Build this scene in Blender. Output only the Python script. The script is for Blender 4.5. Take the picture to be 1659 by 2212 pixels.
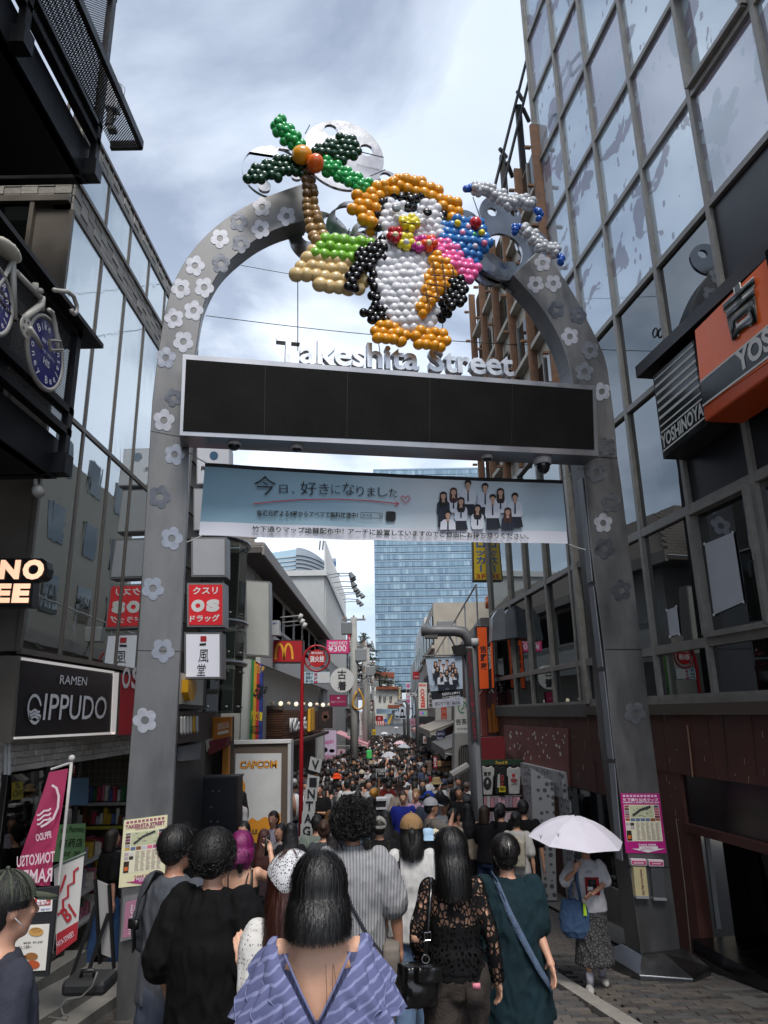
import bpy,bmesh,math,random
from mathutils import Vector as V,Matrix,noise
R=math.radians
for _o in list(bpy.data.objects):bpy.data.objects.remove(_o)
sc=bpy.context.scene
COL=sc.collection
random.seed(7)
#  camera
FPX,PITCH,ROLL,CAM=1534.0,R(15.84),R(1.0),V((0,0,3.0))
_R0=V((1,0,0));_U0=V((0,-math.sin(PITCH),math.cos(PITCH)));_FW=V((0,math.cos(PITCH),math.sin(PITCH)))
_RT=_R0*math.cos(ROLL)-_U0*math.sin(ROLL);_UP=_U0*math.cos(ROLL)+_R0*math.sin(ROLL)
cam=bpy.data.cameras.new('camera');camo=bpy.data.objects.new('camera',cam);COL.objects.link(camo)
cam.sensor_fit='HORIZONTAL';cam.sensor_width=36;cam.lens=36*FPX/1659;cam.clip_end=3000;cam.clip_start=.05
camo.matrix_world=Matrix(((_RT.x,_UP.x,-_FW.x,CAM.x),(_RT.y,_UP.y,-_FW.y,CAM.y),(_RT.z,_UP.z,-_FW.z,CAM.z),(0,0,0,1)))
sc.camera=camo
#  sky, sun, exposure
SUN_EL,SUN_AZ=R(58),R(168)
w=bpy.data.worlds.new('World');sc.world=w;w.use_nodes=True
nt=w.node_tree;N=nt.nodes;L=nt.links;N.clear()
def nd(tree,t,**k):
 n=tree.nodes.new(t)
 for a,b in k.items():setattr(n,a,b)
 return n
sky=nd(nt,'ShaderNodeTexSky',sky_type='NISHITA',sun_disc=False,sun_elevation=SUN_EL,sun_rotation=SUN_AZ,dust_density=2.0,air_density=1.0)
tc=nd(nt,'ShaderNodeTexCoord');sep=nd(nt,'ShaderNodeSeparateXYZ');L.new(tc.outputs['Generated'],sep.inputs[0])
mz=nd(nt,'ShaderNodeMath',operation='MAXIMUM');mz.inputs[1].default_value=.06;L.new(sep.outputs[2],mz.inputs[0])
az_=nd(nt,'ShaderNodeMath',operation='ADD');az_.inputs[1].default_value=.35;L.new(mz.outputs[0],az_.inputs[0])
dv=nd(nt,'ShaderNodeVectorMath',operation='DIVIDE');L.new(tc.outputs['Generated'],dv.inputs[0])
cb=nd(nt,'ShaderNodeCombineXYZ');[L.new(az_.outputs[0],cb.inputs[i])for i in range(3)];L.new(cb.outputs[0],dv.inputs[1])
mp=nd(nt,'ShaderNodeMapping');mp.inputs['Location'].default_value=(3.1,.4,0);L.new(dv.outputs[0],mp.inputs[0])
n1=nd(nt,'ShaderNodeTexNoise');n1 .inputs['Scale'].default_value=2.1;n1 .inputs['Detail'].default_value=9;n1 .inputs['Roughness'].default_value=.52;n1 .inputs['Distortion'].default_value=.35
L.new(mp.outputs[0],n1 .inputs['Vector'])
r1=nd(nt,'ShaderNodeValToRGB');r1 .color_ramp.elements[0].position=.40;r1 .color_ramp.elements[1].position=.56
r1 .color_ramp.elements[0].color=(.35,.35,.35,1);r1 .color_ramp.elements[1].color=(1,1,1,1);L.new(n1 .outputs[0],r1 .inputs[0])
n2=nd(nt,'ShaderNodeTexNoise');n2 .inputs['Scale'].default_value=1.3;n2 .inputs['Detail'].default_value=7;L.new(mp.outputs[0],n2 .inputs['Vector'])
r2=nd(nt,'ShaderNodeValToRGB');r2 .color_ramp.elements[0].position=.3;r2 .color_ramp.elements[1].position=.72
r2 .color_ramp.elements[0].color=(.30,.36,.46,1);r2 .color_ramp.elements[1].color=(.56,.60,.66,1);L.new(n2 .outputs[0],r2 .inputs[0])
bgA=nd(nt,'ShaderNodeBackground');bgA.inputs[1].default_value=.06;L.new(sky.outputs[0],bgA.inputs[0])
bgB=nd(nt,'ShaderNodeBackground');L.new(r2 .outputs[0],bgB.inputs[0])
hz=nd(nt,'ShaderNodeMapRange');hz.inputs[1].default_value=0;hz.inputs[2].default_value=.62;hz.inputs[3].default_value=1.5;hz.inputs[4].default_value=.92;L.new(sep.outputs[2],hz.inputs[0]);L.new(hz.outputs[0],bgB.inputs[1])
mx=nd(nt,'ShaderNodeMixShader');L.new(r1 .outputs[0],mx.inputs[0]);L.new(bgA.outputs[0],mx.inputs[1]);L.new(bgB.outputs[0],mx.inputs[2])
wo=nd(nt,'ShaderNodeOutputWorld');L.new(mx.outputs[0],wo.inputs[0])
sl=bpy.data.lights.new('sun','SUN');sl.energy=1.5;sl.angle=R(22);sl.color=(1,.96,.9)
so=bpy.data.objects.new('sun',sl);COL.objects.link(so)
_sd=V((math.sin(SUN_AZ)*math.cos(SUN_EL),math.cos(SUN_AZ)*math.cos(SUN_EL),math.sin(SUN_EL)))
so.rotation_euler=_sd.to_track_quat('Z','Y').to_euler();so.location=(0,0,60)
vs=sc.view_settings;vs.view_transform='Standard';vs.look='None';vs.exposure=1.2;vs.gamma=1
sc.cycles.max_bounces=6;sc.cycles.use_adaptive_sampling=True;sc.cycles.adaptive_threshold=.015;sc.cycles.transparent_max_bounces=12;sc.cycles.use_denoising=True
sc.cycles.sample_clamp_indirect=4
#  geometry helpers (pixels are those of the photo at 1659 x 2212)
def ray(x,y):
 return _FW+_RT*((x-829.5)/FPX)+_UP*((1106-y)/FPX)
def at(x,y,Y):
 d=ray(x,y);return CAM+d*(Y/d.y)
GP=[(-80,-1.7),(0,-1.7),(2,-1.95),(5,-2.33),(9,-2.83),(13,-3.04),(20,-3.25),(50,-3.55),(100,-3.9),(600,-4.2)]
def gz(Y):
 for(a,b),(c,d)in zip(GP,GP[1:]):
  if Y<=c:return 3+b+(d-b)*(Y-a)/(c-a)
 return 3+GP[-1][1]
def onground(x,y):
 d=ray(x,y);t=.5
 while t<400:
  p=CAM+d*t
  if p.z<=gz(p.y):return p
  t+=.01
 return p
class Fr:
 """an upright plane: o on it, u level along it, n out of it towards the street"""
 def __init__(s,o,u,n=None):
  s.o=V(o);s.u=V(u).normalized();s.v=V((0,0,1));s.n=s.u.cross(s.v)if n is None else V(n)
 def px(s,x,y,d=0):
  r=ray(x,y);o=s.o+s.n*d;t=(o-CAM).dot(s.n)/r.dot(s.n);p=CAM+r*t-s.o
  return(p.dot(s.u),p.dot(s.v))
 def w(s,a,b,d=0):return s.o+s.u*a+s.v*b+s.n*d
 def off(s,d):return Fr(s.o+s.n*d,s.u,s.n)
def facing(x,D,yaw=0):
 """frame facing the camera through pixel column x at distance D; yaw turns it (degrees)"""
 p=at(x,1541,D);return Fr(p,(math.cos(R(yaw)),math.sin(R(yaw)),0))
class MB:
 def __init__(s):s.v=[];s.f=[];s.m=[]
 def add(s,vs,fs,m=0):
  b=len(s.v);s.v+=[V(p)for p in vs];s.f+=[tuple(i+b for i in f)for f in fs];s.m+=[m]*len(fs);return s
 def quad(s,a,b,c,d,m=0):return s.add([a,b,c,d],[(0,1,2,3)],m)
 def box(s,c,sx,sy,sz,ax=None,m=0):
  ax=ax or(V((1,0,0)),V((0,1,0)),V((0,0,1)));c=V(c)
  vs=[c+ax[0]*(sx/2*i)+ax[1]*(sy/2*j)+ax[2]*(sz/2*k)for i in(-1,1)for j in(-1,1)for k in(-1,1)]
  return s.add(vs,[(0,1,3,2),(4,6,7,5),(0,4,5,1),(2,3,7,6),(0,2,6,4),(1,5,7,3)],m)
 def prism(s,pts,d,m=0):
  """closed outline pts (world) pushed by vector d"""
  n=len(pts);a=[V(p)for p in pts];b=[p+d for p in a]
  fs=[tuple(range(n)),tuple(range(2*n-1,n-1,-1))]+[(i,i+n,(i+1)%n+n,(i+1)%n)for i in range(n)]
  return s.add(a+b,fs,m)
 def tube(s,pts,r,seg=8,m=0,cap=True):
  pts=[V(p)for p in pts];rs=r if isinstance(r,(list,tuple))else[r]*len(pts);vs=[];up=None
  for i,p in enumerate(pts):
   t=(pts[min(i+1,len(pts)-1)]-pts[max(i-1,0)]).normalized()
   if up is None:up=V((0,0,1))if abs(t.z)<.9 else V((0,1,0))
   a=t.cross(up).normalized();b=a.cross(t).normalized();up=b
   vs+=[p+(a*math.cos(2*math.pi*k/seg)+b*math.sin(2*math.pi*k/seg))*rs[i]for k in range(seg)]
  fs=[(i*seg+k,i*seg+(k+1)%seg,(i+1)*seg+(k+1)%seg,(i+1)*seg+k)for i in range(len(pts)-1)for k in range(seg)]
  if cap:fs+=[tuple(range(seg-1,-1,-1)),tuple((len(pts)-1)*seg+k for k in range(seg))]
  return s.add(vs,fs,m)
 def ball(s,c,r,seg=12,rings=8,m=0,ax=None):
  r=r if isinstance(r,(tuple,list))else(r,r,r);c=V(c);ax=ax or(V((1,0,0)),V((0,1,0)),V((0,0,1)))
  vs=[c+ax[2]*r[2]]
  for i in range(1,rings):
   t=math.pi*i/rings
   vs+=[c+ax[0]*(r[0]*math.sin(t)*math.cos(2*math.pi*k/seg))+ax[1]*(r[1]*math.sin(t)*math.sin(2*math.pi*k/seg))+ax[2]*(r[2]*math.cos(t))for k in range(seg)]
  vs.append(c-ax[2]*r[2]);e=len(vs)-1
  fs=[(0,1+k,1+(k+1)%seg)for k in range(seg)]
  fs+=[(1+i*seg+k,1+(i+1)*seg+k,1+(i+1)*seg+(k+1)%seg,1+i*seg+(k+1)%seg)for i in range(rings-2)for k in range(seg)]
  fs+=[(e,1+(rings-2)*seg+(k+1)%seg,1+(rings-2)*seg+k)for k in range(seg)]
  return s.add(vs,fs,m)
 def mesh(s,name,mats,smooth=False,org=None):
  o=V(org)if org is not None else V((0,0,0))
  me=bpy.data.meshes.new(name);me.from_pydata([tuple(p-o)for p in s.v],[],s.f);me.polygons.foreach_set('material_index',s.m)
  for m in(mats if isinstance(mats,(list,tuple))else[mats]):me.materials.append(m)
  if smooth:me.polygons.foreach_set('use_smooth',[True]*len(me.polygons))
  me.update();return me
 def centre(s):
  lo=[min(p[i]for p in s.v)for i in range(3)];hi=[max(p[i]for p in s.v)for i in range(3)]
  return V(((lo[0]+hi[0])/2,(lo[1]+hi[1])/2,lo[2]))
 def build(s,name,mats,parent=None,smooth=False,bevel=0,**tags):
  c=s.centre();return link(name,s.mesh(name,mats,smooth,c),parent,c,bevel=bevel,**tags)
ABS={}
def link(name,me,parent=None,loc=(0,0,0),rot=None,bevel=0,**tags):
 o=bpy.data.objects.new(name,me);COL.objects.link(o);loc=V(loc);ABS[o.name]=loc
 o.location=loc-ABS[parent.name]if parent else loc
 if rot is not None:o.rotation_euler=rot
 if parent:o.parent=parent
 if bevel:
  b=o.modifiers.new('bevel','BEVEL');b.width=bevel;b.segments=2;b.limit_method='ANGLE';b.angle_limit=R(40)
 for k,v in tags.items():o[k]=v
 return o
def thing(name,label,cat,loc,group=None):
 o=bpy.data.objects.new(name,None);COL.objects.link(o);o.location=loc;ABS[o.name]=V(loc);o.empty_display_size=.1
 o['label']=label;o['category']=cat
 if group:o['group']=group
 return o
 #  materials
def lin(h):
 if not isinstance(h,str):return tuple(h)
 h=h.lstrip('#');c=[int(h[i:i+2],16)/255 for i in(0,2,4)]
 return tuple(x/12.92 if x<=.04045 else((x+.055)/1.055)**2.4 for x in c)
MC={}
def mat(c,rough=.6,metal=0,var=.14,scale=3.0,bump=0,bscale=40,emit=0,spec=.5,stretch=None,coat=0,alpha=1,name=None):
 key=(c if isinstance(c,str)else tuple(c),rough,metal,var,scale,bump,bscale,emit,spec,stretch,coat,alpha)
 if key in MC:return MC[key]
 m=bpy.data.materials.new(name or 'paint');m.use_nodes=True;t=m.node_tree;p=t.nodes['Principled BSDF'];col=lin(c)
 p.inputs['Roughness'].default_value=rough;p.inputs['Metallic'].default_value=metal;p.inputs['Specular IOR Level'].default_value=spec
 p.inputs['Base Color'].default_value=(*col,1);p.inputs['Coat Weight'].default_value=coat;p.inputs['Alpha'].default_value=alpha
 if var or bump:
  g=nd(t,'ShaderNodeNewGeometry');mpn=nd(t,'ShaderNodeMapping');t.links.new(g.outputs['Position'],mpn.inputs[0])
  if stretch:mpn.inputs['Scale'].default_value=stretch
 if var:
  n=nd(t,'ShaderNodeTexNoise');n.inputs['Scale'].default_value=scale;n.inputs['Detail'].default_value=6;n.inputs['Roughness'].default_value=.65
  t.links.new(mpn.outputs[0],n.inputs['Vector'])
  r=nd(t,'ShaderNodeMapRange');r.inputs[1].default_value=.3;r.inputs[2].default_value=.7;r.inputs[3].default_value=1-var;r.inputs[4].default_value=1+var*.6
  t.links.new(n.outputs[0],r.inputs[0])
  x=nd(t,'ShaderNodeVectorMath',operation='SCALE');x.inputs[0].default_value=col;t.links.new(r.outputs[0],x.inputs['Scale']);t.links.new(x.outputs[0],p.inputs['Base Color'])
  rr=nd(t,'ShaderNodeMapRange');rr.inputs[1].default_value=.3;rr.inputs[2].default_value=.7;rr.inputs[3].default_value=max(0,rough-var*.35);rr.inputs[4].default_value=min(1,rough+var*.5)
  t.links.new(n.outputs[0],rr.inputs[0]);t.links.new(rr.outputs[0],p.inputs['Roughness'])
  if emit:t.links.new(x.outputs[0],p.inputs['Emission Color'])
 if bump:
  nb=nd(t,'ShaderNodeTexNoise');nb.inputs['Scale'].default_value=bscale;nb.inputs['Detail'].default_value=4;t.links.new(mpn.outputs[0],nb.inputs['Vector'])
  b=nd(t,'ShaderNodeBump');b.inputs['Strength'].default_value=bump;b.inputs['Distance'].default_value=.02;t.links.new(nb.outputs[0],b.inputs['Height']);t.links.new(b.outputs[0],p.inputs['Normal'])
 if emit:
  p.inputs['Emission Strength'].default_value=emit
  if not var:p.inputs['Emission Color'].default_value=(*col,1)
 MC[key]=m;return m
def steel(c='#8b8b8d',rough=.34,bump=.05,var=.25,scale=1.6):return mat(c,rough,1.0,var,scale,bump,4)
def plain(c,**k):return mat(c,k.pop('rough',.65),var=k.pop('var',.08),**k)
def nodes_of(m):return m.node_tree,m.node_tree.nodes['Principled BSDF']
#  outlines, slabs, lettering
def fill2d(loops,depth=0,bez=False):
 """loops: closed 2D outlines, inner ones are holes -> mesh in local xy, depth along z"""
 c=bpy.data.curves.new('o','CURVE');c.dimensions='2D';c.fill_mode='BOTH';c.extrude=depth/2
 for lp in loops:
  s=c.splines.new('POLY');s.points.add(len(lp)-1)
  for p,q in zip(s.points,lp):p.co=(q[0],q[1],0,1)
  s.use_cyclic_u=True
 o=bpy.data.objects.new('o',c);me=bpy.data.meshes.new_from_object(o);bpy.data.objects.remove(o);bpy.data.curves.remove(c);return me
def place2d(name,me,fr,d,m,parent,a0=0,b0=0,**tags):
 """put a local-xy mesh on frame fr, d in front of it"""
 me.materials.clear();[me.materials.append(x)for x in(m if isinstance(m,(list,tuple))else[m])];me.name=name
 M=Matrix(((fr.u.x,fr.v.x,fr.n.x),(fr.u.y,fr.v.y,fr.n.y),(fr.u.z,fr.v.z,fr.n.z)))
 return link(name,me,parent,fr.w(a0,b0,d),M.to_euler(),**tags)
def shape(name,fr,loops,m,parent,d=.004,depth=.004,**tags):
 """flat outline given in pixels, laid on frame fr"""
 lp=[[fr.px(x,y,d)for x,y in l]for l in loops]
 a0=sum(p[0]for p in lp[0])/len(lp[0]);b0=sum(p[1]for p in lp[0])/len(lp[0])
 me=fill2d([[(p[0]-a0,p[1]-b0)for p in l]for l in lp],depth)
 return place2d(name,me,fr,d,m,parent,a0,b0,**tags)
def slab(name,fr,quad,m,parent,d0=0,d1=.05,bevel=0,**tags):
 """outline in pixels on frame fr (measured on its front, d1), from d0 to d1 in front of fr"""
 q=[fr.px(x,y,d1)for x,y in quad]
 return MB().prism([fr.w(a,b,d1)for a,b in q],fr.n*(d0-d1)).build(name,m,parent,bevel=bevel,**tags)
def circ(cx,cy,rx,ry=None,n=28,a0=0):ry=ry or rx;return[(cx+rx*math.cos(a0+2*math.pi*i/n),cy+ry*math.sin(a0+2*math.pi*i/n))for i in range(n)]
TX={}
def text_mesh(s,bold=0,depth=0,shear=0):
 c=bpy.data.curves.new('t','FONT');c.body=s;c.offset=bold;c.extrude=depth/2;c.shear=shear;c.resolution_u=3
 o=bpy.data.objects.new('t',c);me=bpy.data.meshes.new_from_object(o);bpy.data.objects.remove(o);bpy.data.curves.remove(c)
 xs=[v.co.x for v in me.vertices];ys=[v.co.y for v in me.vertices]
 return me,min(xs),max(xs),min(ys),max(ys)
def txt(s,fr,p0,p1,h,m,parent,d=.008,bold=.012,depth=0,shear=0,name='lettering',vert=False,mirror=False):
 """one line of writing: lower left pixel p0, lower right pixel p1, height h pixels (at its middle)"""
 me,x0,x1,y0,y1=text_mesh(s,bold,0,shear)
 if mirror:
  for v in me.vertices:v.co.x=x0+x1-v.co.x
  me.flip_normals()
 A=fr.px(*p0,d);B=fr.px(*p1,d);mx_,my_=(p0[0]+p1[0])/2,(p0[1]+p1[1])/2
 C=fr.px(mx_,my_,d);T=fr.px(mx_,my_-h,d);hh=math.hypot(T[0]-C[0],T[1]-C[1])
 ex=V((B[0]-A[0],B[1]-A[1]));W=ex.length;ex/=W;ey=V((-ex.y,ex.x));cx,cy=(A[0]+B[0])/2,(A[1]+B[1])/2
 for v in me.vertices:
  q=ex*((v.co.x-x0)/(x1-x0)*W-W/2)+ey*((v.co.y-y0)/(y1-y0)*hh);z=v.co.z;v.co=(q.x,q.y,0)
 if depth:
  bm=bmesh.new();bm.from_mesh(me);r=bmesh.ops.extrude_face_region(bm,geom=bm.faces[:]);bmesh.ops.translate(bm,vec=(0,0,depth),verts=[g for g in r['geom']if isinstance(g,bmesh.types.BMVert)]);bmesh.ops.recalc_face_normals(bm,faces=bm.faces[:]);bm.to_mesh(me);bm.free()
 return place2d(name,me,fr,d,m,parent,cx,cy)
def column(s,fr,x,y0,y1,wpx,m,parent,d=.008,bold=.012,x2=None,turn=False):
 """upright writing from (x,y0) to (x2,y1), one sign per character"""
 x2=x if x2 is None else x2;n=len(s);st=(y1-y0)/n
 for i,ch in enumerate(s):
  if ch==' ':continue
  f0=i/n;cx=x+(x2-x)*(i+.5)/n;b=y0+st*(i+.95);hh=st*.86
  if ch=='ー':shape('lettering',fr,[[(cx-wpx*.09,b-hh),(cx+wpx*.09,b-hh),(cx+wpx*.09,b),(cx-wpx*.09,b)]],m,parent,d,.001);continue
  if ch in 'ッィ':hh*=.7
  txt(ch,fr,(cx-wpx/2,b),(cx+wpx/2,b),hh,m,parent,d,bold)
def sideways(s,fr,x,y0,y1,wpx,m,parent,d=.008,bold=.012):
 """Latin writing turned a quarter, reading downwards"""
 me,a0,a1,b0,b1=text_mesh(s,bold)
 A=fr.px(x,y0,d);B=fr.px(x,y1,d);wl=fr.px(x-wpx/2,(y0+y1)/2,d);wr=fr.px(x+wpx/2,(y0+y1)/2,d);W=wr[0]-wl[0];H=A[1]-B[1]
 for v in me.vertices:v.co=((v.co.y-b0)/(b1-b0)*W-W/2,H/2-(v.co.x-a0)/(a1-a0)*H,0)
 bm=bmesh.new();bm.from_mesh(me);bmesh.ops.recalc_face_normals(bm,faces=bm.faces[:]);bm.to_mesh(me);bm.free()
 return place2d('lettering',me,fr,d,m,parent,(A[0]+B[0])/2,(A[1]+B[1])/2)
def stroke(name,fr,pts,wpx,m,parent,d=.006,closed=False):
 """a painted line through pixels"""
 P=[V(fr.px(x,y,d))for x,y in pts];q=fr.px(pts[0][0]+wpx,pts[0][1],d);hw=abs(q[0]-P[0].x)/2
 if hw==0:hw=.003
 n=len(P);vs=[]
 for i in range(n):
  t=(P[(i+1)%n]-P[i-1])if closed else(P[min(i+1,n-1)]-P[max(i-1,0)])
  t.normalize();nn=V((-t.y,t.x))*hw;vs+=[P[i]+nn,P[i]-nn]
 c=sum(P,V((0,0)))/n
 fs=[(2*i,2*i+1,(2*i+3)%(2*n),(2*i+2)%(2*n))for i in range(n if closed else n-1)]
 me=bpy.data.meshes.new(name);me.from_pydata([(p.x-c.x,p.y-c.y,0)for p in vs],[],fs);return place2d(name,me,fr,d,m,parent,c.x,c.y)
def dup(o,parent,loc,mats=None,rot=None,scale=None):
 c=o.copy();COL.objects.link(c);c.parent=parent;ABS[c.name]=V(loc);c.location=V(loc)-(ABS[parent.name]if parent else V((0,0,0)))
 if rot is not None:c.rotation_euler=rot
 if scale is not None:c.scale=scale
 if mats is not None:c.material_slots[0].link='OBJECT';c.material_slots[0].material=mats
 return c
WHITE=plain('#e6e6ea');BLACK=plain('#0c0c0e',rough=.45);DARK=plain('#17181b',rough=.5);GREY=plain('#6f6f70');LGREY=plain('#a9a9a8')
#  the setting: street
def strip(name,x0f,x1f,Ys,dz,m,seg=1,**tags):
 b=MB()
 for a,c in zip(Ys,Ys[1:]):
  b.quad((x0f(a),a,gz(a)+dz),(x1f(a),a,gz(a)+dz),(x1f(c),c,gz(c)+dz),(x0f(c),c,gz(c)+dz))
 return b.build(name,m,None,kind='structure',**tags)
def paving_mat(name,c1,c2,sx,sy,rough=.75):
 m=bpy.data.materials.new(name);m.use_nodes=True;t,p=nodes_of(m);p.inputs['Roughness'].default_value=rough
 g=nd(t,'ShaderNodeNewGeometry');mpn=nd(t,'ShaderNodeMapping');mpn.inputs['Rotation'].default_value=(0,0,R(8));t.links.new(g.outputs['Position'],mpn.inputs[0])
 b=nd(t,'ShaderNodeTexBrick');b.inputs['Color1'].default_value=(*lin(c1),1);b.inputs['Color2'].default_value=(*lin(c2),1);b.inputs['Mortar'].default_value=(.02,.02,.02,1)
 b.inputs['Scale'].default_value=1;b.inputs['Brick Width'].default_value=sx;b.inputs['Row Height'].default_value=sy;b.inputs['Mortar Size'].default_value=.006
 t.links.new(mpn.outputs[0],b.inputs['Vector']);n=nd(t,'ShaderNodeTexNoise');n.inputs['Scale'].default_value=2.2;n.inputs['Detail'].default_value=8;t.links.new(g.outputs['Position'],n.inputs['Vector'])
 mr=nd(t,'ShaderNodeMapRange');mr.inputs[3].default_value=.55;mr.inputs[4].default_value=1.35;t.links.new(n.outputs[0],mr.inputs[0])
 x=nd(t,'ShaderNodeVectorMath',operation='SCALE');t.links.new(b.outputs[0],x.inputs[0]);t.links.new(mr.outputs[0],x.inputs['Scale']);t.links.new(x.outputs[0],p.inputs['Base Color'])
 bp=nd(t,'ShaderNodeBump');bp.inputs['Strength'].default_value=.5;bp.inputs['Distance'].default_value=.01;t.links.new(b.outputs['Fac'],bp.inputs['Height']);bp.invert=True;t.links.new(bp.outputs[0],p.inputs['Normal'])
 return m
Ygrid=[-80,-20,-5,0,1,2,3,4,5,6,7,8,9,11,13,16,20,30,50,75,100,600]
strip('ground',lambda y:-400,lambda y:400,Ygrid,-.06,plain('#4a4947',rough=.9,scale=.5))
strip('street',lambda y:-3.9,lambda y:3.9,Ygrid[3:-1],-.03,paving_mat('paving','#4d4a48','#57504c',.22,.11))
strip('plaza_paving',lambda y:-12,lambda y:12,[-40,-20,-5,0],-.025,paving_mat('plaza','#4d4a48','#57534f',.3,.15))
pav_m=[mat(c,.72,0,.3,9,.25,60,name='paver')for c in('#4b4a49','#56514d','#433f3e','#5d5650')]
walk=bpy.data.objects['street']
pv=MB().box((0,0,0),.215,.104,.05).mesh('paver',pav_m[0]);pv_n=0
kerb_line=lambda y:2.0-.115*(y-7)
cells=[]
for j in range(-2,110):
 y=3.9+j*.112
 for i in range(60):
  x=.35+i*.223+(.11 if j%2 else 0)
  if x>3.85:continue
  p=V((x,y,gz(y)));d=p-CAM;zc=d.dot(_FW);sx=829.5+FPX*d.dot(_RT)/zc;sy=1106-FPX*d.dot(_UP)/zc
  if abs(x-kerb_line(y))<.16:continue
  if 1050<sx<1690 and sy<2240 and sy>1990 and not(sx<1190 and sy<2100):cells.append((-sy,x,y))
cells.sort()
for k,(s_,x,y)in enumerate(cells[:300]):
 th=math.atan((gz(y+.3)-gz(y-.3))/.6)
 o=link('paver',pv,walk,(x,y,gz(y)-.012+random.uniform(-.003,.003)),(th,0,random.uniform(-.012,.012)),bevel=0)
 o.material_slots[0].link='OBJECT';o.material_slots[0].material=random.choice(pav_m)
kb=MB()
for k in range(26):
 y=3.6+k*.45;x=kerb_line(y+.22);kb.box((x,y+.22,gz(y+.22)+.0),.17,.44,.05,(V((.99,.11,0)),V((-.115,.987,-.12)).normalized(),V((0,.12,.99))))
 o=kb.build('edging_stone',mat('#8b867f',.8,0,.25,6,.2,50),walk);kb=MB()
strip('gutter',lambda y:3.35-.14*(y-7),lambda y:3.9-.12*(y-7),[3,5,7,9,11,13],.012,plain('#5f5d59',rough=.85,scale=6))
#  the arch
A=Fr(at(341,1541,7.6),(at(1362,1541,8.9)-at(341,1541,7.6)).normalized()*1.0)
A.u=V((A.u.x,A.u.y,0)).normalized();A.n=A.u.cross(A.v)
ST=mat('#707071',.45,.7,.42,2.2,.04,4,stretch=(1,1,.3));ST2=steel('#a4a6aa',.16,.1,.12,2.5)
arch=thing('arch_gate','brushed steel street arch with flower decals, dark screen and round discs on top','arch',(A.w(2.7,0).x,A.w(2.7,0).y,gz(8.2)))
Lout=[(243,2330),(270,1770),(296,1420),(325,930),(331,850),(345,740),(362,650),(385,590),(425,530),(480,478),(545,438),(610,412),(657,396)]
Lin=[(664,476),(610,490),(560,513),(515,546),(480,580),(455,620),(438,665),(427,730),(418,800),(410,940),(400,1200),(385,1500),(372,1770),(347,2330)]
Rin=[(1394,2125),(1327,1620),(1305,1402),(1277,1187),(1262,1026),(1240,860),(1232,800),(1215,745),(1190,695),(1155,645),(1108,593)]
Rout=[(1165,540),(1196,572),(1222,607),(1251,656),(1274,702),(1293,740),(1309,782),(1318,837),(1328,917),(1334,990),(1343,1053),(1387,1402),(1413,1620),(1480,2125)]
TH=.32
def smooth2(P,k=4):
 o=[]
 for i in range(len(P)-1):
  a,b,c,d=[V(P[max(0,min(len(P)-1,j))])for j in(i-1,i,i+1,i+2)]
  for s in range(k):
   t=s/k;o.append(tuple(.5*((2*b)+(c-a)*t+(2*a-5*b+4*c-d)*t*t+(3*b-a-3*c+d)*t*t*t)))
 return o+[tuple(P[-1])]
for nm,lp in(('arch_pillar',smooth2(Lout)+smooth2(Lin)),('arch_pillar',smooth2(Rin)+smooth2(Rout))):
 q=[A.px(x,y)for x,y in lp]
 o=MB().prism([A.w(a,b)for a,b in q],-A.n*TH).build(nm,ST,arch,bevel=.006)
for p,q in(((325,931),(408,947)),((296,1405),(390,1407)),((1306,1403),(1387,1403)),((1252,985),(1334,990)),((1354,1873),(1448,1873))):
 stroke('panel_joint',A,[p,q],1.6,BLACK,arch,.002)
for(x0,y0,x1,y1)in((1262,1030,1284,1255),(1286,1265,1307,1440),(1309,1450,1330,1640),(1332,1650,1350,1860)):
 a0=A.px(x0,y0);a1=A.px(x1,y1)
 P=[A.w(*a0)-A.n*.03,A.w(*a0)-A.n*.15,A.w(*a1)-A.n*.15,A.w(*a1)-A.n*.03]
 MB().prism([p-A.u*.004 for p in P],-A.u*.012).build('light_strip',plain('#6f7379',rough=.35),arch)
def plinth(cx,Yc,hw,hd):
 b=MB();c=A.w(cx,0)-A.n*.15;z=gz(c.y)-.15
 P=lambda a,n,zz:V((c.x,c.y,0))+A.u*a+A.n*n+V((0,0,zz))
 bot=[P(-hw,-hd,z),P(hw,-hd,z),P(hw*1.05,hd*.9,z),P(hw*.1,hd*1.5,z),P(-hw*1.02,hd*.9,z)];mid=[p+V((0,0,.27))for p in bot]
 top=[P(-.27,-.2,z+.40),P(.30,-.2,z+.40),P(.30,.2,z+.40),P(.0,.2,z+.40),P(-.27,.2,z+.40)]
 b.add(bot+mid+top,[(4,3,2,1,0)]+[(i,(i+1)%5,(i+1)%5+5,i+5)for i in range(5)]+[(i+5,(i+1)%5+5,(i+1)%5+10,i+10)for i in range(5)]+[(10,11,12,13,14)])
 return b.build('base_plinth',steel('#77787a',.3,.05,.3),arch,bevel=.008)
plinth((A.px(1394,2100)[0]+A.px(1470,2100)[0])/2,8.9,.42,.42)
def flower(x,y,r,m,rot):
 n=60;lp=[]
 for i in range(n):
  a=2*math.pi*i/n;dl=((a*5/(2*math.pi))%1-.5)*2*math.pi/5;rr=r*1.08*(.58*math.cos(dl)+math.sqrt(max(0,.1764-(.58*math.sin(dl))**2)))
  lp.append((x+rr*math.cos(a+rot)*.95,y+rr*math.sin(a+rot)))
 shape('flower_decal',A,[lp,circ(x,y,r*.34)],m,arch,.004,.003)
fw=mat('#a6a8b0',.4,.3,.2,14,.06,30);fs=mat('#8d8f96',.3,.75,.2,12,.15,12);fd=mat('#5c5f66',.35,.6,.3,10,.1,25)
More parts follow.
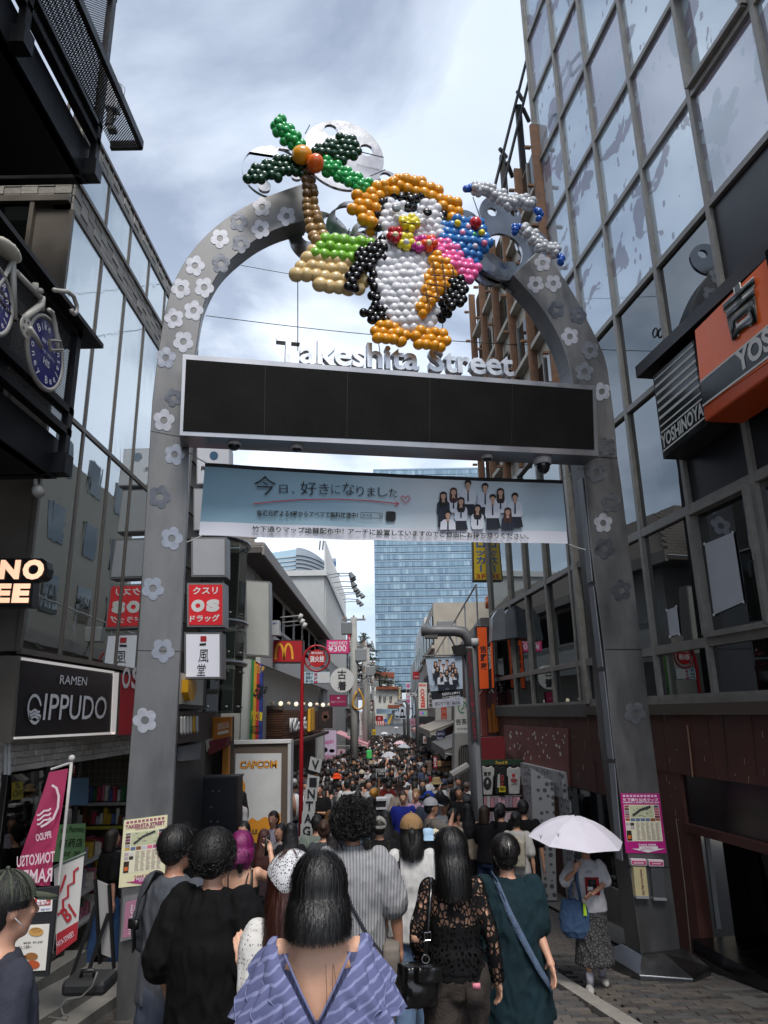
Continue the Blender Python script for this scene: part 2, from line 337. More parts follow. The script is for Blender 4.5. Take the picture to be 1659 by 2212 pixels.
FL=[(566,447,20,'w'),(619,467,20,'w'),(516,479,20,'d'),(563,495,20,'w'),(475,515,20,'w'),(520,526,20,'d'),(477,569,20,'d'),(421,574,21,'w'),(391,623,21,'w'),(441,621,21,'w'),(376,688,21,'w'),(418,671,21,'w'),(396,738,22,'w'),(358,773,22,'s'),(375,859,19,'d'),(354,908,23,'w'),(377,982,22,'s'),(345,1073,24,'d'),(371,1163,24,'s'),(330,1271,24,'s'),(352,1405,25,'s'),(313,1556,26,'w'),(1172,568,18,'w'),(1157,614,18,'w'),(1195,612,18,'w'),(1202,669,18,'d'),(1249,681,18,'d'),(1231,727,19,'w'),(1275,757,19,'s'),(1262,803,20,'s'),(1300,846,19,'w'),(1310,966,20,'s'),(1288,1021,21,'s'),(1320,1085,21,'s'),(1303,1130,20,'w'),(1306,1184,22,'d'),(1342,1275,22,'d'),(1372,1540,23,'s')]
for x,y,r,k in FL:flower(x,y,r,{'w':fw,'s':fs,'d':fd}[k],random.uniform(0,6))
def disc(cx,cy,r,holes,d=-.16,ry=None,m=ST2):
 f=A.off(d);q=f.px(cx,cy);e=f.px(cx+r,cy);rr=abs(e[0]-q[0]);ryy=rr*(ry or 1)
 lp=[[(rr*math.cos(2*math.pi*i/56),ryy*math.sin(2*math.pi*i/56))for i in range(56)]]
 for hx,hy,hr in holes:
  h=f.px(hx,hy);h2=f.px(hx+hr,hy);k=abs(h2[0]-h[0]);lp.append([(h[0]-q[0]+k*math.cos(2*math.pi*i/28),h[1]-q[1]+k*math.sin(2*math.pi*i/28))for i in range(28)])
 place2d('disc',fill2d(lp,.05),f,0,m,arch,*q)
disc(742,337,86,[(714,284,15),(791,327,15),(685,352,13)],-.2)
disc(590,373,66,[(613,331,13),(571,404,14),(640,380,12)],-.12)
disc(833,402,36,[(833,386,13)],-.16)
disc(690,515,66,[(666,512,14),(715,480,16)],-.26)
disc(760,495,55,[(762,470,38)],-.22)
disc(800,515,42,[(785,500,12),(822,508,14)],-.14)
disc(1005,485,32,[(1000,480,11)],-.14)
disc(1080,466,44,[(1062,460,10),(1110,462,9)],-.18)
disc(1084,548,62,[(1086,545,41)],-.12)
disc(1052,582,38,[(1054,580,12)],-.2)
disc(1150,530,36,[(1158,520,10)],-.22)
disc(1108,600,34,[(1108,596,10)],-.24)
D0,D1=.05,.42
led=slab('screen_housing',A,[(395,765),(1287,833),(1293,985),(388,940)],steel('#9b9ca0',.4,0,.15),arch,D0,D1)
lm=bpy.data.materials.new('led');lm.use_nodes=True;t,p=nodes_of(lm)
g=nd(t,'ShaderNodeNewGeometry');mpn=nd(t,'ShaderNodeMapping');mpn.inputs['Rotation'].default_value=(0,0,-math.atan2(A.u.y,A.u.x));t.links.new(g.outputs['Position'],mpn.inputs[0])
vo=nd(t,'ShaderNodeTexVoronoi');vo.inputs['Scale'].default_value=75;vo.inputs['Randomness'].default_value=.35;t.links.new(mpn.outputs[0],vo.inputs['Vector'])
cr=nd(t,'ShaderNodeValToRGB');cr.color_ramp.elements[0].color=(.022,.022,.021,1);cr.color_ramp.elements[1].color=(.004,.004,.004,1);cr.color_ramp.elements[1].position=.55;t.links.new(vo.outputs['Distance'],cr.inputs[0])
wv=nd(t,'ShaderNodeTexNoise');wv.inputs['Scale'].default_value=2.5;t.links.new(g.outputs['Position'],wv.inputs['Vector'])
mm=nd(t,'ShaderNodeVectorMath',operation='SCALE');t.links.new(cr.outputs[0],mm.inputs[0]);t.links.new(wv.outputs[0],mm.inputs['Scale']);t.links.new(mm.outputs[0],p.inputs['Base Color']);p.inputs['Roughness'].default_value=.6;p.inputs['Specular IOR Level'].default_value=.08
slab('screen',A,[(402,776),(1280,842),(1284,971),(395,931)],lm,led,D1,D1+.006)
for k in range(1,5):
 x=395+k*178;stroke('screen_seam',A,[(x,777+k*13.3),(x-2,931+k*8)],.5,BLACK,led,D1+.008)
for x,y,r,h in((506,958,.085,.07),(641,968,.07,.04),(1052,989,.07,.04),(1172,993,.11,.16)):
 q=A.px(x,y,.25);b=MB();c=A.w(q[0],q[1],.25)
 b.tube([c+V((0,0,.05)),c-V((0,0,h*.4))],r,16);b.ball(c-V((0,0,h*.4)),(r*.82,r*.82,h*.8),16,8,1)
 b.build('dome_camera',[plain('#b9b9bb'),plain('#1c1c20',rough=.1)],led,True)
lt=steel('#d4d6da',.35,.03,.15,6)
word='Takeshita Street';_,_,wx,_,_=text_mesh(word,.03)
for i,ch in enumerate(word):
 if ch==' ':continue
 me,a0,a1,b0,b1=text_mesh(ch,.022,.1);xo=text_mesh(word[:i+1],.022)[2]
 base0=A.px(596,784,.18);base1=A.px(1108,815,.18);Wd=base1[0]-base0[0];k=Wd/(wx*1.0)
 for v in me.vertices:v.co=((v.co.x-(a0+a1)/2)*k,v.co.y*k*1.0,v.co.z)
 cxm=base0[0]+(xo-(a1-a0)/2)*k;cyb=base0[1]+(base1[1]-base0[1])*(xo/wx)
 o=place2d('raised_letter',me,A,.18,lt,arch,cxm,cyb)
 #  banner between the pillars
BN=A.off(-.12)
ban=thing('street_banner','wide pale blue banner with red underline and group photo, strung below the dark screen','banner',(A.w(2.7,0).x,A.w(2.7,0).y,5.2))
def bq(u,v):
 tl,tr,br,bl=[V(BN.px(*p))for p in((443,998),(1217,1036),(1229,1173),(430,1155))]
 p=(tl*(1-u)+tr*u)*(1-v)+(bl*(1-u)+br*u)*v
 return p+V((0,-.025*math.sin(math.pi*u)*(1-.4*v)))
bm_=bpy.data.materials.new('banner_cloth');bm_.use_nodes=True;t,p=nodes_of(bm_);p.inputs['Roughness'].default_value=.7
uvn=nd(t,'ShaderNodeAttribute');uvn.attribute_name='bv';sp=nd(t,'ShaderNodeSeparateXYZ');t.links.new(uvn.outputs['Vector'],sp.inputs[0])
cr=nd(t,'ShaderNodeValToRGB');cr.color_ramp.interpolation='LINEAR';el=cr.color_ramp.elements;el[0].color=(*lin('#86a9bb'),1);el[1].color=(*lin('#b4c8d6'),1)
e=el.new(.35);e.color=(*lin('#a3c3d3'),1);e=el.new(.6);e.color=(*lin('#dbe5ec'),1);t.links.new(sp.outputs[0],cr.inputs[0])
stp=nd(t,'ShaderNodeMath',operation='GREATER_THAN');stp.inputs[1].default_value=.815;t.links.new(sp.outputs[1],stp.inputs[0])
top=nd(t,'ShaderNodeMath',operation='LESS_THAN');top.inputs[1].default_value=.055;t.links.new(sp.outputs[1],top.inputs[0])
m1=nd(t,'ShaderNodeMix',data_type='RGBA');m1 .inputs['B'].default_value=(*lin('#dcdee8'),1);t.links.new(stp.outputs[0],m1 .inputs['Factor']);t.links.new(cr.outputs[0],m1 .inputs['A'])
m2=nd(t,'ShaderNodeMix',data_type='RGBA');m2 .inputs['B'].default_value=(.01,.01,.012,1);t.links.new(top.outputs[0],m2 .inputs['Factor']);t.links.new(m1 .outputs['Result'],m2 .inputs['A']);t.links.new(m2 .outputs['Result'],p.inputs['Base Color'])
b=MB();nu,nv=60,12;uv=[]
for j in range(nv+1):
 for i in range(nu+1):
  q=bq(i/nu,j/nv);dd=.012*math.sin(i*.5+j*.25)*math.sin(j*.4)+.008*noise.noise(V((i*.2,j*.3,0)))-.024
  b.v.append(BN.w(q.x,q.y,dd));uv.append((i/nu,j/nv,0))
b.f=[(j*(nu+1)+i,(j+1)*(nu+1)+i,(j+1)*(nu+1)+i+1,j*(nu+1)+i+1)for j in range(nv)for i in range(nu)];b.m=[0]*len(b.f)
o=b.build('cloth',bm_,ban,True);at_=o.data.attributes.new('bv','FLOAT_VECTOR','POINT')
for i,q in enumerate(uv):at_.data[i].vector=q
c5=lambda x,y:(432+x*.4882,999+y*.4882)
INK=plain('#15181d',var=0);RED=plain('#d0243a',var=0);BD=.012
def tb(s,x0,y0,x1,y1,h,m,bold=.012):txt(s,BN,c5(x0,y0),c5(x1,y1),h*.4882,m,ban,BD,bold)
hand='今日、好きになりました';hx=[240,352,408,446,528,582,632,694,742,790,838];hw=[96,36,10,70,44,40,54,32,34,40,36];hh=[84,36,12,58,48,40,54,44,40,40,38];hy=[142,134,138,142,140,138,142,148,150,150,152]
for ch,x,ww,h_,y in zip(hand,hx,hw,hh,hy):txt(ch,BN,c5(x,y),c5(x+ww,y+ww*.02),h_*.4882,INK,ban,BD,-.004)
stroke('underline',BN,[c5(x,y)for x,y in((235,183),(330,172),(450,164),(600,162),(740,168),(880,182))],2.0,RED,ban,BD)
stroke('underline',BN,[c5(866,172),c5(882,183),c5(864,190)],2.0,RED,ban,BD)
hrt=[(910,180),(895,166),(890,154),(897,147),(906,153),(910,160),(916,150),(926,148),(929,158),(922,170)]
stroke('heart_mark',BN,[c5(*p)for p in hrt],1.8,RED,ban,BD,True)
tb('毎週月曜よる9時からアベマで無料放送中！',252,236,700,246,26,INK,.02)
tb('竹下通りマップ絶賛配布中！',230,306,636,317,26,INK,.015);tb('アーチに設置していますので',655,318,1058,329,26,INK,.015);tb('ご自由にお持ち帰りください。',1062,329,1455,340,26,INK,.015)
shape('search_box',BN,[[c5(*p)for p in((711,220),(808,223),(807,249),(711,246))],[c5(*p)for p in((713,222),(806,225),(805,247),(713,244))][::-1]],INK,ban,BD,.001)
tb('アベマ',718,241,762,242,13,INK);stroke('search_glass',BN,[c5(796+5*math.cos(a),234+5*math.sin(a))for a in(0,1,2,3,4,5)]+[c5(803,242)],1,INK,ban,BD)
shape('app_icon',BN,[[c5(*p)for p in((828,216),(860,217),(866,222),(866,252),(861,258),(828,257),(823,252),(823,220))]],plain('#0d0d10'),ban,BD,.001);tb('ABEMA',832,254,857,255,6,WHITE)
skin_p=plain('#c9a08b',var=0);hair_p=[plain(c,var=0)for c in('#1a1516','#2a1d1a','#4a2a1e')];sh_p=[plain(c,var=0)for c in('#d9dce6','#cfd6e4','#232a3c')];navy_p=plain('#1b2130',var=0)
def printed(fr,x,y,s,mapf,girl,hairc,shirt,legs,parent,d,tie=True,ymax=1e9):
 """x, y: top of the head; s: head height (all in the mapped pixel space)"""
 E=lambda pts,m,dd:shape('printed_figure',fr,[[mapf(p[0],min(p[1],ymax))for p in pts]],m,parent,d+dd,.0008)
 bw=s*(.95 if girl else 1.12)
 E([(x-bw*.45,y+s*1.12),(x+bw*.45,y+s*1.12),(x+bw*.8,y+s*1.45),(x+bw*.85,y+s*2.6),(x+bw*.62,y+s*3.1),(x-bw*.62,y+s*3.1),(x-bw*.85,y+s*2.6),(x-bw*.8,y+s*1.45)],shirt,.0)
 if legs:E([(x-bw*.66,y+s*2.95),(x+bw*.66,y+s*2.95),(x+bw*.9,y+s*4.2),(x-bw*.7,y+s*4.3)],navy_p,.001)
 if girl:E([(x-s*.42,y+s*.2),(x,y-s*.02),(x+s*.42,y+s*.2),(x+s*.52,y+s*1.5),(x+s*.34,y+s*1.9),(x-s*.34,y+s*1.9),(x-s*.52,y+s*1.5)],hairc,.001)
 else:E(circ(x,y+s*.36,s*.42,s*.4,14),hairc,.001)
 E([(x-s*.12,y+s*.8),(x+s*.12,y+s*.8),(x+s*.2,y+s*1.35),(x-s*.2,y+s*1.35)],skin_p,.0015);E(circ(x,y+s*.58,s*.3,s*.4,14),skin_p,.002)
 E([(x-s*.36,y+s*.5),(x-s*.3,y+s*.1),(x,y-s*.02),(x+s*.3,y+s*.1),(x+s*.36,y+s*.5),(x+s*.12,y+s*.3),(x-s*.14,y+s*.32)],hairc,.0025)
 if tie:E([(x-s*.08,y+s*1.3),(x+s*.08,y+s*1.3),(x+s*.1,y+s*2.5),(x,y+s*2.7),(x-s*.1,y+s*2.5)],navy_p,.002)
for i,(x,y,gl,hc,sh,lg)in enumerate([(1186,78,0,0,0,1),(1262,91,0,0,1,1),(1122,110,1,2,0,0),(1330,112,1,1,0,0),(1394,134,0,0,0,1),(1077,128,1,0,2,1),(1155,152,1,1,1,1),(1295,140,0,0,0,1),(1228,184,1,0,0,0),(1362,198,1,2,2,0),(1097,212,0,0,0,0)]):
 printed(BN,x,y,36,c5,gl,hair_p[hc],sh_p[sh],lg and y<160,ban,BD+i*.0003,True,297)
for p,q in((c5(1610,72),(1258,1003)),(c5(30,3),(410,978)),(c5(1632,362),(1275,1190)),(c5(14,320),(400,1172))):
 a_=BN.px(*p);e_=BN.px(*q);MB().tube([BN.w(*a_),BN.w((a_[0]+e_[0])/2,(a_[1]+e_[1])/2-.01),BN.w(*e_)],.007,6).build('rope',plain('#b9b9b5'),ban)
 #  balloon sculptures on the arch
BF=A.off(.34)
c2=lambda x,y:(486+x*.4557,216+y*.4557)
bal=MB();ns,nr=14,10
prof=[]
for i in range(nr+1):
 t_=math.pi*i/nr;z_=math.cos(t_);r_=math.sin(t_)*(1+.06*z_);prof.append((r_,z_*1.06 if z_>0 else z_*1.12))
for i,(r_,z_)in enumerate(prof):
 bal.v+=[V((r_*math.cos(2*math.pi*k/ns),r_*math.sin(2*math.pi*k/ns),z_))for k in range(ns)]
bal.f=[(i*ns+k,(i+1)*ns+k,(i+1)*ns+(k+1)%ns,i*ns+(k+1)%ns)for i in range(nr)for k in range(ns)];bal.m=[0]*len(bal.f)
def latex(c,rough=.2):return mat(c,rough,0,.1,5,coat=.35,spec=.5,name='latex')
bal_me=bal.mesh('balloon',latex('#e8e8e6'),True)
PXM=abs(BF.px(1000,600)[0]-BF.px(999,600)[0])*.4557
def balloon(parent,x,y,r,m,d=0,name='balloon'):
 q=BF.px(*c2(x,y),d);o=link(name,bal_me,parent,BF.w(q[0],q[1],d+random.uniform(-.02,.02)),(random.uniform(.9,1.9),random.uniform(-.5,.5),random.uniform(0,6)))
 s=r*PXM*random.uniform(.95,1.06);o.scale=(s,s,s)
 o.material_slots[0].link='OBJECT';o.material_slots[0].material=m;return o
def inside(x,y,poly):
 c=False;n=len(poly)
 for i in range(n):
  (x1,y1),(x2,y2)=poly[i],poly[i-1]
  if(y1>y)!=(y2>y)and x<(x2-x1)*(y-y1)/(y2-y1)+x1:c=not c
 return c
def fillb(parent,poly,pitch,m,d=0,r=None,rot=.12,bulge=0):
 xs=[p[0]for p in poly];ys=[p[1]for p in poly];cx,cy=sum(xs)/len(xs),sum(ys)/len(ys);ca,sa=math.cos(rot),math.sin(rot);n=0;half=max(max(xs)-min(xs),max(ys)-min(ys))
 K=int(half/pitch)+2
 for j in range(-K,K+1):
  for i in range(-K,K+1):
   a=(i+(.5 if j%2 else 0))*pitch;b_=j*pitch*.86;x=cx+a*ca-b_*sa;y=cy+a*sa+b_*ca
   if inside(cx+(x-cx)*.94,cy+(y-cy)*.94,poly):
    f=1-min(1,math.hypot((x-cx)/(max(xs)-min(xs)+1)*2,(y-cy)/(max(ys)-min(ys)+1)*2))
    balloon(parent,x+random.uniform(-2,2),y+random.uniform(-2,2),r or pitch*.66,m if not isinstance(m,list)else random.choice(m),d+bulge*f);n+=1
 return n
def lineb(parent,pts,pitch,m,d=0,r=None,rows=1,gap=None):
 L_=[];
 for(x0,y0),(x1,y1)in zip(pts,pts[1:]):
  n=max(1,int(math.hypot(x1-x0,y1-y0)/pitch))
  for k in range(n):
   f=k/n;tx,ty=(x1-x0),(y1-y0);l=math.hypot(tx,ty);L_.append((x0+tx*f,y0+ty*f,-ty/l,tx/l))
 gap=gap or pitch*.85
 for i,(x,y,nx,ny)in enumerate(L_):
  for k in range(rows):
   o_=(k-(rows-1)/2)*gap+(gap*.25 if i%2 else-gap*.25);balloon(parent,x+nx*o_,y+ny*o_,r or pitch*.62,m,d+(.04 if k%2 else 0))
bw_=lambda x,y:BF.w(*BF.px(*c2(x,y)))
pen=thing('balloon_penguin','balloon penguin in an orange hat holding an ice cream cone, above the dark screen','balloon figure',bw_(870,1180))
KB,KW,KO,KY=latex('#0b0b0d',.15),latex('#d9d9dd',.25),latex('#e0961a'),latex('#e2cf2c')
KDP,KP,KBL=latex('#b81f2c'),latex('#ee6aa6'),latex('#2f74b8')
hat=[(618,520),(640,450),(700,412),(780,385),(870,365),(950,382),(1030,440),(1110,510),(1125,560),(1060,575),(1030,525),(985,475),(900,445),(800,443),(745,480),(712,540),(715,600),(680,590),(640,560)]
fillb(pen,hat,40,KO,.06,rot=.3)
lineb(pen,[(760,405),(800,378),(870,372),(930,385),(975,412)],34,KO,.1)
lineb(pen,[(655,575),(690,610),(730,600),(765,640)],36,KO,-.03)
lineb(pen,[(735,600),(722,545),(745,490),(800,462),(870,458),(930,462),(990,490),(1030,545),(1035,600)],27,KB,.05,r=19)
lineb(pen,[(885,470),(885,505),(884,545)],26,KB,.07,r=22,rows=2,gap=24)
face=[(742,575),(760,500),(800,480),(845,490),(872,560),(900,560),(925,490),(980,490),(1020,545),(1030,620),(1000,655),(900,662),(820,640),(770,612)]
fillb(pen,face,35,KW,.05,rot=-.1,bulge=.06)
lineb(pen,[(845,572),(885,556),(925,574)],21,KY,.2,r=19);lineb(pen,[(850,596),(885,604),(925,596)],21,KY,.2,r=18);lineb(pen,[(842,583),(935,586)],21,KY,.21,r=16)
for ex,ey,c_ in((812,512,'#7f8488'),(960,530,'#0b0b0d')):
 q=BF.px(*c2(ex,ey),.235);mb=MB();c=BF.w(q[0],q[1],.235);mb.ball(c,(.062,.062,.03),18,8,0,(BF.u,BF.v,BF.n));mb.ball(c+BF.u*.016+BF.v*.02+BF.n*.018,(.02,.02,.01),10,6,1,(BF.u,BF.v,BF.n));mb.ball(c-BF.u*.012-BF.v*.022+BF.n*.02,(.011,.011,.008),8,6,1,(BF.u,BF.v,BF.n))
 mb.build('eye',[plain(c_,rough=.2),plain('#dcdcdc')],pen,True)
q0=BF.px(*c2(842,578),.28);q1=BF.px(*c2(932,586),.28);MB().tube([BF.w(q0[0],q0[1],.28),BF.w((q0[0]+q1[0])/2,q0[1]-.012,.285),BF.w(q1[0],q1[1],.28)],.006,6).build('mouth',BLACK,pen)
body=[(765,655),(860,690),(990,715),(975,800),(960,880),(940,990),(1000,960),(1010,1010),(975,1070),(890,1098),(800,1050),(745,965),(722,850),(735,740)]
fillb(pen,body,36,KW,.03,rot=-.05,bulge=.1)
lineb(pen,[(750,665),(722,740),(708,830),(714,920),(738,990),(785,1062)],24,KB,0,r=20,rows=2,gap=24)
lineb(pen,[(1055,930),(1040,1000),(1005,1070)],28,KB,-.02,r=21,rows=2,gap=24)
fillb(pen,[(680,690),(760,680),(745,760),(680,795),(650,830),(618,880),(588,915),(578,850),(605,780),(640,720)],30,KB,.08,r=20)
fillb(pen,[(648,1020),(690,985),(770,1000),(760,1040),(700,1050)],28,KB,.04,r=20)
fillb(pen,[(1062,880),(1100,835),(1150,880),(1135,960),(1075,990),(1040,940)],27,KB,.18,r=19)
fillb(pen,[(705,1105),(730,1050),(800,1060),(860,1095),(850,1150),(755,1165)],36,KO,.05)
fillb(pen,[(898,1110),(960,1085),(1048,1105),(1045,1160),(980,1192),(915,1155)],36,KO,.05)
for x,y,m in((808,640,KDP),(860,672,KY),(920,682,latex('#c02f8c')),(966,676,latex('#e8502a'))):
 for k in range(5):a=2*math.pi*k/5+.3;balloon(pen,x+24*math.cos(a),y+24*math.sin(a),19,m,.17)
 balloon(pen,x,y,14,latex('#e9d9b0')if m is not KY else KW,.22)
balloon(pen,985,668,15,KP,.2)
fillb(pen,[(985,725),(1050,770),(1100,822),(1075,880),(1010,945),(935,1018),(920,985),(950,880)],33,KO,.15,r=22)
for p,q in(((985,765),(1015,950)),((1030,760),(1050,920)),((1078,790),(1088,840)),((975,830),(1095,838)),((955,870),(1065,890)),((935,920),(1040,945)),((950,890),(975,1000))):
 a_=BF.px(*c2(*p),.235);e_=BF.px(*c2(*q),.235);MB().tube([BF.w(*a_,.235),BF.w(*e_,.235)],.008,6).build('cone_line',plain('#4a2a12'),pen)
fillb(pen,[(985,690),(1035,640),(1080,690),(1140,740),(1200,800),(1190,835),(1150,868),(1105,825),(1050,770),(1000,735)],31,KP,.14,r=21)
ice=[(1135+112*math.cos(a*.3)-6,675+118*math.sin(a*.3))for a in range(21)]
fillb(pen,[p for p in ice if not(p[0]<1060 and p[1]>720)],36,KBL,.08,bulge=.1)
for x,y,m,r in((1187,585,KDP,27),(1102,587,KY,15),(1217,628,KY,16),(1155,600,latex('#e9a9b9'),12),(1125,632,latex('#e98fae'),13),(1182,637,latex('#2f9a62'),14),(1230,680,latex('#d77a9a'),14),(1187,690,latex('#d8d0dc'),13)):balloon(pen,x,y,r,m,.2)
isl=thing('balloon_island','cream and green balloon sand island left of the balloon penguin','balloon figure',bw_(510,880))
fillb(isl,[(328,850),(365,745),(410,712),(480,735),(600,755),(690,860),(665,895),(480,880)],46,latex('#d8bb84'),-.06,rot=.1)
fillb(isl,[(398,712),(450,668),(560,652),(685,682),(640,745),(500,762)],42,latex('#7cb83a'),.0,rot=.1)
palm=thing('balloon_palm_tree','balloon palm tree with brown trunk, green fronds and two round fruits','balloon figure',bw_(450,680))
br_=[latex(c)for c in('#6a4c2c','#8a6a3e','#a07f50')]
for i,(x,y)in enumerate([(393,350),(397,380),(402,412),(405,445),(404,478),(408,512),(414,545),(420,578),(430,610),(442,642),(455,668)]):
 for s in(-1,1):balloon(palm,x+s*(13+i*.9),y+random.uniform(-4,4),20+i*.6,br_[min(2,i//4)],-.02)
GB,GD=latex('#1f9a4a'),latex('#0b3a22')
lineb(palm,[(248,112),(285,150),(325,200),(385,235)],26,GB,0,r=20,rows=3,gap=25)
lineb(palm,[(470,305),(545,345),(620,385),(690,432)],26,GB,0,r=20,rows=3,gap=22)
fillb(palm,[(408,250),(450,210),(530,172),(600,185),(640,215),(625,265),(560,300),(480,262)],31,GD,0)
fillb(palm,[(100,365),(150,310),(230,275),(320,270),(390,305),(370,350),(290,355),(190,380),(120,400)],32,GD,0)
balloon(palm,364,260,42,KO,.14,'fruit');balloon(palm,427,306,39,latex('#e2641e'),.16,'fruit')
WB,BB=latex('#b9bbbf',.3),latex('#1d57b0')
for nm,lab,tip0,pts,tip1 in(('balloon_bird','upper white balloon bird with blue wing tips, right of the ice cream',(1160,430),[(1185,422),(1240,425),(1300,455),(1335,495),(1400,472),(1465,505)],(1487,540)),('balloon_bird','lower white balloon bird with blue wing tips, nearest the glass facade',(1383,612),[(1415,610),(1455,640),(1490,690),(1540,700),(1585,725)],(1597,755))):
 t_=thing(nm,lab,'balloon figure',bw_(*pts[2]),'balloon birds')
 lineb(t_,pts,17,WB,.1,r=17,rows=3,gap=17)
 for x,y in(tip0,tip1):
  for k in range(5):balloon(t_,x+random.uniform(-16,16),y+random.uniform(-18,18),16,BB,.1)
for parent,p,q in((isl,(345,850),(345,1190)),(pen,(715,1060),(735,1200)),(pen,(1032,1050),(1030,1180)),(pen,(700,930),(712,1000))):
 a_=BF.px(*c2(*p));e_=BF.px(*c2(*q));MB().tube([BF.w(*a_),BF.w(*e_)],.006,5).build('tie_line',BLACK,parent)
for p,q in(((380,160),(402,118)),((690,360),(760,330)),((640,245),(752,272)),((590,610),(565,700)),((1210,560),(1175,460))):
 a_=A.off(-.05).px(*c2(*p));e_=A.off(-.05).px(*c2(*q));f_=A.off(-.05);MB().tube([f_.w(*a_),f_.w(*e_)],.007,5).build('tie_line',BLACK,palm if p[0]<700 else pen)
for i,(p,q,s)in enumerate((((445,682),(1180,748),.1),((520,573),(980,625),.15))):
 f_=facing(800,14+i*3);a_=f_.px(*p);e_=f_.px(*q);k=24
 MB().tube([f_.w(a_[0]+(e_[0]-a_[0])*j/k*1.0,a_[1]+(e_[1]-a_[1])*j/k-s*math.sin(math.pi*j/k))for j in range(k+1)],.009,5).build('overhead_wire',BLACK,None,label=('lower' if i==0 else 'upper')+' thin black wire strung across the sky behind the balloons',category='wire')
 #  left side: glass and tile building
def pane_mat(name,base,tint,refl,rough,wave,wscale,film=None):
 """window glass over a pale or dark interior; film: procedural worn patches of a matt film"""
 m=bpy.data.materials.new(name);m.use_nodes=True;t=m.node_tree;t.nodes.clear()
 out=nd(t,'ShaderNodeOutputMaterial');df=nd(t,'ShaderNodeBsdfDiffuse');gl=nd(t,'ShaderNodeBsdfGlossy');mix=nd(t,'ShaderNodeMixShader')
 df.inputs[0].default_value=(*lin(base),1);gl.inputs[0].default_value=(*lin(tint),1);gl.inputs['Roughness'].default_value=rough
 lw=nd(t,'ShaderNodeLayerWeight');lw.inputs[0].default_value=.35;mr=nd(t,'ShaderNodeMapRange');mr.inputs[3].default_value=refl;mr.inputs[4].default_value=1;t.links.new(lw.outputs['Fresnel'],mr.inputs[0])
 g=nd(t,'ShaderNodeNewGeometry');fac=mr.outputs[0]
 if wave:
  n=nd(t,'ShaderNodeTexNoise');n.inputs['Scale'].default_value=wscale;n.inputs['Detail'].default_value=3;n.inputs['Distortion'].default_value=1.2;mpn=nd(t,'ShaderNodeMapping');mpn.inputs['Scale'].default_value=(1,1,.35);t.links.new(g.outputs['Position'],mpn.inputs[0]);t.links.new(mpn.outputs[0],n.inputs['Vector'])
  b=nd(t,'ShaderNodeBump');b.inputs['Strength'].default_value=wave;b.inputs['Distance'].default_value=.02;t.links.new(n.outputs[0],b.inputs['Height']);t.links.new(b.outputs[0],gl.inputs['Normal'])
 if film:
  v1=nd(t,'ShaderNodeTexNoise');v1 .inputs['Scale'].default_value=1.5;v1 .inputs['Detail'].default_value=6;v1 .inputs['Distortion'].default_value=.8;t.links.new(g.outputs['Position'],v1 .inputs['Vector'])
  v2=nd(t,'ShaderNodeTexVoronoi');v2 .inputs['Scale'].default_value=7;mp2=nd(t,'ShaderNodeMapping');mp2 .inputs['Scale'].default_value=(1,1,.6);t.links.new(g.outputs['Position'],mp2 .inputs[0]);t.links.new(mp2 .outputs[0],v2 .inputs['Vector'])
  lt_=nd(t,'ShaderNodeMath',operation='LESS_THAN');lt_.inputs[1].default_value=.25;t.links.new(v2 .outputs['Distance'],lt_.inputs[0])
  vc=nd(t,'ShaderNodeSeparateColor');t.links.new(v2 .outputs['Color'],vc.inputs[0]);keep=nd(t,'ShaderNodeMath',operation='GREATER_THAN');keep.inputs[1].default_value=.62;t.links.new(vc.outputs[0],keep.inputs[0])
  sp_=nd(t,'ShaderNodeMath',operation='MULTIPLY');t.links.new(lt_.outputs[0],sp_.inputs[0]);t.links.new(keep.outputs[0],sp_.inputs[1])
  gt=nd(t,'ShaderNodeMapRange');gt.inputs[1].default_value=.56;gt.inputs[2].default_value=.575;t.links.new(v1 .outputs[0],gt.inputs[0])
  mxx=nd(t,'ShaderNodeMath',operation='MAXIMUM');t.links.new(sp_.outputs[0],mxx.inputs[0]);t.links.new(gt.outputs[0],mxx.inputs[1])
  cm=nd(t,'ShaderNodeMix',data_type='RGBA');cm.inputs['A'].default_value=(*lin(base),1);cm.inputs['B'].default_value=(*lin(film),1);t.links.new(mxx.outputs[0],cm.inputs['Factor']);t.links.new(cm.outputs['Result'],df.inputs[0])
  sb=nd(t,'ShaderNodeMapRange');sb.inputs[3].default_value=1;sb.inputs[4].default_value=.55;t.links.new(mxx.outputs[0],sb.inputs[0]);ml=nd(t,'ShaderNodeMath',operation='MULTIPLY');t.links.new(fac,ml.inputs[0]);t.links.new(sb.outputs[0],ml.inputs[1]);fac=ml.outputs[0]
 t.links.new(fac,mix.inputs[0]);t.links.new(df.outputs[0],mix.inputs[1]);t.links.new(gl.outputs[0],mix.inputs[2]);t.links.new(mix.outputs[0],out.inputs[0]);return m
def see_glass(name,tint='#b9c4c4',refl=.12):
 m=bpy.data.materials.new(name);m.use_nodes=True;t=m.node_tree;t.nodes.clear();out=nd(t,'ShaderNodeOutputMaterial')
 tr=nd(t,'ShaderNodeBsdfTransparent');tr.inputs[0].default_value=(*lin(tint),1);gl=nd(t,'ShaderNodeBsdfGlossy');gl.inputs['Roughness'].default_value=.02;mix=nd(t,'ShaderNodeMixShader')
 lw=nd(t,'ShaderNodeLayerWeight');lw.inputs[0].default_value=.2;mr=nd(t,'ShaderNodeMapRange');mr.inputs[3].default_value=refl;mr.inputs[4].default_value=.9;t.links.new(lw.outputs['Fresnel'],mr.inputs[0]);t.links.new(mr.outputs[0],mix.inputs[0])
 t.links.new(tr.outputs[0],mix.inputs[1]);t.links.new(gl.outputs[0],mix.inputs[2]);t.links.new(mix.outputs[0],out.inputs[0]);return m
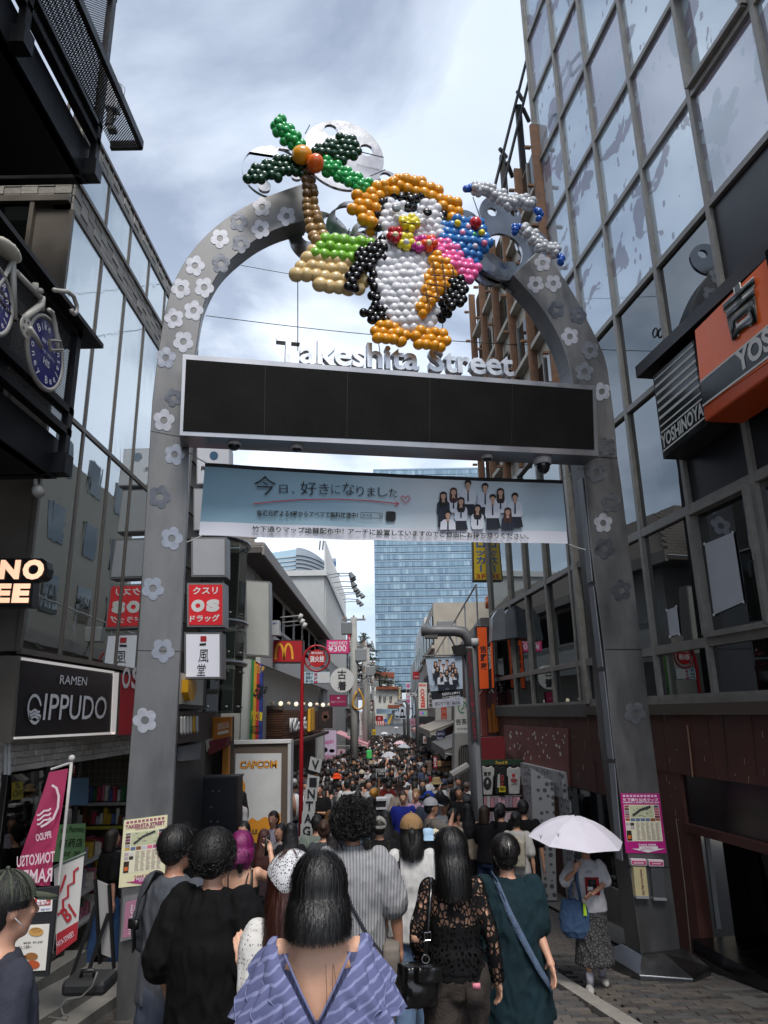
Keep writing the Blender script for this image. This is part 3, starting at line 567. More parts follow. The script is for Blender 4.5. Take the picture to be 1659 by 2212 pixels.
def perf_mat(name,axes,c='#101114',pitch=.022,hole=.3):
 m=bpy.data.materials.new(name);m.use_nodes=True;t,p=nodes_of(m);p.inputs['Base Color'].default_value=(*lin(c),1);p.inputs['Roughness'].default_value=.5
 g=nd(t,'ShaderNodeNewGeometry');mpn=nd(t,'ShaderNodeMapping');mpn.inputs['Scale'].default_value=tuple(a/pitch for a in axes);mpn.inputs['Rotation'].default_value=(R(45)if not axes[0]else 0,R(45)if not axes[1]else 0,R(45)if not axes[2]else 0);t.links.new(g.outputs['Position'],mpn.inputs[0])
 v=nd(t,'ShaderNodeTexVoronoi');v.inputs['Randomness'].default_value=0;v.inputs['Scale'].default_value=1;t.links.new(mpn.outputs[0],v.inputs['Vector'])
 lt_=nd(t,'ShaderNodeMath',operation='GREATER_THAN');lt_.inputs[1].default_value=hole;t.links.new(v.outputs['Distance'],lt_.inputs[0]);t.links.new(lt_.outputs[0],p.inputs['Alpha']);return m
LBF=Fr((-3.6,0,3),(0,1,0));LF=Fr((-3.6,7.0,3),(1,0,0))
Z=lambda fr,x,y:fr.px(x,y)[1]
b0,b1,b2,b3,b4,b5=Z(LBF,160,1427),Z(LBF,232,983),Z(LBF,255,620),Z(LBF,257,553),Z(LBF,290,508),Z(LBF,320,535)
Y0,YE=7.0,12.4
lb=thing('glass_tile_building','left corner building with tall sky-reflecting glass between bands of grey woven tiles','building',(-7,9,gz(9)))
MB().box((-8.25,(Y0+YE)/2+.15,(b0-.3+b5)/2+3),9.0,YE-Y0-.1,b5-b0+.3).build('wall',plain('#3c3a37'),lb)
br_=mat('#6a645d',.45,.4,.15,3,name='bronze');glA=pane_mat('left_glass','#c0caca','#f2f7f8',.45,.015,.12,2.6);glB=pane_mat('left_glass_low','#3d3f3d','#dfe5e5',.5,.01,.03,2.0)
my=[Y0]+[LBF.px(*p)[0]for p in((176,926),(232,983),(279,1026))];st=my[-1]-my[-2]
while my[-1]+st<YE:my.append(my[-1]+st)
my.append(YE)
def pane(fr,a0,a1,z0,z1,m,parent,d=.03,name='pane'):
 g_=.03;MB().prism([fr.w(a0+g_,z0+g_,d),fr.w(a1-g_,z0+g_,d),fr.w(a1-g_,z1-g_,d),fr.w(a0+g_,z1-g_,d)],-fr.n*.02).build(name,m,parent)
def bar(fr,a0,z0,a1,z1,w_,parent,m,d0=.0,d1=.07,name='mullion'):
 p,q=V((a0,z0)),V((a1,z1));t_=(q-p).normalized();n_=V((-t_.y,t_.x))*w_/2
 MB().prism([fr.w(*(p+n_),d1),fr.w(*(p-n_),d1),fr.w(*(q-n_),d1),fr.w(*(q+n_),d1)],fr.n*(d0-d1)).build(name,m,parent)
for a,c in zip(my,my[1:]):
 pane(LBF,a,c,b1,b2,glA,lb);pane(LBF,a,c,b0,b1,glB,lb);pane(LBF,a,c,b3,b4,glA,lb)
for a in my:
 bar(LBF,a,b0,a,b2,.05,lb,br_,.0,.045);bar(LBF,a,b3,a,b4,.045,lb,br_,0,.045)
for z_ in(b0,b1,b2,b3,b4):bar(LBF,Y0,z_,YE,z_,.055,lb,br_,0,.05,'rail')
tile_m=[mat(c,.55,0,.25,20,.3,50,name='tile')for c in('#99958d','#a29d95','#8d8880')]
def tiles(fr,a0,a1,z0,z1,tw,th,parent,mats,limit=300,gap=.008,dep=.03,d=0.012,weave=True,name='tile',keep=None):
 me=[MB().box((0,0,0),tw-gap,th-gap,dep).mesh(name,mats[0]),MB().box((0,0,0),tw-gap,(th-gap)*.92,dep*.55).mesh(name,mats[0])]
 rest=MB();n=0;nu_,nv_=max(1,round((a1-a0)/tw)),max(1,round((z1-z0)/th))
 M=Matrix(((fr.u.x,fr.v.x,fr.n.x),(fr.u.y,fr.v.y,fr.n.y),(fr.u.z,fr.v.z,fr.n.z))).to_euler()
 for j in range(nv_):
  for i in range(nu_):
   a,z_=a0+(i+.5)*tw,z0+(j+.5)*th
   if a>a1 or z_>z1 or(keep and not keep(a,z_)):continue
   k=((i+j)%2)if weave else 0
   if n<limit:
    o=link(name,me[k],parent,fr.w(a,z_,d+random.uniform(-.004,.004)),M);o.material_slots[0].link='OBJECT';o.material_slots[0].material=random.choice(mats)
   else:rest.box(fr.w(a,z_,d+random.uniform(-.004,.004)),tw-gap,th-gap,dep*(.55 if k else 1),(fr.u,fr.v,fr.n),random.randrange(len(mats)))
   n+=1
 if rest.v:rest.build(name+'_field',mats,parent,kind='stuff')
bandm=plain('#4a4743',rough=.8)
for z0,z1 in((b2+.03,b3-.03),(b4+.03,b5)):
 o=MB().prism([LBF.w(Y0,z0),LBF.w(YE,z0),LBF.w(YE,z1),LBF.w(Y0,z1)],-LBF.n*.2).build('tile_band',bandm,lb)
 tiles(LBF,Y0,YE,z0,z1,.2,.1,o,tile_m,300)
for k in range(34):
 y=Y0-.1+k*.17;MB().box(LBF.w(y,b5+.17,-.12),.03,.03,.34).build('baluster',br_,lb)
MB().box(LBF.w((Y0+YE)/2,b5+.36,-.12),.05,YE-Y0+.3,.05).build('railing_cap',br_,lb)
cz=Z(LF,60,437)
o=MB().prism([LF.w(-4.5,cz),LF.w(0,cz),LF.w(0,cz+.75),LF.w(-4.5,cz+.75)],-LF.n*.15).build('tile_band',bandm,lb);tiles(LF,-2.4,0,cz,cz+.75,.2,.1,o,tile_m,200)
pane(LF,-4.5,-.42,b0,cz,pane_mat('corner_glass','#0c0e0e','#7d8484',.25,.02,0,1),lb);MB().prism([LF.w(-.4,b0),LF.w(0,b0),LF.w(0,cz),LF.w(-.4,cz)],-LF.n*.1).build('corner_column',br_,lb)
bar(LF,-4.5,cz,0,cz,.08,lb,br_,0,.08,'rail');bar(LF,-.42,b0,-.42,cz,.05,lb,br_)
wt=[mat(c,.6,0,.2,20,.4,60,name='wall_tile')for c in('#b9b4ac','#c3beb6','#aeaaa2')]
zt=Z(LBF,150,1648);zs=b0-.1
o=MB().prism([LBF.w(Y0-.02,zt,.02),LBF.w(YE,zt,.02),LBF.w(YE,zs,.02),LBF.w(Y0-.02,zs,.02)],-LBF.n*.25).build('shop_fascia',plain('#9a968e',rough=.8),lb)
tiles(LBF,Y0,YE,zt,zt+.42,.14,.062,o,wt,300,.006,.03,.03)
o=MB().prism([LF.w(-2.2,gz(7)-3,0),LF.w(0,gz(7)-3,0),LF.w(0,zs,0),LF.w(-2.2,zs,0)],-LF.n*.2).build('end_wall',plain('#7a766f',rough=.8),lb)
tiles(LF,-.55,0,gz(7)-3+.3,zs,.14,.062,o,wt,160,.006,.03,.01)
gi=gz(9)-3+.05
shop=MB();shop.quad((-3.6,Y0+.1,gi+3),(-3.6,YE,gi+3),(-6.5,YE,gi+3),(-6.5,Y0+.1,gi+3));shop.quad((-6.4,Y0+.1,gi+3),(-6.4,YE,gi+3),(-6.4,YE,zt+3.2),(-6.4,Y0+.1,zt+3.2));shop.quad((-3.6,YE-.05,gi+3),(-6.5,YE-.05,gi+3),(-6.5,YE-.05,zt+3.2),(-3.6,YE-.05,zt+3.2));shop.quad((-3.6,Y0+.2,zt+3),(-6.5,Y0+.2,zt+3),(-6.5,YE,zt+3),(-3.6,YE,zt+3))
shop.build('shop_interior',plain('#6f685c',rough=.8),lb)
YB=YE-.1
bw2=MB()
for j in range(18):bw2 .box((-4.9,YB,zt+3-.05-j*.1),2.6,.01,.012)
for i in range(26):bw2 .box((-6.2+i*.1,YB,zt+3-.9),.012,.01,1.8)
bw2 .build('grid_wall',plain('#8d846a'),lb)
goods=['#c04a58','#d8d0c0','#3e7a4a','#c9a63a','#8a2a3e','#b9b4c0','#5a6a9a','#d07a90','#e0dcd0','#7a4a2a']
shelf=thing('goods_shelf','tall shelf of small packaged goods inside the left pharmacy shop','shelf',(-4.6,YB-.3,gi+3))
for k in range(5):
 z_=gi+3.15+k*.34;MB().box((-4.7,YB-.25,z_),2.2,.4,.025).build('shelf_board',DARK,shelf)
 for i in range(34):
  h_=random.uniform(.1,.24);MB().box((-5.75+i*.064,YB-.24+random.uniform(-.04,.04),z_+.013+h_/2),random.uniform(.04,.062),random.uniform(.03,.1),h_).build('packet',plain(random.choice(goods),rough=.4,var=.3,scale=25),shelf)
 MB().box((-4.7,YB-.46,z_-.01),2.2,.01,.045).build('price_strip',plain('#b8b23a' if k%2 else '#b5b0aa',var=.4,scale=30),shelf)
for i in range(2):
 for k in range(3):
  MB().box((-4.1,8.6+i*1.5,gi+3.3+k*.35),.45,1.1,.03).build('display_board',LGREY,shelf)
  for j in range(12):h_=random.uniform(.1,.22);MB().box((-4.1+random.uniform(-.04,.04),8.12+i*1.5+j*.09,gi+3.315+k*.35+h_/2),.25,random.uniform(.05,.085),h_).build('packet',plain(random.choice(goods),rough=.4,var=.3,scale=25),shelf)
for y in(Y0+.05,7.95,8.75):MB().box((-3.63,y,(gi+zt)/2+3),.08,.09,zt-gi).build('door_frame',DARK,lb)
gls=see_glass('shop_glass','#7f8680',.14)
for a,c in((7.1,7.9),(8.0,8.7)):pane(LBF,a,c,gi+.3,zt,gls,lb,0,'shop_window')
MB().prism([LBF.w(6.6,-3,.18),LBF.w(9.0,-3,.18),LBF.w(9.0,gi+.28,.18),LBF.w(6.6,gi+.42,.18)],-LBF.n*.3).build('window_plinth',mat('#6b6a66',.85,0,.25,4,.2,30),lb)
pl=MB();pl.prism([V((-6,4.6,gz(4.6)+.12)),V((-2.95,4.6,gz(4.6)+.12)),V((-2.95,9.2,gz(9.2)+.16)),V((-6,9.2,gz(9.2)+.16))],V((0,0,-.6)))
pl.build('pavement',mat('#6e6c67',.85,0,.3,2.5,.15,25),None,kind='structure')
MB().prism([V((-2.95,4.4,gz(4.4)+.03)),V((-2.72,4.4,gz(4.4)+.03)),V((-2.72,9.2,gz(9.2)+.07)),V((-2.95,9.2,gz(9.2)+.07))],V((0,0,-.5))).build('kerb',mat('#7d7a74',.85,0,.3,3,.2,30),None,kind='structure')
#  lit shop sign
SG=LBF.off(.05)
def box_sign(name,label,cat,fr,quad,frame_m,face_m,d0,d1,inset=2.5,group=None,emitface=None):
 c=fr.w(*fr.px(sum(p[0]for p in quad)/4,max(p[1]for p in quad),d1),d0);t_=thing(name,label,cat,c,group)
 slab('casing',fr,quad,frame_m,t_,d0,d1)
 cx,cy=sum(p[0]for p in quad)/4,sum(p[1]for p in quad)/4
 def ins(p):v_=V((cx-p[0],cy-p[1]));return(p[0]+math.copysign(inset,v_.x),p[1]+math.copysign(inset,v_.y))
 slab('face',fr,[ins(p)for p in quad],face_m,t_,d1-.02,d1+.006);return t_
sg=box_sign('shop_sign','black wide ramen shop sign with glowing white edge on the left building','sign',LBF,[(38,1416),(259,1452),(252,1594),(24,1603)],br_,plain('#15161a',rough=.3),.03,.22,9)
glow=plain('#e8e2de',emit=.12,var=0)
for q in([(49,1420),(247,1450),(247,1455),(49,1426)],[(246,1453),(257,1453),(250,1586),(240,1586)],[(33,1592),(248,1581),(248,1586),(33,1597)]):slab('light_edge',LBF,q,glow,sg,.22,.235)
SW=plain('#c9cace',var=0)
txt('RAMEN',LBF,(129,1477),(187,1481),18,SW,sg,.24,.0);txt('IPPUDO',LBF,(92,1556),(228,1553),52,SW,sg,.24,.005)
stroke('emblem',LBF,[(75+14*math.sin(a*.33),1532-30*math.cos(a*.33))for a in range(-13,5)],3,SW,sg,.24)
for k in range(3):stroke('emblem',LBF,[(62+i*3,1536+k*7+2.5*math.sin(i*1.1))for i in range(9)],2.6,SW,sg,.24)
rs=box_sign('shop_sign','red sign with white letters half hidden behind the left pillar','sign',LBF,[(260,1453),(330,1463),(328,1590),(254,1590)],br_,plain('#b3202c'),.03,.2,3)
txt('O',LBF,(262,1487),(280,1488),46,plain('#e3dcdc'),rs,.215,.03);txt('S',LBF,(283,1488),(300,1488),46,plain('#e3dcdc'),rs,.215,.03)
MB().tube([LF.w(*LF.px(-10,1510),.15),LF.w(*LF.px(2,1478),.18),LF.w(*LF.px(20,1446),.2),LF.w(*LF.px(42,1437),.2),LF.w(*LF.px(61,1440),.2)],[.06,.055,.045,.03,.006],10).build('horn_lamp',plain('#cfcdc6',rough=.35),None,True,label='white curved horn shaped wall lamp left of the black ramen sign',category='lamp')
for x in(22,29):MB().tube([LF.w(*LF.px(x,1490),.06),LF.w(*LF.px(x-3,1672),.06)],.018,8).build('conduit',LGREY,lb)
#  half seen lit sign further left
NF=facing(50,6.2)
ns_=thing('lit_sign','black sign with glowing peach letters cut by the left edge','sign',NF.w(*NF.px(20,1312)))
sh_=[(-120,1206),(92,1206),(100,1212),(103,1228),(99,1245),(90,1252),(72,1254),(68,1311),(-120,1311)]
slab('casing',NF,sh_,plain('#0d0e11',rough=.3),ns_,-.12,0);peach=plain('#ffc7a4',emit=.4,var=0)
txt('N',NF,(-4,1251),(40,1251),41,peach,ns_,.012,.06);txt('O',NF,(46,1252),(92,1252),43,peach,ns_,.012,.06);txt('E',NF,(-18,1302),(20,1302),41,peach,ns_,.012,.06);txt('E',NF,(24,1302),(61,1302),41,peach,ns_,.012,.06)
#  black steel balconies of the neighbour
BK=mat('#17181c',.42,.3,.2,4,name='black_steel');NBX=-3.15;NB=Fr((NBX,0,3),(0,1,0));PF=perf_mat('perforated_steel',(0,1,1));PF2=perf_mat('perforated_walk',(1,1,0))
MB().box((-9.2,2.2,8),9,8.4,16).build('dark_building',plain('#17181a',rough=.7),None,label='dark building front behind the black steel balconies at the far left',category='building')
def balcony(name,label,zb,yF,tall,fascia):
 o=thing(name,label,'balcony',(NBX-.5,4,zb+3),'black steel balconies')
 MB().box((NBX-.75,(yF-3)/2-.2,zb+3+.04),1.45,yF+3.1,.08).build('soffit',plain('#101114',rough=.7),o)
 MB().box((NBX-.05,(yF-3)/2,zb+3+fascia/2),.1,yF+3,fascia).build('fascia_beam',BK,o)
 MB().box((NBX-.75,yF-.05,zb+3+fascia/2),1.4,.1,fascia).build('fascia_beam',BK,o)
 ys=[yF-.06-k*1.55 for k in range(6)]
 for y in ys:MB().box((NBX+.06,y,zb+3+fascia*.3+tall/2),.07,.09,tall+fascia*.3).build('post',BK,o);MB().box((NBX+.06,y,zb+3+.12),.14,.16,.2).build('bracket',BK,o)
 for a,c in zip(ys,ys[1:]):MB().quad(V((NBX+.05,c+.06,zb+3+fascia+.1)),V((NBX+.05,a-.06,zb+3+fascia+.1)),V((NBX+.05,a-.06,zb+3+tall-.05)),V((NBX+.05,c+.06,zb+3+tall-.05))).build('perforated_panel',PF,o)
 for z_ in(fascia+.08,fascia+.3,tall):MB().box((NBX+.05,(yF-3)/2,zb+3+z_),.09,yF+3,.07).build('rail',BK,o)
 return o
zl=Z(NB,138,1045);yl=NB.px(150,800)[0]
zu=Z(NB,190,398);yu=NB.px(190,398)[0]
ob=balcony('steel_balcony','lower black steel balcony carrying the white bicycle sign',zl,yl,Z(NB,163,735)-zl,.38)
MB().box((NBX-.02,yl/2-1.3,zl+3+(Z(NB,163,735)-zl)+.06),.42,yl+3.2,.05).build('cap_plate',BK,ob)
ou=balcony('steel_balcony','upper black steel balcony with dark underside, top left corner',zu,yu,2.6,.42)
MB().quad(V((NBX+.1,-3,zu+3.72)),V((NBX+.42,-3,zu+3.72)),V((NBX+.42,yu+.25,zu+3.72)),V((NBX+.1,yu+.25,zu+3.72))).build('perforated_ledge',PF2,ou)
MB().box((NBX+.44,yu/2-1.4,zu+3.74),.05,yu+3.3,.1).build('rail',BK,ou);MB().box((NBX+.27,yu+.25,zu+3.74),.36,.05,.1).build('rail',BK,ou)
bk=thing('bicycle_sign','white bicycle with blue lettered disc wheels hung on the lower balcony','bicycle',NB.w(*NB.px(60,850),.3));BI=NB.off(.3)
c6=lambda x,y:(x*.2198,594+y*.2198)
def bt(pts,r,m,name,parent=None,d=0):return MB().tube([BI.w(*BI.px(*c6(*p)),d)for p in pts],r,8).build(name,m,parent or bk,True)
wp=plain('#a5a29b',rough=.4);blue=plain('#1c1c66',rough=.35)
def wheel(cx,cy,ry):
 q=BI.px(cx,cy);q2=BI.px(cx,cy-ry);r_=q2[1]-q[1]
 b=MB();n=40;ring=[BI.w(q[0]+r_*math.cos(2*math.pi*i/n),q[1]+r_*math.sin(2*math.pi*i/n))for i in range(n+1)];b.tube(ring,.022,6,cap=False);w_=b.build('wheel',plain('#8f8c86',rough=.4),bk,True)
 place2d('wheel_disc',fill2d([[(r_*.93*math.cos(2*math.pi*i/48),r_*.93*math.sin(2*math.pi*i/48))for i in range(48)]],.012),BI,0,blue,w_,*q);return w_,q,r_
w1,q1,r1_=wheel(98,763,80);w2,q2,r2_=wheel(-16,645,78)
wt_=plain('#d8d8dc',var=0)
def arc_text(s,q,r_,a0,a1,size,parent,flip=1):
 for i,ch in enumerate(s):
  if ch==' ':continue
  a=a0+(a1-a0)*i/(len(s)-1);me,x0,x1,y0,y1=text_mesh(ch,.01);ca,sa=math.cos(a-flip*math.pi/2),math.sin(a-flip*math.pi/2)
  for v in me.vertices:
   x,y=(v.co.x-(x0+x1)/2)*size,(v.co.y-.35)*size;v.co=(x*ca-y*sa,x*sa+y*ca,0)
  place2d('lettering',me,BI,.012,wt_,parent,q[0]+r_*math.cos(a),q[1]+r_*math.sin(a))
for w_,q,r_ in((w1,q1,r1_),(w2,q2,r2_)):
 arc_text('Bike Rental',q,r_*.74,R(140),R(-25),r_*.3,w_);arc_text('Honey Bee',q,r_*.74,R(172),R(318),r_*.3,w_,-1)
 for s,dy,k in(('BEE TOKYO',.22,.75),('ライダーズカフェ',-.06,.85),('HIS',-.36,.36)):
  me,x0,x1,y0,y1=text_mesh(s,.012);kk=r_*k/(x1-x0)
  for v in me.vertices:v.co=((v.co.x-(x0+x1)/2)*kk,(v.co.y-y0)*kk,0)
  place2d('lettering',me,BI,.012,wt_,w_,q[0]+r_*.05,q[1]+r_*dy)
bt([(410,345),(445,370),(470,480),(495,640),(505,760)],.02,wp,'fork',d=.06);bt([(412,215),(402,345)],.03,wp,'head_tube');bt([(150,-40),(400,225)],.022,wp,'top_tube');bt([(408,290),(215,445)],.03,wp,'down_tube');bt([(120,-300),(140,440)],.025,wp,'seat_tube');bt([(-60,180),(150,450)],.014,plain('#3a2f2c'),'chain');bt([(-60,100),(210,420)],.014,plain('#3a2f2c'),'chain');bt([(120,-120),(-60,190)],.018,wp,'seat_stay')
bt([(390,150),(450,160),(530,165),(590,210),(622,300),(622,360),(596,385),(570,360),(566,335)],.02,wp,'handlebar',d=.12);bt([(300,160),(290,230),(310,300)],.02,wp,'handlebar',d=-.14);bt([(345,80),(350,160),(400,160)],.028,plain('#8a8780'),'stem')
qq=BI.px(*c6(195,520));rr_=BI.px(*c6(195,410))[1]-qq[1]
place2d('chainring',fill2d([[(rr_*math.cos(2*math.pi*i/36),rr_*math.sin(2*math.pi*i/36))for i in range(36)]]+[[(rr_*.58*math.cos(k*1.2566)+rr_*.2*math.cos(a*.7),rr_*.58*math.sin(k*1.2566)+rr_*.2*math.sin(a*.7))for a in range(9)]for k in range(5)],.012),BI,.05,wp,bk,*qq)
bt([(195,520),(250,610),(312,712)],.02,wp,'crank',d=.08)
b=MB();f4=[(318,645),(430,655),(442,738),(325,742)];b.tube([BI.w(*BI.px(*c6(*p)),.14)for p in f4+f4[:1]],.013,6);b.build('pedal',plain('#6d6a66',rough=.35),bk)
sq=BI.px(16,540);sb_=MB();sb_.ball(BI.w(sq[0],sq[1],0),(.16,.08,.05),14,8,0,(BI.u,BI.n,BI.v));sb_.build('saddle',plain('#b9b4a6',rough=.5),bk,True)
rf=facing(240,7.2);rb=thing('antenna_box','white telecom box with cables beside the upper balcony','antenna box',rf.w(*rf.px(240,262)))
slab('case',rf,[(228,167),(258,173),(252,233),(222,227)],plain('#b4b8bf',rough=.4),rb,-.14,0,.02)
MB().tube([rf.w(*rf.px(236,232),-.07),rf.w(*rf.px(230,262),-.07)],.045,10).build('mount',plain('#4a4a4c'),rb);MB().tube([rf.w(*rf.px(246,232),-.05),rf.w(*rf.px(247,248),-.05),rf.w(*rf.px(236,263),-.05)],.009,6).build('cable',BLACK,rb);MB().tube([rf.w(*rf.px(258,174),-.05),rf.w(*rf.px(267,184),-.05),rf.w(*rf.px(265,200),-.05),rf.w(*rf.px(256,206),-.05)],.004,5).build('cable',BLACK,rb)
MB().box(rf.w(*rf.px(238,271),-.07),.1,.1,.05).build('clamp',plain('#77787a'),rb)
sf=facing(85,6.3);scm=thing('security_camera','white bullet security camera under the lower black balcony','camera',sf.w(*sf.px(84,1070)))
MB().tube([sf.w(*sf.px(76,1036)),sf.w(*sf.px(78,1052))],.02,8).build('mount',plain('#8c8a86'),scm);MB().tube([sf.w(*sf.px(74,1054),-.03),sf.w(*sf.px(90,1068),.05)],.052,14).build('body',plain('#a3a19c',rough=.4),scm,True)
#  things standing before the shop
ff=facing(90,6.6,12);fl=thing('feather_flag','pink ramen feather flag on a white pole before the left shop','flag',ff.w(*ff.px(120,1990)))
MB().tube([ff.w(*ff.px(155,1640)),ff.w(*ff.px(143,1760)),ff.w(*ff.px(128,1900)),ff.w(*ff.px(112,2060))],.014,8).build('pole',plain('#b7b4b2'),fl,True);MB().ball(ff.w(*ff.px(155,1638)),.03).build('pole_tip',plain('#b7b4b2'),fl,True);MB().tube([ff.w(*ff.px(110,1662)),ff.w(*ff.px(152,1648))],.012,6).build('cross_bar',plain('#b7b4b2'),fl)
b=MB();gridp=[]
for j in range(17):
 v_=j/16;xl=106-82*v_**1.1;xr=147-38*v_;y0_,y1_=1668+v_*236,1660+v_*252
 for i in range(9):
  u_=i/8;q=ff.px(xl+(xr-xl)*u_,y0_+(y1_-y0_)*u_);b.v.append(ff.w(q[0],q[1],.05*math.sin(u_*5+v_*4)*v_))
b.f=[(j*9+i,(j+1)*9+i,(j+1)*9+i+1,j*9+i+1)for j in range(16)for i in range(8)];b.m=[0]*len(b.f);b.build('cloth',mat('#a8325c',.75,0,.2,4),fl,True)
pk=plain('#d9c3cc',var=0)
for s,p,q,h in(('IPPUDO',(78,1818),(111,1810),16),('TONKOTSU',(36,1874),(118,1862),24),('RAMEN',(30,1912),(112,1904),30)):txt(s,ff,p,q,h,pk,fl,.07,.02,mirror=True)
stroke('emblem',ff,[(112,1696),(122,1702),(127,1720),(125,1745),(115,1768),(100,1780),(88,1786)],5,pk,fl,.05)
for k in range(3):stroke('emblem',ff,[(110-i*5,1746+k*10+i*2.5+2*math.sin(i*1.6))for i in range(7)],4,pk,fl,.055)
bf=facing(150,6.9,25);b1b=thing('stair_banner','white banner with red stair symbol and B1 hung before the left shop','banner',bf.w(*bf.px(150,2050)))
slab('cloth',bf,[(116,1872),(182,1845),(166,2030),(122,2064)],plain('#c4c2be',rough=.8),b1b,-.008,0);slab('red_hem',bf,[(122,2018),(169,1990),(166,2030),(122,2064)],plain('#a3222e',rough=.8),b1b,.002,.006);rdm=plain('#a8202c',var=0)
stroke('symbol',bf,[(170,1874),(160,1882),(160,1906),(147,1913),(147,1937),(136,1944),(137,1968),(123,1976)],5,rdm,b1b,.01);txt('B1',bf,(145,1994),(166,1978),34,rdm,b1b,.01,.03);stroke('symbol',bf,[(142,1890),(134,1915),(124,1938)],5,rdm,b1b,.01);txt('HITA STREET',bf,(125,2046),(162,2020),11,pk,b1b,.01,.015);MB().tube([bf.w(*bf.px(113,1874)),bf.w(*bf.px(186,1842))],.012,6).build('rod',plain('#5c6a60'),b1b)
mf=facing(80,4.6,14);ms=thing('menu_stand','black framed menu stand with food photos at the bottom left','menu stand',(mf.w(*mf.px(80,2000)).x,4.6,gz(4.6)))
slab('board',mf,[(30,1926),(126,1916),(104,2110),(0,2110)],DARK,ms,-.05,0)
MB().box((mf.w(*mf.px(70,2100)).x,4.65,gz(4.6)+.25),.42,.05,.5).build('leg_panel',DARK,ms)
slab('poster',mf,[(60,1940),(114,1935),(112,1968),(56,1972)],plain('#d9d6d4'),ms,0,.006);slab('red_tag',mf,[(75,1941),(110,1938),(109,1954),(74,1957)],plain('#a8302c'),ms,.006,.01);txt('BF',mf,(80,1949),(107,1947),8,WHITE,ms,.012,.03);txt('営業中',mf,(78,1956),(106,1953),6,WHITE,ms,.012);txt('FREE WI-FI',mf,(88,1968),(108,1966),5,plain('#2f5f9a'),ms,.008)
slab('poster',mf,[(40,2000),(107,1996),(98,2096),(20,2100)],plain('#cfcbc4'),ms,0,.006)
for x,y,r,c_ in((78,2013,16,'#b98a4a'),(78,2008,12,'#d8cdb8'),(68,2066,14,'#8a5a2a'),(70,2084,16,'#a8481e'),(36,2070,9,'#5a3a2a'),(50,2068,8,'#7a2a1e')):shape('food_photo',mf,[circ(x,y,r,r*.6,16)],plain(c_),ms,.009,.001)
txt('¥1,130~',mf,(38,2052),(68,2049),8,INK,ms,.009,.01);txt('¥630  ¥1,230',mf,(50,2040),(92,2037),5,INK,ms,.009)
ef=facing(215,6.9,20);es=thing('easel_sign','black folding easel with a white board beside the left pillar','easel',ef.w(*ef.px(215,2110)))
slab('board',ef,[(206,1900),(235,1912),(243,2070),(216,2060)],plain('#8b8988'),es,-.03,0)
for p,q in(((206,1898),(216,2080)),((236,1910),(246,2090)),((207,1955),(146,2125)),((234,1972),(176,2130))):MB().tube([ef.w(*ef.px(*p),.02),ef.w(*ef.px(*q),.25 if q[0]<200 else.02)],.018,6).build('leg',BLACK,es)
wf=facing(195,6.3);wb=thing('water_weight','black water filled sign weight with handle on the left pavement','weight',wf.w(*wf.px(195,2130)))
b=MB();b.box(wf.w(*wf.px(195,2122)),.34,.3,.11);b.build('tank',plain('#1a1b1d',rough=.6),wb,False,.035);MB().tube([wf.w(*wf.px(182,2104),.06),wf.w(*wf.px(184,2092),.06),wf.w(*wf.px(208,2090),.06),wf.w(*wf.px(211,2104),.06)],.016,8).build('handle',BLACK,wb,True)
MB().tube([wf.w(*wf.px(x,y),.2)for x,y in((232,2080),(222,2110),(200,2132),(168,2138),(156,2150),(160,2168),(172,2172),(168,2180),(130,2174))],.008,6).build('power_cable',plain('#5a5a58'),None,True,label='grey cable curling over the left pavement',category='cable')
for nm,lab,q,c_,tx in(('window_poster','yellow discount poster inside the left shop window',[(27,1690),(50,1688),(50,1726),(26,1728)],'#8a7a1e',(('%',(32,1704),(44,1703),12),('OFF',(27,1722),(48,1721),14))),('window_poster','green hand-lettered pharmacy poster in the left shop window',[(120,1782),(185,1778),(182,1858),(112,1862)],'#6f9a68',(('sive Pharmacy',(130,1803),(182,1800),15),('的药店',(128,1832),(178,1829),18),('약 점',(134,1852),(172,1850),11))),('window_poster','blue cosmetics poster in the left shop window above the green one',[(148,1682),(192,1680),(190,1738),(145,1740)],'#3f6078',())):
 g_=LBF.off(.03);t_=thing(nm,lab,'poster',g_.w(*g_.px(*q[3])),None);slab('sheet',g_,q,plain(c_,rough=.7),t_,0,.006)
 for s,p0,p1,h in tx:txt(s,g_,p0,p1,h,plain('#1e2a18'),t_,.009,.01)
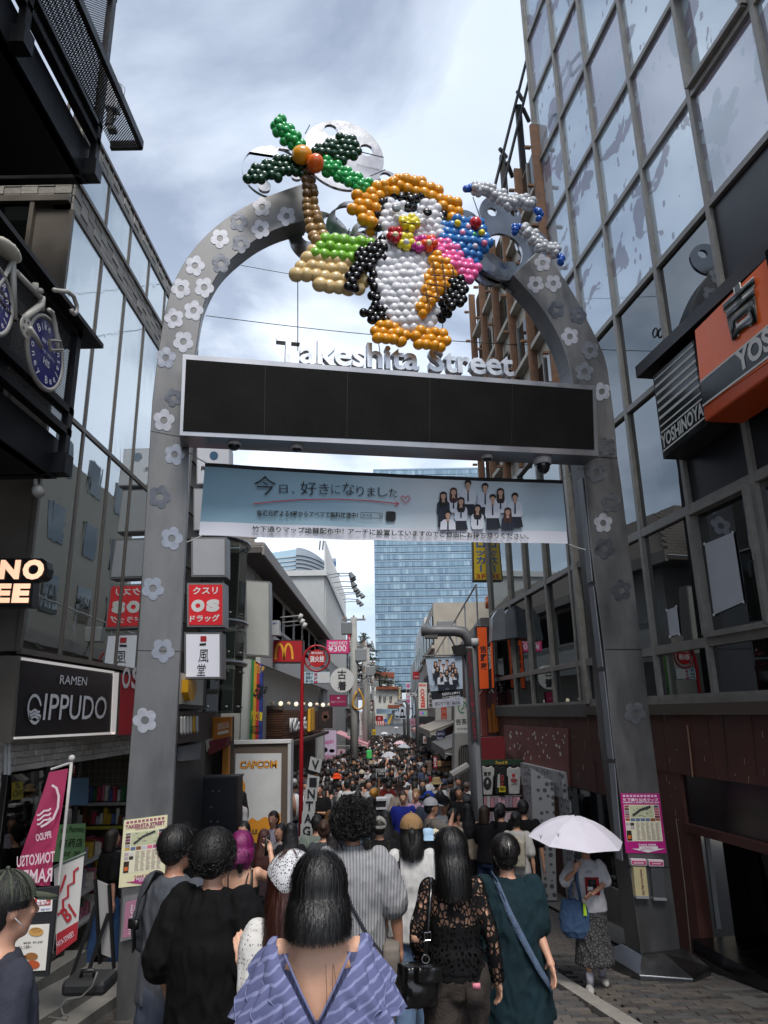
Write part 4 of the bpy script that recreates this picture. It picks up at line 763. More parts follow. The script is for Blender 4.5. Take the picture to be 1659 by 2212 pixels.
def mapposter(label,fr,q,bgc,titlec,title,sub,take,arrow,ink,seed):
 rnd=random.Random(seed);t_=thing('map_poster',label,'poster',fr.w(*fr.px(*q[3])),'street map posters');slab('sheet',fr,q,plain(bgc,rough=.5),t_,.002,.008)
 TL,TR,BR_,BL_=[V(p)for p in q];P=lambda u,v:tuple((TL*(1-u)+TR*u)*(1-v)+(BL_*(1-u)+BR_*u)*v);H_=(BL_-TL).length
 T=lambda s,u0,v,u1,h,m,bo=.02:txt(s,fr,P(u0,v),P(u1,v),h*H_,m,t_,.013,bo)
 Q=lambda u0,v0,u1,v1,c_,dd=.011:slab('print_block',fr,[P(u0,v0),P(u1,v0),P(u1,v1),P(u0,v1)],plain(c_,var=0),t_,.008,dd)
 for i in range(10):Q(.06+i*.09,.025,.12+i*.09,.06,ink,.010)
 T(title,.05,.135,.95,.055,plain(titlec,var=0),.03);T(sub[0],sub[1],.175 if sub[2]else.165,sub[3],.028,plain(titlec,var=0),.02)
 Q(.06,.19,.95,.80,'#d8d4bb',.0095);Q(.2,.2,.8,.40,'#b9bb9a')
 stroke('map_route',fr,[P(.26,.37),P(.36,.33),P(.46,.28),P(.6,.25),P(.74,.22)],5,plain('#3a3c3a',var=0),t_,.013)
 for k in range(16):u,v=rnd.uniform(.24,.72),rnd.uniform(.21,.38);Q(u,v,u+.05,v+.012,rnd.choice(['#8a8f78','#5a6158','#d8d8c4']),.0116)
 cols=['#a8568a','#d8c23a','#8a2a5a','#3a3e4a','#c05a4a','#b9b9c8','#7a4a2a','#d06a8a','#5a6a8a']
 for i in range(6):
  for j in range(2):Q(.07,.2+i*.044+j*.002,.18,.235+i*.044,rnd.choice(cols));Q(.82,.2+i*.044,.94,.235+i*.044,rnd.choice(cols),.0112)
 for i in range(5):Q(.2+i*.125,.415,.31+i*.125,.465,rnd.choice(cols))
 for i in range(4):Q(.07+(i%2)*.11,.49+(i//2)*.06,.165+(i%2)*.11,.54+(i//2)*.06,rnd.choice(['#c9c9c4','#b0a0a8','#2a2a2c']))
 Q(.07,.62,.19,.79,'#2a1c12');Q(.09,.70,.17,.76,'#c8642a',.012)
 for i in range(5):
  for j in range(18):u=.32+i*.122;Q(u,.49+j*.0165,u+rnd.uniform(.06,.105),.497+j*.0165,rnd.choice(['#8a7f70','#9a6a70','#6f6a60']),.0105)
 T(take,.32,.875,.76,.03,plain(titlec,var=0),.03)
 shape('arrow',fr,[[P(*a)for a in((.34,.885),(.8,.885),(.8,.925),(.97,.925),(.55,.99),(.15,.925),(.34,.925))]],plain(arrow,var=0),t_,.012,.001)
 return t_,T
PI_=A
mp1,T1=mapposter('cream street map poster with magenta title on the left pillar',A,[(268,1772),(362,1760),(355,1907),(256,1918)],'#d8d3ae','#8e2462','TAKESHITA STREET',('OFFICIAL MAP',.28,0,.73),'TAKE FREE','#a02a72','#9a4a6a',1)
T1('ENGLISH',.38,.915,.72,.026,WHITE);T1('EDITION',.44,.94,.66,.016,WHITE)
mp2,T2=mapposter('magenta street map poster with white title on the right pillar',A,[(1340,1714),(1424,1714),(1440,1843),(1352,1843)],'#b01a78','#e8dfe6','竹下通り公式マップ',('TAKESHITA STREET OFFICIAL MAP',.04,0,.97),'TAKE FREE','#e0d8de','#d8c0d0',2)
T2('ご自由に',.4,.925,.66,.022,plain('#8e2462',var=0));T2('お取りください',.36,.955,.72,.022,plain('#8e2462',var=0))
clear=mat('#c8ccd0',.05,0,0,alpha=.22,name='acrylic')
lh=thing('leaflet_holder','clear acrylic holder of magenta map leaflets on the left pillar','leaflet holder',A.w(*A.px(278,2030)))
slab('leaflets',A,[(271,1952),(299,1945),(293,2020),(264,2027)],plain('#a0386e',rough=.5),lh,.005,.06);slab('case',A,[(266,1940),(304,1932),(297,2024),(260,2034)],clear,lh,.0,.08)
for i,x in enumerate((275,284)):sideways('Takeshita Street Map 2026' if i else 'MAP 竹下通り',A,x+8-i*2,1955,2018,7,plain('#e3d3dc',var=0),lh,.062,.012)
for lab,q,cap,hasl in(('leaflet holder marked for English maps on the right pillar',[(1368,1864),(1395,1864),(1402,1938),(1374,1938)],'ENGLISH',1),('empty grey leaflet holder for Japanese maps on the right pillar',[(1406,1866),(1432,1867),(1440,1942),(1412,1941)],'JAPANESE',0)):
 t_=thing('leaflet_holder',lab,'leaflet holder',A.w(*A.px(*q[3])),'leaflet holders on the right pillar');(x0,y0),(x1,_),(x2,y2),(x3,_)=q
 slab('header',A,[(x0-5,y0-9),(x1+1,y0-8),(x1+2,y0+6),(x0-3,y0+5)],plain('#d8ccd2'),t_,.02,.06);slab('header_band',A,[(x0-3,y0-5),(x1,y0-4),(x1+1,y0+4),(x0-2,y0+3)],plain('#b83a6a'),t_,.06,.064);txt(cap,A,(x0+2,y0+2),(x1-4,y0+2),4,WHITE,t_,.066,.02)
 slab('pocket',A,[(x0,y0+8),(x1,y0+9),(x2,y2),(x3,y2)],plain('#b9ad84')if hasl else plain('#4e4f52',rough=.3),t_,.0,.05);slab('lip',A,[(x3,y2-3),(x2,y2-2),(x2+1,y2+4),(x3+1,y2+3)],plain('#8e8f91',rough=.3),t_,.0,.06)
 if hasl:sideways('Takeshita Street Map 2026',A,(x0+x2)/2+2,y0+12,y2-4,7,plain('#6a2a3a',var=0),t_,.053,.012)
 #  right side: curtain wall building
RB=Fr((3.7,8.5,3),(.1532,-.9882,0));RB2=Fr((3.18,11.66,3),(.0946,-.9955,0))
rb=thing('curtain_wall_building','tall right building of lilac spotted glass panes in dark metal frames','building',(6,9,gz(9)))
ma=[RB.px(*p)[0]for p in((1167,385),(1213,275),(1285,305),(1386,351),(1526,414))]
for k in range(4):ma.append(ma[-1]+(ma[4]-ma[3]))
rz=[Z(RB,x,y)for x,y in((1266,141),(1285,305),(1306,485),(1328,683),(1352,892),(1382,1155),(1411,1407),(1423,1512))]
sp=rz[0]-rz[1]
for k in range(6):rz.insert(0,rz[0]+sp)
FRM=mat('#85827c',.5,.3,.25,5,name='alu_frame')
glR=pane_mat('right_glass','#b4c2cc','#e6eef4',.42,.02,.03,3,'#7f7a88');glR2=pane_mat('right_glass_lilac','#8f8a98','#dfe6ee',.36,.05,.02,3,'#b0bcc6');glD=pane_mat('dark_glass','#0d0f11','#b8bdc0',.2,.01,0,1);glD2=pane_mat('dark_glass_b','#1c1d1e','#c5c9ca',.3,.01,.02,1.5)
navy=plain('#14151b',rough=.35)
bk0,bk1=ma[0],ma[-1]
MB().prism([RB.w(bk0,rz[-1]-.2,-.12),RB.w(bk1,rz[-1]-.2,-.12),RB.w(bk1,rz[0]+.3,-.12),RB.w(bk0,rz[0]+.3,-.12)],-RB.n*6).build('wall',plain('#33322f'),rb)
for i in range(len(ma)-1):
 for j in range(len(rz)-1):
  top_,bot_=rz[j],rz[j+1];low=len(rz)-2-j
  m=glR if low>3 else glD2
  if low>3 and(i*7+j*5)%4==0:m=glR2
  if low==2 and i>=3:m=navy
  if low==3 and i>=4:m=navy
  if low==0:m=glD
  if low in(1,):m=glD2 if i!=3 else glD
  pane(RB,ma[i],ma[i+1],bot_,top_,m,rb,-.02)
for a in ma:bar(RB,a,rz[-1],a,rz[0]+.3,.07,rb,FRM,-.05,.035)
for j,z_ in enumerate(rz):bar(RB,bk0,z_,bk1,z_,.08 if j<len(rz)-3 else.11,rb,FRM,-.05,.03,'rail')
MB().prism([RB.w(bk0,rz[-1]-.2,-.1),RB.w(bk0,rz[0]+.3,-.1),RB.w(bk0,rz[0]+.3,.06),RB.w(bk0,rz[-1]-.2,.06)],RB.u*-.06).build('edge_trim',FRM,rb)
for i,top_i in((4,len(rz)-11),(4,len(rz)-7),(3,len(rz)-3)):
 if i==4 and top_i==len(rz)-11:i=3
 z1,z0=rz[top_i],rz[top_i+1];g_=.07;t_=FRM
 for p,q in(((ma[i]+g_,z0+g_),(ma[i+1]-g_,z0+g_)),((ma[i]+g_,z1-g_),(ma[i+1]-g_,z1-g_)),((ma[i]+g_,z0+g_),(ma[i]+g_,z1-g_)),((ma[i+1]-g_,z0+g_),(ma[i+1]-g_,z1-g_))):bar(RB,*p,*q,.06,rb,t_,-.03,.1,'casement_frame')
 MB().tube([RB.w(ma[i+1]-.1,z0+(z1-z0)*.45,.1),RB.w(ma[i+1]-.1,z0+(z1-z0)*.45,.14),RB.w(ma[i+1]-.12,z0+(z1-z0)*.35,.14)],.014,6).build('handle',DARK,rb)
for(x,y,s)in((1238,158,1),(1193,290,0)):
 if s:
  for pts in([(1208,170),(1225,130),(1228,160),(1210,200),(1208,170)],[(1230,140),(1252,112),(1254,138),(1232,165),(1230,140)]):stroke('etched_drawing',RB,pts,1.5,plain('#4d5560'),rb,.0)
  txt('COSMOS MEDIA COMMUNICATION',RB,(1217,240),(1256,146),6,plain('#5d6570'),rb,.0,0)
 else:
  stroke('etched_drawing',RB,[(1172,300),(1192,250),(1200,245),(1202,290),(1180,350),(1171,355),(1168,330)],1.4,plain('#4d5560'),rb,0,True);txt('Fuller\'s',RB,(1175,340),(1199,285),16,plain('#56606a'),rb,0,0)
for q in([(1522,1175),(1583,1150),(1606,1300),(1542,1328)],[(1440,1318),(1461,1310),(1468,1370),(1447,1375)]):
 g_=RB.off(.0);t_=thing('paper_sheet',('large' if q[0][0]>1500 else 'small')+' blank white paper taped inside the right building window','paper',g_.w(*g_.px(*q[3])));slab('sheet',g_,q,plain('#b4b7bd',rough=.8),t_,-.005,0)
 for p in q:MB().box(g_.w(*g_.px(*p),.003),.03,.03,.004,(g_.u,g_.v,g_.n)).build('tape',plain('#d0d0d0'),t_)
MB().tube([RB.w(RB.px(1418,719)[0]+.06*math.cos(a*.5),RB.px(1418,719)[1]+.06*math.sin(a*.5),.02)for a in range(14)],.012,6).build('ring_anchor',BLACK,rb)
#  brown cladding below the windows
zsill=rz[-1];BR_=mat('#4b2b23',.5,0,.3,2.2,.06,14,name='brown_cladding')
zbr=Z(RB,1600,1690)
def cut(fr,a,b,z0,z1,m,nm,d0,d1,parent):return MB().prism([fr.w(a,z0,d1),fr.w(b,z0,d1),fr.w(b,z1,d1),fr.w(a,z1,d1)],fr.n*(d0-d1)).build(nm,m,parent)
bar(RB,bk0,zsill-.12,bk1,zsill-.12,.13,rb,plain('#4a4038'),-.1,.1,'sill_ledge')
edges=[bk0]+[RB.px(x,1600)[0]for x in(1440,1540)]+[bk1]
for a,c in zip(edges,edges[1:]):cut(RB,a+.006,c-.006,zbr,zsill-.18,BR_,'cladding_panel',-.15,.03,rb)
ax0=RB.px(1474,1690)[0];zl0=Z(RB,1560,1797);zlg=Z(RB,1580,2060)
cut(RB,bk0,ax0,-4.2,zbr,BR_,'cladding_panel',-.15,.02,rb);cut(RB,ax0,bk1,zl0,zbr-.01,plain('#0f0f12',rough=.3),'shutter_box',-.3,-.02,rb)
cut(RB,ax0,bk1,zl0-.09,zl0,plain('#3e1f1a',rough=.5),'lip',-.3,.06,rb)
cut(RB,ax0,bk1,zlg,zl0-.09,pane_mat('black_shop_glass','#050505','#8a8d90',.12,.01,0,1),'shop_window',-.5,-.42,rb)
bar(RB,RB.px(1540,1900,-.42)[0],zlg,RB.px(1540,1900,-.42)[0],zl0,.03,rb,GREY,-.44,-.38)
cut(RB,ax0,bk1,zlg-.14,zlg,plain('#0b0b0c',rough=.25),'window_ledge',-.5,.12,rb)
cut(RB,ax0+.06,bk1,-4.4,zlg-.14,mat('#5a5754',.8,0,.25,3,.1,20),'plinth',-.3,.06,rb)
MB().tube([RB.w(*RB.px(x,y,.03),.035)for x,y in((1461,1768),(1466,1805),(1480,1915),(1489,2010),(1494,2062))],.006,5).build('loose_cable',plain('#6f655c'),rb)
MB().tube([RB.w(*RB.px(x,y,.03),.04)for x,y in((1486,1566),(1493,1625),(1498,1678))],.012,5).build('loose_cable',plain('#7a5a44'),rb)
#  restaurant signs
eave=MB();P0,P1=RB.px(1385,812,.35),RB.px(1659,540,.35);zE=(P0[1]+P1[1])/2
bar(RB,P0[0],zE,bk1,zE,.16,rb,plain('#0d0d0f',rough=.4),0,.42,'sign_eave')
ysg=box_sign('restaurant_sign','black sign with white stripes beside the orange restaurant sign, upper right','sign',RB,[(1410,814),(1498,733),(1526,917),(1433,992)],plain('#26262b',rough=.4),plain('#101614',rough=.2),.0,.32,3)
YW=plain('#c9cac6',var=0)
def lerp(p,q,f):return(p[0]+(q[0]-p[0])*f,p[1]+(q[1]-p[1])*f)
TL,TR_,BRr,BL_=(1413,816),(1497,740),(1524,914),(1434,987)
for f in(.03,.12,.22,.32,.42,.52,.62,.7,.93):
 w_=.022 if f<.1 or f>.6 else.035
 shape('stripe',RB,[[lerp(TL,BL_,f-w_/2),lerp(TR_,BRr,f-w_/2),lerp(TR_,BRr,f+w_/2),lerp(TL,BL_,f+w_/2)]],YW,ysg,.332,.002)
txt('YOSHINOYA',RB,lerp(TL,BL_,.9),lerp(TR_,BRr,.9),32,YW,ysg,.332,.035,shear=.15)
osg=thing('restaurant_sign','large orange restaurant sign with black characters at the right edge','sign',RB.w(*RB.px(1600,880,.5)))
slab('casing',RB,[(1500,713),(1790,420),(1790,720),(1522,912)],plain('#c24a12',rough=.4),osg,.05,.5,.02)
slab('face',RB,[(1501,714),(1790,424),(1790,690),(1518,880)],mat('#ee661c',.3,0,.12,2),osg,.5,.508)
TL,TR_,BRr,BL_=(1501,714),(1700,516),(1700,745),(1518,880)
shape('band',RB,[[lerp(TL,BL_,.66),lerp(TR_,BRr,.66),lerp(TR_,BRr,.995),lerp(TL,BL_,.995)]],plain('#121815',rough=.25),osg,.512,.002)
for f in(.67,.98):shape('stripe',RB,[[lerp(TL,BL_,f-.012),lerp(TR_,BRr,f-.012),lerp(TR_,BRr,f+.012),lerp(TL,BL_,f+.012)]],YW,osg,.516,.002)
txt('YOSHINOYA',RB,(1594,808),(1860,610),56,YW,osg,.518,.04)
for d_,bo,m_ in((.512,.075,YW),(.524,.035,plain('#141a18',rough=.25))):txt('吉',RB,(1576,742),(1644,688),112,m_,osg,d_,bo-.008,.01);txt('野',RB,(1670,640),(1740,580),112,m_,osg,d_,bo-.008,.01)
#  older building with rusty frames beyond
rb2=thing('rust_framed_building','older grey building with rust stained window frames beyond the lilac glass','building',(5,14,gz(14)))
zr=Z(RB2,1105,420);sill2=Z(RB2,1180,1524);aN,aF=0.02,RB2 .px(1068,1450)[0]
CONC=mat('#a59f94',.85,0,.25,2.5,.1,12);RUST=mat('#7a5a44',.8,0,.4,7,.2,20)
MB().prism([RB2 .w(aF,sill2-.2,-.1),RB2 .w(aN,sill2-.2,-.1),RB2 .w(aN,zr,-.1),RB2 .w(aF,zr,-.1)],-RB2 .n*6).build('wall',CONC,rb2)
r2=[Z(RB2,1085,1466),Z(RB2,1137,1284),Z(RB2,1100,1050)]
m2a=[aF]+[RB2 .px(*p)[0]for p in((1115,1470),(1151,1457),(1197,1446),(1253,1441))]+[aN]
lv=[sill2]+r2
for i in range(len(m2a)-1):
 for j in range(3):pane(RB2,m2a[i],m2a[i+1],lv[j],lv[j+1],(glD,glD2,pane_mat('grey_glass','#3d3e3e','#cfd4d4',.38,.02,.03,2))[j],rb2,-.02)
for a in m2a:bar(RB2,a,sill2,a,lv[-1],.07,rb2,FRM,-.08,.05)
for z_ in lv:bar(RB2,aF,z_,aN,z_,.09,rb2,FRM,-.08,.04,'rail')
nfl=4;zz0=lv[-1]+.3
for j in range(nfl):
 z0=zz0+(zr-zz0)*j/nfl;z1=zz0+(zr-zz0)*(j+1)/nfl
 for i in range(4):
  a0=aF+(aN-aF)*i/4+.15;a1=aF+(aN-aF)*(i+1)/4-.15;pane(RB2,a0,a1,z0+.5,z1-.15,glD2,rb2,-.04,'window');bar(RB2,(a0+a1)/2,z0+.5,(a0+a1)/2,z1-.15,.05,rb2,FRM,-.05,.0,'mullion')
 bar(RB2,aF,z0+.3,aN,z0+.3,.1,rb2,CONC,-.1,.08,'string_course')
for i in range(6):
 a=aF+(aN-aF)*i/5;bar(RB2,a,lv[-1],a,zr+.1,.07,rb2,RUST,-.05,.12,'rust_post')
 for j in range(7):MB().box(RB2 .w(a,lv[-1]+(zr-lv[-1])*(j+.5)/7,.2),.06,.12,.05,(RB2 .u,RB2 .n,RB2 .v)).build('bracket',RUST,rb2)
cut(RB2,aF,aN,-4.3,sill2-.1,BR_,'cladding_panel',-.12,.0,rb2);bar(RB2,aF,sill2-.1,aN,sill2-.1,.2,rb2,plain('#4d4a47'),-.1,.07,'sill_ledge')
rnd=random.Random(9)
for k in range(46):
 x,y=rnd.choice(((rnd.uniform(1425,1475),rnd.uniform(1540,2000)),(rnd.uniform(1490,1655),rnd.uniform(1545,1690)),(rnd.uniform(1232,1300),rnd.uniform(1540,1690))));l_=rnd.uniform(2,16);f_=RB if x>1400 else RB.off(.01);stroke('scratch',f_,[(x,y),(x+rnd.uniform(-1,2),y+l_)],rnd.uniform(.5,1.3),plain(rnd.choice(('#8a7a70','#5f4c44','#a39a90')),var=0),rb,.036)
for x in(1560,1622):stroke('panel_seam',RB,[(x,1535),(x+14,1685)],1.2,plain('#1a100d'),rb,.034)
slab('worn_board',RB2,[(1088,1566),(1226,1574),(1229,1697),(1150,1668),(1090,1622)],mat('#7a4a44',.7,0,.3,5,.2,25),rb2,0,.03)
rnd=random.Random(4)
for k in range(40):
 x,y=rnd.uniform(1096,1220),rnd.uniform(1578,1640);shape('scrape',RB2,[circ(x,y,1.4,rnd.uniform(2,5),8)],plain('#c9c2b8',var=0),rb2,.033,.001)
spot=bpy.data.materials.new('spotted_white');spot.use_nodes=True;t,p=nodes_of(spot);g=nd(t,'ShaderNodeNewGeometry');v=nd(t,'ShaderNodeTexVoronoi');v.inputs['Scale'].default_value=8.5;v.inputs['Randomness'].default_value=.45;t.links.new(g.outputs['Position'],v.inputs['Vector'])
cr=nd(t,'ShaderNodeValToRGB');cr.color_ramp.elements[0].color=(.08,.08,.085,1);cr.color_ramp.elements[0].position=.3;cr.color_ramp.elements[1].color=(.34,.34,.345,1);cr.color_ramp.elements[1].position=.34;t.links.new(v.outputs['Distance'],cr.inputs[0]);t.links.new(cr.outputs[0],p.inputs['Base Color'])
sd=thing('spotted_doorway','white doorway frame with black spots on the right, left of the arch pillar','doorway',RB2 .w(*RB2 .px(1200,1940)))
cut(RB2,RB2 .px(1136,1800,.1)[0],RB2 .px(1226,1800,.1)[0],Z(RB2,1180,1708),Z(RB2,1180,1657),spot,'lintel',-.3,.12,sd)
for x0,x1 in((1136,1160),(1212,1236)):
 cut(RB2,RB2 .px(x0,1800,.1)[0],RB2 .px(x1,1800,.1)[0],-4.2,Z(RB2,1180,1708)-.003,spot,'jamb',-.25,.1,sd)
jf=facing(1180,13.2,-10);slab('jamb',jf,[(1146,1660),(1196,1690),(1203,1945),(1158,1945)],spot,sd,-.12,0)
cut(RB2,RB2 .px(1162,1800)[0],RB2 .px(1210,1800)[0],-4.2,Z(RB2,1180,1708),plain('#101112',rough=.3),'door_leaf',-.4,-.28,sd)
cut(RB,RB.px(1240,1800)[0],RB.px(1330,1800)[0]-.02,Z(RB,1290,1890),Z(RB,1290,1712),pane_mat('shopfront_glass','#141516','#a8adb0',.2,.01,0,1),'shop_window',0,.05,rb)
cut(RB,RB.px(1240,1800)[0],RB.px(1345,1800)[0],-4.2,Z(RB,1290,1895),mat('#6a6560',.8,0,.3,3,.1,20),'plinth',0,.07,rb)
ga=thing('pipe_gantry','black pipe gantry with brackets on the roof edge of the old right building','gantry',RB2 .w(-.6,zr,.5));gf=facing(1100,13.5)
for p,q in(((1063,425),(1139,124)),((1081,425),(1143,172))):MB().tube([gf.w(*gf.px(*p)),gf.w(*gf.px(*q))],.035,8).build('pipe',BLACK,ga)
for x,y0,y1 in((1128,195,420),(1090,318,440)):MB().box(gf.w(*gf.px(x,(y0+y1)/2),-.1),.13,.13,(y1-y0)/FPX*15.5).build('upright',plain('#232323'),ga)
for p,q in(((1080,322),(1098,318)),((1118,198),(1134,194)),((1095,350),(1112,362)),((1130,235),(1148,240))):MB().tube([gf.w(*gf.px(*p)),gf.w(*gf.px(*q),-.3)],.05,6).build('bracket',plain('#1c1c1c'),ga)
yf=facing(1040,17.8)
ys=box_sign('locker_sign','yellow hanging locker sign with blue characters right of the blue tower','sign',yf,[(1019,1118),(1055,1118),(1057,1255),(1022,1255)],plain('#3a3326'),plain('#d2b32a'),-.22,0,3)
column('ンロッカー',yf,1038,1148,1236,19,plain('#1d5a9a',var=0),ys,.012,.03,1039);txt('3F',yf,(1028,1250),(1050,1250),10,plain('#b03a1e',var=0),ys,.012,.02)
MB().box(yf.w(*yf.px(1068,1222),-.1),.25,.12,.2).build('arm',plain('#3b3a38'),ys)
vf=facing(1048,17.0)
vs_=box_sign('restaurant_sign','narrow upright orange restaurant sign beside the lamp post','sign',vf,[(1028,1353),(1064,1352),(1070,1488),(1034,1491)],plain('#1d1d1e'),plain('#c64a10',emit=.1,var=0),-.35,0,2.5)
shape('band',vf,[[(1051,1355),(1058,1355),(1063,1488),(1056,1488)]],plain('#14161a',var=0),vs_,.01,.001)
column('吉野家',vf,1044,1393,1448,14,plain('#14161a',var=0),vs_,.012,.03,1046);sideways('YOSHINOYA',vf,1058,1396,1445,6,plain('#d8d2c8',var=0),vs_,.013,.02)
df_=facing(1110,15.5);dh=thing('duct_hood','grey rounded metal exhaust hood on the right facade','exhaust hood',df_.w(*df_.px(1100,1380)))
pts=[(1064,1382),(1066,1330),(1073,1318),(1086,1308),(1100,1305),(1136,1305),(1140,1376)]
slab('hood',df_,[(1090,1380),(1090,1332),(1097,1316),(1110,1308),(1140,1303),(1142,1374)],steel('#77797b',.4,.05,.2),dh,-.5,0);slab('mouth',df_,[(1063,1384),(1065,1332),(1074,1318),(1090,1314),(1092,1380)],steel('#8d8f90',.35,.05,.2),dh,-.45,.05)
bc=MB();bq_=yf.px(1060,1300);bc.tube([yf.w(bq_[0],bq_[1]-.16),yf.w(bq_[0],bq_[1]+.08)],.14,14);bc.ball(yf.w(bq_[0],bq_[1]+.08),(.14,.14,.09),14,8);bc.build('warning_beacon',plain('#b85a20',rough=.2),None,True,label='orange warning beacon under the yellow locker sign',category='beacon')
#  lamp post with loudspeaker, camera and hanging flag
pf=facing(1022,14.0);lp_=thing('lamp_post','grey steel street lamp post with bent pipe arm and vertical red lettering','lamp post',(pf.w(*pf.px(1040,1800)).x,14,gz(14)))
SP=mat('#77777a',.5,.35,.2,3);px_=pf.w(*pf.px(1030,1700)).x
MB().tube([V((px_,14,gz(14))),V((px_,14,3+pf.px(1014,1400)[1]))],[.12,.12],18).build('post',SP,lp_,True)
MB().tube([V((px_,14,3+pf.px(1014,1402)[1])),V((px_,14,3+pf.px(1014,1384)[1])),pf.w(*pf.px(1000,1366)),pf.w(*pf.px(982,1363)),pf.w(*pf.px(945,1363)),pf.w(*pf.px(910,1363))],[.12,.12,.115,.105,.1,.1],16).build('arm',SP,lp_,True)
slab('lamp',pf,[(918,1372),(946,1371),(946,1378),(919,1378)],plain('#5d5d5c'),lp_,-.12,.1)
slab('letter_panel',pf,[(1006,1400),(1020,1400),(1033,1600),(1019,1602)],plain('#3a3234',rough=.5),lp_,.1,.14)
for i,s in enumerate(('HARAJUKU','TAKESHITA','Street')):
 y0=(1408,1472,1548)[i];y1=(1464,1540,1596)[i];column(s,pf,1013+(y0-1400)*.066,y0,y1,6,plain('#8f2430',var=0),lp_,.15,.02,1013+(y1-1400)*.066)
slab('side_panel',pf,[(1026,1610),(1036,1610),(1050,1850),(1038,1850)],plain('#8a8c90',rough=.4),lp_,.1,.135)
slab('loudspeaker',pf,[(978,1395),(1004,1391),(1010,1412),(984,1416)],plain('#101012'),lp_,-.15,.15)
MB().tube([pf.w(*pf.px(1024,1396),.05),pf.w(*pf.px(1023,1380),.05)],.09,12).build('camera_dome',plain('#c9c9c9'),lp_,True);MB().ball(pf.w(*pf.px(1024,1384),.05),.075).build('camera_lens',plain('#15151a',rough=.1),lp_,True)
hf=facing(960,13.9);hb=thing('hanging_flag','pale blue flag with group photo hanging from the near lamp post','flag',hf.w(*hf.px(960,1530)))
TLf,TRf,BRf,BLf=(919,1420),(998,1417),(1001,1523),(936,1530)
b=MB()
for j in range(13):
 for i in range(11):
  u_,v_=i/10,j/12;x=(TLf[0]*(1-u_)+TRf[0]*u_)*(1-v_)+(BLf[0]*(1-u_)+BRf[0]*u_)*v_;y=(TLf[1]*(1-u_)+TRf[1]*u_)*(1-v_)+(BLf[1]*(1-u_)+BRf[1]*u_)*v_
  q=hf.px(x,y);b.v.append(hf.w(q[0],q[1],-.02+.016*math.sin(u_*7+v_*3)*v_))
b.f=[(j*11+i,(j+1)*11+i,(j+1)*11+i+1,j*11+i+1)for j in range(12)for i in range(10)];b.m=[0 if j<8 else(1 if j<10 else 2)for j in range(12)for i in range(10)]
b.build('cloth',[plain('#b9c9dc'),plain('#14171d'),plain('#c3c6d2')],hb,True)
MB().tube([hf.w(*hf.px(912,1417)),hf.w(*hf.px(1012,1414))],.016,6).build('rod',GREY,hb)
for i,(x,y,gl_,hc,sh)in enumerate([(941,1428,1,1,0),(950,1425,0,0,0),(966,1425,0,0,1),(979,1430,1,0,0),(945,1438,1,0,2),(958,1434,0,1,0),(972,1436,1,1,0),(984,1442,1,2,2),(953,1452,0,0,0),(965,1446,1,0,0),(978,1452,0,0,0)]):printed(hf,x,y,9,lambda a,c:(a,c),gl_,hair_p[hc],sh_p[sh],True,hb,.012+i*.0003)
txt('今日、好きになりました',hf,(930,1488),(995,1484),8,INK,hb,.016,-.002);txt('毎週月曜よる9時から',hf,(955,1503),(994,1499),6,WHITE,hb,.018,.01);txt('アベマで無料放送中！',hf,(956,1511),(995,1507),6,WHITE,hb,.018,.01);txt('原宿竹下通り商店会',hf,(940,1525),(995,1521),8,INK,hb,.018,.012)
#  the street beyond: signs that face the camera
def S(name,label,cat,x0,y0,x1,y1,D,face,frame='#55565a',texts=(),dep=.18,inset=2,sk=0,emit=0,group=None,yaw=0):
 fr=facing((x0+x1)/2,D,yaw);t_=box_sign(name,label,cat,fr,[(x0,y0),(x1,y0+sk),(x1,y1+sk),(x0,y1)],plain(frame,rough=.4),plain(face,emit=emit,var=0 if emit else.08),-dep,0,inset,group)
 for tx in texts:
  k,s=tx[0],tx[1];m=plain(tx[-1],var=0)
  if k=='t':txt(s,fr,(tx[2],tx[3]),(tx[4],tx[5]),tx[6],m,t_,.012,tx[7])
  elif k=='c':column(s,fr,tx[2],tx[3],tx[4],tx[5],m,t_,.012,tx[6])
  elif k=='s':sideways(s,fr,tx[2],tx[3],tx[4],tx[5],m,t_,.012,tx[6])
  elif k=='q':shape('print_block',fr,[s],m,t_,.010,.001)
  elif k=='l':stroke('drawn_line',fr,s,tx[2],m,t_,.013)
 return t_,fr
c8=lambda x,y:(378+x*.2685,1134+y*.2685);c1=lambda x,y:(648+x*.293,1188+y*.293);c4=lambda x,y:(367.2+x*.18228,1350+y*.18228);c3=lambda x,y:(756+x*.16275,1350+y*.16275)
WT='#dcdcde'
o,fr=S('light_box_sign','white projecting sign with a blue globe above the banner, left','sign',425,966,496,1046,11.5,'#b9bcc4','#9a9ba0',[('t','R',434,1016,445,1016,9,.04,'#1a1a1e')],.3)
shape('globe_mark',fr,[circ(462,984,9)],plain('#1d4a6a'),o,.012,.002)
S('light_box_sign','blank grey projecting sign box behind the left end of the banner','sign',418,1055,486,1146,11.5,'#9da0a6','#77787c',(),.3)
S('light_box_sign','blank pale sign box above the red pharmacy sign','sign',413,1160,489,1246,11.5,'#a3a5ad','#6d6e72',(),.3,4)
o,fr=S('light_box_sign','red pharmacy light box with white letters OS on the left','sign',404,1259,484,1354,11.5,'#c01824','#77787c',[('t','クスリ',416,1284,470,1283,16,.03,WT),('t','O',412,1322,441,1322,27,.09,WT),('t','S',445,1322,474,1321,27,.09,WT),('t','ドラッグ',410,1344,474,1342,15,.03,WT)],.34,4,emit=.12)
o,fr=S('light_box_sign','white light box with brush-written characters and red seal below the pharmacy sign','sign',398,1366,478,1466,11.5,'#c6c8d2','#6d6e72',[('t','風',428,1431,450,1431,28,.005,'#101114'),('t','堂',425,1460,443,1460,26,.005,'#101114')],.34,4,emit=.15)
